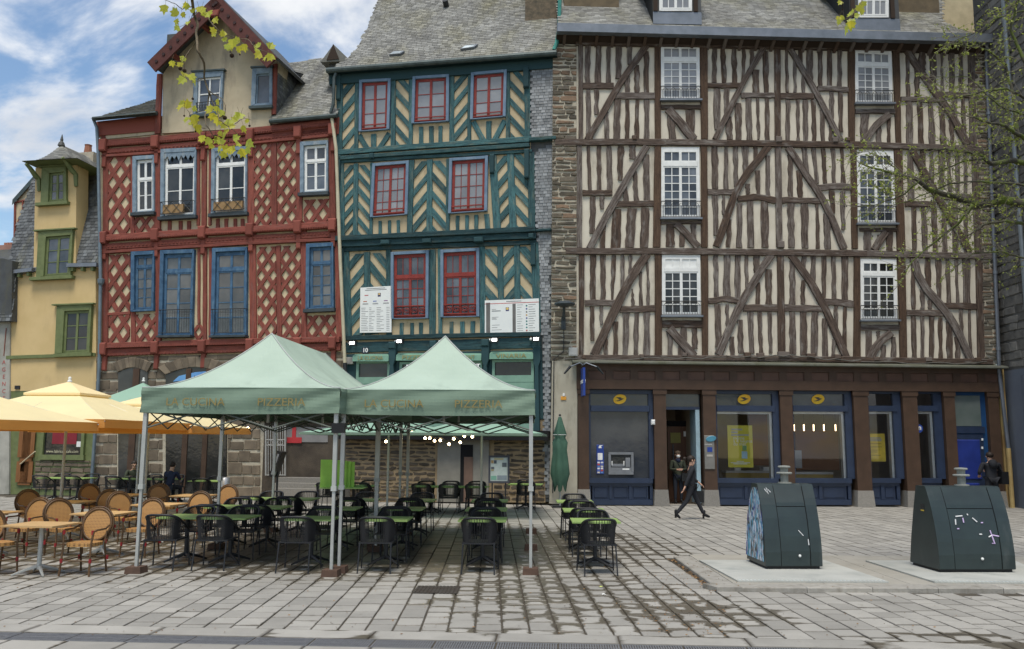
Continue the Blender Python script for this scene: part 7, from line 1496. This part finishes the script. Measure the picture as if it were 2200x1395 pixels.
MB().tube([v + Vector((0, 0, .07)) for v in vv], .008, 4).build('wire', P['iron'], sl2)
# menu board, tilted sign, green folding boards, parasol weights
g = ground(1072, 1072); mbd = thing('menu_board', 'tall framed menu board with pale sheets before rubble wall', 'menu board', (g.x, 22.6, 0), .05); x0 = onY(1050, 22.6) - g.x; x1 = onY(1095, 22.6) - g.x; zt, zb = atY(1070, 979, 22.6).z, atY(1070, 1038, 22.6).z
for bx in ((x0, x1, zt - .05, zt), (x0, x1, zb, zb + .05), (x0, x0 + .05, zb + .05, zt - .05), (x1 - .05, x1, zb + .05, zt - .05)): MB().box(bx[0], bx[1], -.02, .03, bx[2], bx[3]).build('frame', M('board frame', (.06, .065, .08), .6) if not bpy.data.materials.get('board frame') else bpy.data.materials['board frame'], mbd)
MB().box(x0 + .05, x1 - .05, .0, .02, zb + .05, zt - .05).build('sheet', M('menu sheet', (.50, .56, .53), .7, (.42, .50, .46), 12), mbd)
for u0, u1, v0, v1, c_ in ((.04, .18, .75, .88, (.40, .27, .12)), (.2, .36, .74, .88, (.08, .10, .12)), (.68, .94, .60, .78, (.10, .12, .13)), (.04, .22, .50, .60, (.12, .13, .15)), (.04, .2, .42, .5, (.40, .36, .2)), (.04, .36, .05, .22, (.20, .42, .32)), (.4, .96, .05, .24, (.24, .29, .32)), (.2, .76, .90, .97, (.52, .46, .25))): MB().box(lerp(x0 + .05, x1 - .05, u0), lerp(x0 + .05, x1 - .05, u1), -.006, .0, lerp(zb + .05, zt - .05, v0), lerp(zb + .05, zt - .05, v1)).build('print_block', M('menu block', c_, .7), mbd)
for x in (x0 + .1, x1 - .1): MB().cyl((x, .02, 0), (x, .02, zb), .02, n=6).build('leg', P['iron'], mbd)
g = atY(597, 1000, 25.0); ts = thing('tilted_sign', 'slanted black menu lectern seen edge-on before pale iron gate', 'sign', (g.x, 25.0, 0), 0); MB().tube([(0, 0, 0), (0, 0, 1.15)], .03, 6).build('post', P['iron'], ts); p, q = atY(588, 1024, 25) - Vector((g.x, 25, 0)), atY(606, 970, 25) - Vector((g.x, 25, 0)); dd = Vector((.06, 0, -.02)); MB().raw([p - dd + Vector((0, -.3, 0)), p + dd + Vector((0, -.3, 0)), q + dd + Vector((0, -.3, 0)), q - dd + Vector((0, -.3, 0)), p - dd + Vector((0, .3, 0)), p + dd + Vector((0, .3, 0)), q + dd + Vector((0, .3, 0)), q - dd + Vector((0, .3, 0))], [(0, 1, 2, 3), (7, 6, 5, 4), (0, 4, 5, 1), (1, 5, 6, 2), (2, 6, 7, 3), (3, 7, 4, 0)]).build('board', P['black'], ts); MB().raw([p.lerp(q, .1) - dd * .4 + Vector((0, -.305, 0)), p.lerp(q, .1) + dd * .4 + Vector((0, -.305, 0)), p.lerp(q, .9) + dd * .4 + Vector((0, -.305, 0)), p.lerp(q, .9) - dd * .4 + Vector((0, -.305, 0))], [(0, 1, 2, 3)]).build('pale_strip', P['glassgrey'], ts)
a, b = atY(688, 1026, 24.0), atY(722, 988, 24.0); lg_ = M('lime board', (.30, .55, .09), .5)
for k in range(5):
    o = tag(MB().box(a.x + .13 * k + (.02 if k else 0), (b.x if k == 0 else a.x + .5 + .1 * k), 24 + .05 * k, 24.03 + .05 * k, .74, b.z - .015 * k).build('lime_board', lg_), 'lime green table top stored upright on table, %s of five' % ('frontmost', 'second', 'third', 'fourth', 'rearmost')[k], 'board', 'stored lime table tops')
place_table(-4.6, 24.1, 1.2, .74, 0, 'green table holding upright lime boards behind left tent')
g = atY(484, 1010, 27.0); tag(MB().lathe([(.16, 0), (.16, .85), (.13, .87), (.13, .8)], (g.x, 27.0, 0), 14).build('steel_bin', M('brushed steel', (.40, .41, .42), .35, metal=.7), None, True), 'tall round steel bin beside stone pier of red house', 'bin')
# fallen leaves and litter on the paving
lv = MB(); lvm = M('fallen leaf', (.22, .13, .05), .8, (.14, .07, .03), 5, frand=.4)
for k in range(420):
    v = ground(rng.choice((rng.uniform(0, 2200), rng.uniform(1380, 1560))), rng.uniform(1215, 1370)); 
    if in_island(v): v.z = .06
    lv.cur = rng.random(); a = rng.random() * 6.28; s = rng.uniform(.008, .02); c_, s_ = math.cos(a) * s, math.sin(a) * s; lv.face([(v.x - c_, v.y - s_, .012 + v.z), (v.x + s_ * .5, v.y - c_ * .5, .008 + v.z), (v.x + c_, v.y + s_, .014 + v.z), (v.x - s_ * .5, v.y + c_ * .5, .016 + v.z)])
d0, d1 = KL0, KL1
for k in range(160): t_ = rng.random(); v = d0.lerp(d1, t_) - Vector((rng.random() ** 2 * .09 + .01, 0, 0)); a = rng.random() * 6.28; s = rng.uniform(.012, .028); lv.cur = rng.random(); c_, s_ = math.cos(a) * s, math.sin(a) * s; lv.face([(v.x - c_, v.y - s_, .012), (v.x + s_ * .6, v.y - c_ * .6, .02), (v.x + c_, v.y + s_, .016), (v.x - s_ * .6, v.y + c_ * .6, .01)])
for px_, py_, lab_, col_ in ((1994, 1092, 'crumpled pale blue paper scrap near post office pillar', (.55, .65, .72)), (1291, 1263, 'tiny yellow-green bottle cap on wet paving near tents', (.55, .62, .15)), (1297, 1279, 'small white paper scrap on wet paving near tents', (.75, .75, .72))):
    v = ground(px_, py_); m_ = MB(); k_ = 6 if px_ > 1900 else 1.6; m_.raw([(v.x + k_ * .02 * math.cos(a) * rng.uniform(.6, 1.3), v.y + .02 * math.sin(a), .008 + rng.uniform(0, .012) * k_ * .5) for a in [i * pi / 4 for i in range(8)]] + [(v.x, v.y, .02 + .004 * k_)], [(i, (i + 1) % 8, 8) for i in range(8)]); tag(m_.build('paper_scrap', M('scrap', col_, .7)), lab_, 'litter')
tag(lv.build('fallen_leaves', lvm), 'scattered brown leaf scraps lying on the paving', 'leaves', kind='stuff')
# ---------------------------------------------------------------- people
skin_m = M('skin', (.50, .30, .21), .6, (.46, .27, .19), 6)
def skinned(name, vs, es, mat, parent, sub=2):
    me = bpy.data.meshes.new(name); me.from_pydata([v[:3] for v in vs], es, []); o = link(name, me, parent); o.modifiers.new('skin', 'SKIN'); sv = me.skin_vertices[0].data
    for k, v in enumerate(vs): sv[k].radius = (v[3], v[4] if len(v) > 4 else v[3]); sv[k].use_root = k == 0; sv[k].use_loose = False
    md = o.modifiers.new('sub', 'SUBSURF'); md.levels = sub; md.render_levels = sub; o.modifiers['skin'].use_smooth_shade = True; me.materials.append(mat); return o
def chain(vs, es, pts, start=None):
    prev = start
    for p in pts:
        vs.append(p); i = len(vs) - 1
        if prev is not None: es.append((prev, i))
        prev = i
    return prev
def hand(vs, es, wrist, d, side, up):
    """palm and five bent fingers"""
    w = Vector(vs[wrist][:3]); d = Vector(d).normalized(); s = Vector(side).normalized(); u = Vector(up).normalized()
    palm = w + d * .075; vs.append((*palm, .03, .018)); pi_ = len(vs) - 1; es.append((wrist, pi_))
    for k, (o_, l) in enumerate(((-.028, .065), (-.009, .08), (.009, .076), (.027, .06))):
        a = palm + d * .03 + s * o_; b = a + d * l * .5 - u * .008; c = b + d * l * .4 - u * .028; i = chain(vs, es, [(*a, .010), (*b, .009), (*c, .008)], pi_)
    t0 = w + d * .03 - s * .035; chain(vs, es, [(*t0, .012), (*(t0 + d * .04 - s * .015 - u * .015), .010), (*(t0 + d * .065 - s * .008 - u * .03), .009)], wrist)
def person(label, loc, rz, J, cloth, hair, extra=None):
    """J: joint positions in the person's own frame (facing -y, x to the person's left, z up)"""
    t = thing('person', label, 'person', loc, rz); vs = []; es = []; g = lambda k: Vector(J[k]); hip, chest, neck, head = g('pelvis'), g('chest'), g('neck'), g('head'); fd = Vector(J.get('face', (0, -1, 0))).normalized()
    chain(vs, es, [(*hip, .135, .10), (*hip.lerp(chest, .5), .115, .09), (*chest, .14, .10), (*neck, .055), (*(neck.lerp(head, .45) + fd * .012), .062), (*head, .082, .098), (*(head + Vector((0, 0, .07))), .06, .07)])
    nz = head + fd * .1 - Vector((0, 0, .02)); vs.append((*nz, .014)); es.append((5, len(vs) - 1)); ch_ = head + fd * .075 - Vector((0, 0, .085)); vs.append((*ch_, .03)); es.append((4, len(vs) - 1))
    for s in ('l', 'r'):
        sg = 1 if s == 'l' else -1; sh, el, wr = g(s + 'sh'), g(s + 'el'), g(s + 'wr'); w = chain(vs, es, [(*sh, .052), (*sh.lerp(el, .5), .045), (*el, .038), (*el.lerp(wr, .5), .034), (*wr, .026)], 2); dr = Vector(J.get(s + 'hd', wr - el)); hand(vs, es, w, dr, Vector((1, 0, 0)) if abs(dr.normalized().x) < .7 else Vector((0, 0, 1)), Vector((0, -1, 0)) if abs(dr.normalized().y) < .7 else Vector((0, 0, 1)))
        hp, kn, an, to = g(s + 'hp'), g(s + 'kn'), g(s + 'an'), g(s + 'to'); chain(vs, es, [(*hp, .082), (*hp.lerp(kn, .5), .07), (*kn, .054), (*kn.lerp(an, .4), .05), (*an, .036), (*an.lerp(to, .5), .036, .03), (*to, .028, .02)], 0)
    skinned('body', vs, es, skin_m, t)
    # clothing follows the same bones, a little fuller
    cv, ce = [], []; hem = J.get('hem'); low = [(*Vector(hem), .17, .13)] if hem else []
    chain(cv, ce, [(*chest, .165, .125), (*chest.lerp(hip, .55), .145, .115), (*hip, .165, .13)] + low); chain(cv, ce, [(*neck.lerp(chest, .55), .10, .085), (*neck, .066)], 0)
    for s in ('l', 'r'): sh, el, wr = g(s + 'sh'), g(s + 'el'), g(s + 'wr'); chain(cv, ce, [(*sh, .068), (*sh.lerp(el, .5), .06), (*el, .052), (*el.lerp(wr, .55), .046), (*el.lerp(wr, .94), .04)], 0)
    skinned('jacket', cv, ce, cloth['top'], t)
    tv, te = [(*hip, .14, .11)], []
    for s in ('l', 'r'): hp, kn, an = g(s + 'hp'), g(s + 'kn'), g(s + 'an'); chain(tv, te, [(*hp, .095), (*hp.lerp(kn, .5), .08), (*kn, .064), (*kn.lerp(an, .45), .058), (*kn.lerp(an, .95), .046)], 0)
    skinned('trousers', tv, te, cloth['legs'], t)
    for s in ('l', 'r'):
        an, to = g(s + 'an'), g(s + 'to'); d = to - an; sv_, se_ = [], []; chain(sv_, se_, [(*(an + Vector((0, 0, .13))), .046), (*an, .05), (*an.lerp(to, .55), .047, .04), (*to, .036, .028)]); skinned('shoe', sv_, se_, cloth['shoe'], t)
        if J.get('heel'): b = an - Vector(d).normalized() * .015; MB().cyl((b.x, b.y, b.z - .005), (b.x, b.y, max(.0, b.z - .11)), .03, .026, 8).build('heel', cloth['shoe'], t)
    bk = -fd; hr = MB(); c = head + bk * .02 + Vector((0, 0, .035)); hr.ball(c, .098, .105, .098, 14, 8)
    o = hr.build('hair', hair, t, True)
    for s in (-1, 1):
        sd = Vector((-fd.y, fd.x, 0)) * s; MB().ball(head + sd * .088 - Vector((0, 0, .01)), .012, .02, .03, 6, 4).build('ear', skin_m, t, True); e = head + fd * .088 + sd * .034 + Vector((0, 0, .012)); MB().ball(e, .013, n=6, m=4).build('eye', P['iron'], t)
    m_ = head + fd * .092 - Vector((0, 0, .062)); sd = Vector((-fd.y, fd.x, 0)); MB().tube([m_ - sd * .022, m_ + fd * .004, m_ + sd * .022], .006, 5).build('mouth', M('lips', (.30, .11, .09), .6) if not bpy.data.materials.get('lips') else bpy.data.materials['lips'], t)
    if extra: extra(t, J)
    return t
bk_ = M('black cloth', (.016, .017, .021), .85, (.022, .023, .028), 5, bump=.2, bsc=20); nav = M('navy cloth', (.018, .025, .055), .85); lea = M('black leather', (.012, .012, .013), .4); olv = M('olive coat cloth', (.055, .062, .042), .9, (.04, .046, .03), 5); drk = M('dark hair', (.025, .016, .011), .6); grh = M('brown cap wool', (.12, .085, .06), .9); jean = M('dark jeans', (.018, .022, .032), .85)
# walking woman: stepping to the right of the picture
g0 = ground(1486, 1117)
def wextra(t, J):
    MB().ball((J['head'][0], .155, J['head'][2] + .04), .05, n=10, m=6).build('hair_bun', drk, t, True)
    bg = MB(); bg.prism([(-.05, .42), (.05, .40), (.07, .78), (-.03, .80)], -.26, -.44); o = link('bag', None, t)
    MB().box(.10, .18, -.36, -.12, .44, .74).build('pouch', lea, o); MB().tube([(.14, -.32, .74), (.14, -.26, .94), (.14, -.16, .74)], .01, 5).build('strap', lea, o)
JW = dict(pelvis=(0, 0, .90), chest=(0, -.02, 1.22), neck=(0, -.01, 1.42), head=(0, -.035, 1.55), lsh=(.16, -.01, 1.34), rsh=(-.16, -.02, 1.34), lel=(.2, -.06, 1.09), rel=(-.2, .10, 1.09), lwr=(.18, -.24, .96), rwr=(-.2, .20, .86), lhp=(.075, 0, .86), rhp=(-.075, 0, .86), lkn=(.07, -.16, .52), rkn=(-.07, .12, .50), lan=(.06, -.34, .13), ran=(-.06, .42, .15), lto=(.06, -.50, .07), rto=(-.06, .30, .035), heel=True, hem=(0, .01, .76))
person('walking woman in black blazer, trousers and heeled ankle boots with dark bun', (g0.x, g0.y, 0), pi / 2, JW, dict(top=bk_, legs=bk_, shoe=lea), drk, wextra)
# masked man in the doorway, hands on a phone
def mextra(t, J):
    h = Vector(J['head']); MB().ball(h + Vector((0, -.062, -.05)), .066, .05, .052, 10, 6).build('mask', P['white'], t, True); MB().ball(h + Vector((0, .01, .065)), .105, .115, .06, 12, 6).build('cap', grh, t, True)
    MB().box(-.035, .035, -.30, -.285, 1.05, 1.17).build('phone', P['iron'], t); sv_, se_ = [], []; chain(sv_, se_, [(0, -.02, 1.46, .085), (0, -.06, 1.40, .10), (0, -.10, 1.32, .07)]); skinned('scarf', sv_, se_, nav, t); o = link('bag', None, t); MB().box(.06, .26, -.24, -.15, .72, .98).build('pouch', lea, o); MB().tube([(.16, -.19, .98), (.05, -.16, 1.2), (-.12, -.04, 1.42)], .014, 5).build('strap', lea, o)
JM = dict(pelvis=(0, 0, .93), chest=(0, -.01, 1.26), neck=(0, -.01, 1.45), head=(0, -.04, 1.58), face=(0, -1, -.25), lsh=(.19, 0, 1.38), rsh=(-.19, 0, 1.38), lel=(.25, -.03, 1.10), rel=(-.25, -.03, 1.10), lwr=(.07, -.23, 1.10), rwr=(-.07, -.23, 1.10), lhd=(-.6, -.5, 0), rhd=(.6, -.5, 0), lhp=(.09, 0, .88), rhp=(-.09, 0, .88), lkn=(.10, -.02, .48), rkn=(-.10, -.02, .48), lan=(.10, 0, .09), ran=(-.10, 0, .09), lto=(.12, -.17, .035), rto=(-.12, -.17, .035), hem=(0, 0, .72))
v = FP.world((FP.loc(1456, 1000, .75).x, .75, .04)); person('man in cap, white mask and olive coat looking at phone in doorway', v, 0.1, JM, dict(top=olv, legs=jean, shoe=lea), grh, mextra)
# person in black seen from behind at the blue door
def pextra(t, J):
    sv_, se_ = [], []; chain(sv_, se_, [(0, .04, 1.48, .11), (0, .12, 1.36, .12), (0, .13, 1.22, .08)]); skinned('hood', sv_, se_, bk_, t); o = link('bag', None, t); MB().box(-.34, -.16, .0, .22, .75, 1.12).build('pouch', lea, o); MB().tube([(-.25, .1, 1.12), (-.2, .05, 1.3), (-.12, .05, 1.42)], .014, 5).build('strap', lea, o)
JB = dict(JM); JB.update(lsh=(.21, 0, 1.36), rsh=(-.21, 0, 1.36), lel=(.32, .02, 1.10), rel=(-.29, -.10, 1.10), lwr=(.24, -.16, 1.02), rwr=(-.1, -.28, 1.12), face=(0, -1, -.2), hem=(0, 0, .78)); JB.pop('lhd'); JB.pop('rhd')
v = ground(2135, 1094); pb = person('person in black hooded jacket seen from behind near blue door', (v.x, v.y, 0), pi, JB, dict(top=bk_, legs=bk_, shoe=lea), drk, pextra); pb.scale = (1.2, 1.12, 1.04)
# two seated guests at the tables by the red house
JS = dict(pelvis=(0, .05, .52), chest=(0, .0, .86), neck=(0, -.03, 1.05), head=(0, -.08, 1.18), face=(0, -1, -.35), lsh=(.19, -.02, .98), rsh=(-.19, -.02, .98), lel=(.25, -.12, .76), rel=(-.25, -.12, .76), lwr=(.12, -.32, .79), rwr=(-.12, -.32, .79), lhp=(.09, .02, .50), rhp=(-.09, .02, .50), lkn=(.12, -.42, .50), rkn=(-.12, -.42, .50), lan=(.12, -.40, .09), ran=(-.12, -.40, .09), lto=(.13, -.57, .035), rto=(-.13, -.57, .035))
person('dark-haired guest in dark green top seated facing square by red house', (onY(291, 29.25), 29.25, 0), .5, JS, dict(top=olv, legs=jean, shoe=lea), drk)
person('guest in navy jacket seated with back to square by red house', (onY(371, 27.95), 27.95, 0), pi - .15, JS, dict(top=nav, legs=jean, shoe=lea), drk)
# ---------------------------------------------------------------- overhanging plane tree branch, upper left
K = Crop(330, 0, 4.103); YB = 9.5; bark = M('plane bark', (.16, .125, .075), .85, (.10, .08, .05), 20)
lm, n, l, b = newmat('young plane leaf'); tl = n.new('ShaderNodeBsdfTranslucent'); oi = n.new('ShaderNodeObjectInfo'); cc = mixc(n, l, oi.outputs['Random'], (.38, .46, .06), (.50, .47, .05)); l.new(cc, b.inputs['Base Color']); l.new(mixc(n, l, oi.outputs['Random'], (.75, .78, .12), (.85, .72, .06)), tl.inputs[0]); ms = n.new('ShaderNodeMixShader'); ms.inputs[0].default_value = .55; l.new(b.outputs[0], ms.inputs[1]); l.new(tl.outputs[0], ms.inputs[2]); l.new(ms.outputs[0], n['Material Output'].inputs[0])
def leaf_mesh(seed):
    r_ = random.Random(seed); pr = [(-.06, 0), (-.30, .10), (-.52, .28), (-.34, .42), (-.42, .70), (-.17, .68), (0, 1.0), (.17, .68), (.42, .70), (.34, .42), (.52, .28), (.30, .10), (.06, 0)]; mb = MB(); pts = [((x + r_.uniform(-.04, .04)), (y + r_.uniform(-.04, .04))) for x, y in pr]; ctr = (0, .02, .35); cv = r_.uniform(.15, .4)
    P3 = [(x, -abs(x) * cv + .12 * y * y, y) for x, y in pts]
    for k in range(len(P3)): mb.face([ctr, P3[k], P3[(k + 1) % len(P3)]])
    return mb.mesh('leaf', lm)
LM = [leaf_mesh(k) for k in range(6)]; ballm = M('seed ball', (.06, .035, .022), .95, (.035, .02, .012), 60, bump=1.0, bsc=120)
def sprig(label, c, branches, leaves, balls, Y, lsz):
    t = thing('plane_tree_branch', label, 'branch', atY(*c(*branches[0][0][0]), Y)); o = t.location.copy(); r_ = random.Random(len(leaves))
    for pts, r0, r1 in branches:
        P_ = wline([c(*p) for p in pts], max(6, len(pts) * 3)); m = len(P_); q = [atY(p.x, p.y, Y + .25 * math.sin(k * .35 + r0 * 90)) - o + Vector((r_.uniform(-1, 1), 0, r_.uniform(-1, 1))) * .006 for k, p in enumerate(P_)]; MB().tube(q, [lerp(r0, r1, k / (m - 1)) for k in range(m)], 6).build('twig', bark, t, True)
    for x, y in leaves + [(x + r_.uniform(-26, 26), y + r_.uniform(-24, 24)) for x, y in leaves if r_.random() < .3]:
        lf = link('leaf', r_.choice(LM), t); lf.location = atY(*c(x, y), Y + r_.uniform(-.25, .2)) - o; s = lsz * r_.uniform(.7, 1.25); lf.scale = (s, s, s); lf.rotation_euler = (r_.uniform(-.7, .7), r_.uniform(2.2, 4.1) if r_.random() < .75 else r_.uniform(-1.2, 1.2), r_.uniform(-.8, .8))
        MB().tube([lf.location, lf.location + Vector((r_.uniform(-.03, .03), 0, .07))], .002, 3).build('stalk', bark, t)
    for x, y, r in balls:
        p = atY(*c(x, y), Y) - o; MB().ball(p, r / c.k / F * Y, n=10, m=7).tube([p, p + Vector((r_.uniform(-.02, .02), 0, .16))], .0018, 3).build('seed_ball', ballm, t, True)
    return t
sprig('drooping plane branch with yellow-green leaves and seed balls before red gable', K,
  [([(330,-330),(345,-100),(342,0),(352,120),(388,220),(376,300),(382,370),(380,430),(415,500),(450,560),(445,650),(460,740),(490,820)],.02,.010),([(490,820),(475,950),(455,1030),(460,1100),(500,1160),(560,1230),(650,1290)],.009,.003),([(490,820),(520,900),(560,960),(580,1060),(640,1110),(720,1160),(790,1240)],.008,.003),([(490,800),(540,840),(600,870),(630,920),(632,1010)],.006,.003),([(355,130),(400,80),(480,120),(500,190),(560,260),(640,300),(740,350),(830,345),(900,420),(1000,465),(1060,480)],.008,.003),([(380,370),(330,430),(290,480),(250,545),(170,540)],.005,.002),([(455,1130),(380,1120),(330,1060),(310,980),(260,925)],.005,.002),([(640,1110),(720,1090),(800,1040),(860,1060)],.005,.002),([(800,1040),(770,995)],.003,.002),([(445,680),(400,720),(340,712),(250,672)],.005,.002),([(342,60),(250,80),(180,30),(100,0)],.007,.003),([(352,120),(310,190),(230,240)],.005,.002)],
  [(105,45),(190,90),(265,55),(335,115),(195,170),(310,190),(225,235),(250,110),(300,30),(400,60),(445,145),(535,160),(480,105),(540,285),(635,285),(615,335),(648,390),(700,345),(800,385),(760,370),(735,410),(945,465),(940,410),(1005,490),(1045,480),(1020,430),(910,425),(160,535),(265,495),(240,550),(260,672),(315,655),(370,685),(265,925),(350,940),(285,955),(335,1070),(390,1095),(350,1015),(310,1035),(345,1115),(565,870),(560,935),(530,1000),(590,1030),(600,970),(645,1100),(690,1060),(740,1070),(770,1000),(840,1050),(790,1105),(585,1155),(645,1140),(640,1170),(585,1215),(445,1195),(510,1225),(700,1230),(750,1260),(825,1245),(825,1295),(600,1285),(530,1280),(610,1330),(655,1295),(770,1310),(700,1325)],
  [(235,605,18),(272,625,20),(690,492,21),(580,1075,20),(628,1040,20),(545,1205,20),(345,872,12),(270,1022,9),(760,483,8),(845,1110,11),(660,1245,9),(675,460,7),(370,1160,9)], YB, .102)
sprig('small tuft of yellow plane leaves before the right-hand slate dormer', Crop(1680, 0, 3.32), [([(610,-150),(575,0),(520,90),(440,150)],.007,.003)], [(425,10),(440,115),(480,170),(515,120),(545,85),(450,185),(575,10),(500,150),(410,120)], [(430,40,6),(432,70,6)], YB, .105)
# ---------------------------------------------------------------- mossy tree reaching in from the right
YT = 13.0; moss = M('mossy bark', (.06, .055, .04), .95, (.10, .13, .025), 5, lo=.45, hi=.6, bump=.6, bsc=30); tw = M('twig bark', (.17, .15, .11), .9, (.11, .10, .07), 10)
lf2, n, l, b = newmat('small new leaves'); at = n.new('ShaderNodeAttribute'); at.attribute_name = 'rnd'; l.new(mixc(n, l, at.outputs['Fac'], (.20, .25, .05), (.44, .48, .09)), b.inputs['Base Color']); tl = n.new('ShaderNodeBsdfTranslucent'); tl.inputs[0].default_value = (.35, .42, .08, 1); ms = n.new('ShaderNodeMixShader'); ms.inputs[0].default_value = .4; l.new(b.outputs[0], ms.inputs[1]); l.new(tl.outputs[0], ms.inputs[2]); l.new(ms.outputs[0], n['Material Output'].inputs[0])
RT = thing('mossy_tree', 'mossy tree with fine green budding twigs reaching in from right edge', 'tree', (12.2, YT + .6, 0)); o = RT.location.copy(); r_ = random.Random(17)
MB().tube([(0, 0, -.1), (.05, 0, 1.5), (-.05, .1, 4), (.1, 0, 7), (.3, 0, 10.5)], [.34, .27, .23, .18, .08], 10).build('trunk', moss, RT, True)
limbs = [([(2210,440),(2160,430),(2110,442),(2080,436),(2040,420),(2000,410),(1970,385),(1920,372),(1870,360),(1845,350)],.075,.010),([(2110,442),(2070,455),(2040,440)],.03,.012),([(2090,440),(2060,480),(2010,520),(1960,560),(1940,600)],.025,.006),([(2210,350),(2170,345),(2130,352),(2110,336),(2080,326),(2040,322),(1990,318)],.05,.008),([(2110,340),(2060,350),(2020,370),(1990,390)],.018,.005),([(2210,305),(2180,285),(2160,268),(2130,266),(2095,254),(2050,240)],.035,.007),([(2185,300),(2180,215),(2160,140),(2120,106),(2090,101),(2055,95)],.04,.006),([(2210,215),(2160,190),(2120,195),(2060,210),(2000,222)],.022,.005),([(2210,482),(2150,475),(2120,480),(2090,502),(2050,515)],.03,.006),([(2205,140),(2170,60),(2195,-20)],.03,.012),([(2210,20),(2140,40),(2090,75),(2040,90)],.016,.004),([(2210,560),(2150,540),(2090,545),(2050,575)],.016,.004),([(2210,250),(2150,230),(2080,165),(2010,165)],.016,.004),([(2210,400),(2120,390),(2040,395),(1960,430),(1880,450)],.02,.004),([(1975,388),(1940,420),(1880,440),(1830,445)],.014,.003),([(1940,378),(1900,340),(1860,325),(1835,330)],.012,.003)]
lv = MB(); pods = MB(); twm = MB()
for li, (pts, r0, r1) in enumerate(limbs):
    P_ = wline(pts, len(pts) * 4); dy = r_.uniform(-.5, .5); ph = r_.random() * 6; V = [atY(p.x, p.y, YT + dy + .25 * math.sin(k * .2 + ph)) - o for k, p in enumerate(P_)]; m = len(V)
    for k in range(1, m - 1): V[k] += Vector((r_.uniform(-1, 1), r_.uniform(-1, 1), r_.uniform(-1, 1))) * .012
    if pts[0][0] >= 2195 :
        z0 = max(2.8, V[0].z - .8); V = [Vector((0, 0, z0)), Vector((-1.2, -.2, lerp(z0, V[0].z, .4)))] + V; m = len(V); rad = [.09, .085] + [lerp(r0, r1, k / (m - 3)) for k in range(m - 2)]
    else: rad = [lerp(r0, r1, k / (m - 1)) for k in range(m)]
    MB().tube(V, rad, 7).build('limb', moss, RT, True)
    bare = False
    for k in range(2 if m > len(P_) + 1 else 0, m):
        for q in range(2):
            if r_.random() < .2: continue
            a = r_.uniform(-1.2, 1.2); dr = Vector((-math.cos(a), r_.uniform(-.7, .7), math.sin(a) * .95)).normalized(); ln = r_.uniform(.15, .6); pp = [V[k]]
            for s in range(4): dr = (dr + Vector((r_.uniform(-.25, .2), r_.uniform(-.2, .2), r_.uniform(-.28, .18)))).normalized(); pp.append(pp[-1] + dr * ln / 4)
            twm.tube(pp, [.0055, .0045, .0036, .0028, .002], 3, False)
            for s in range(1, 5):
                for _ in range(0 if bare else r_.choice((0, 1, 2, 2))):
                    d2 = (dr + Vector((r_.uniform(-.9, .9), r_.uniform(-.9, .9), r_.uniform(-.9, .9)))).normalized(); l2 = r_.uniform(.05, .16); e = pp[s] + d2 * l2; twm.tube([pp[s], e], [.0025, .0015], 3, False)
                    for _2 in range(r_.choice((2, 3, 4))):
                        c_ = pp[s].lerp(e, r_.uniform(.4, 1.05)); sz = r_.uniform(.012, .028); u = Vector((r_.uniform(-1, 1), r_.uniform(-1, 1), r_.uniform(-1, 1))).normalized(); w = u.cross(Vector((r_.uniform(-1, 1), r_.uniform(-1, 1), r_.uniform(-1, 1)))).normalized(); lv.cur = .02 + .98 * r_.random(); lv.face([c_ - u * sz, c_ + w * sz * .5, c_ + u * sz, c_ - w * sz * .5])
                if r_.random() < .10: pods.ball(pp[s] - Vector((0, 0, .02)), .011, .011, .014, 5, 3)
tag(twm.build('twig', tw, RT), kind='stuff'); tag(lv.build('crown', lf2, RT), kind='stuff'); tag(pods.build('seed_pod', P['iron'], RT), kind='stuff')
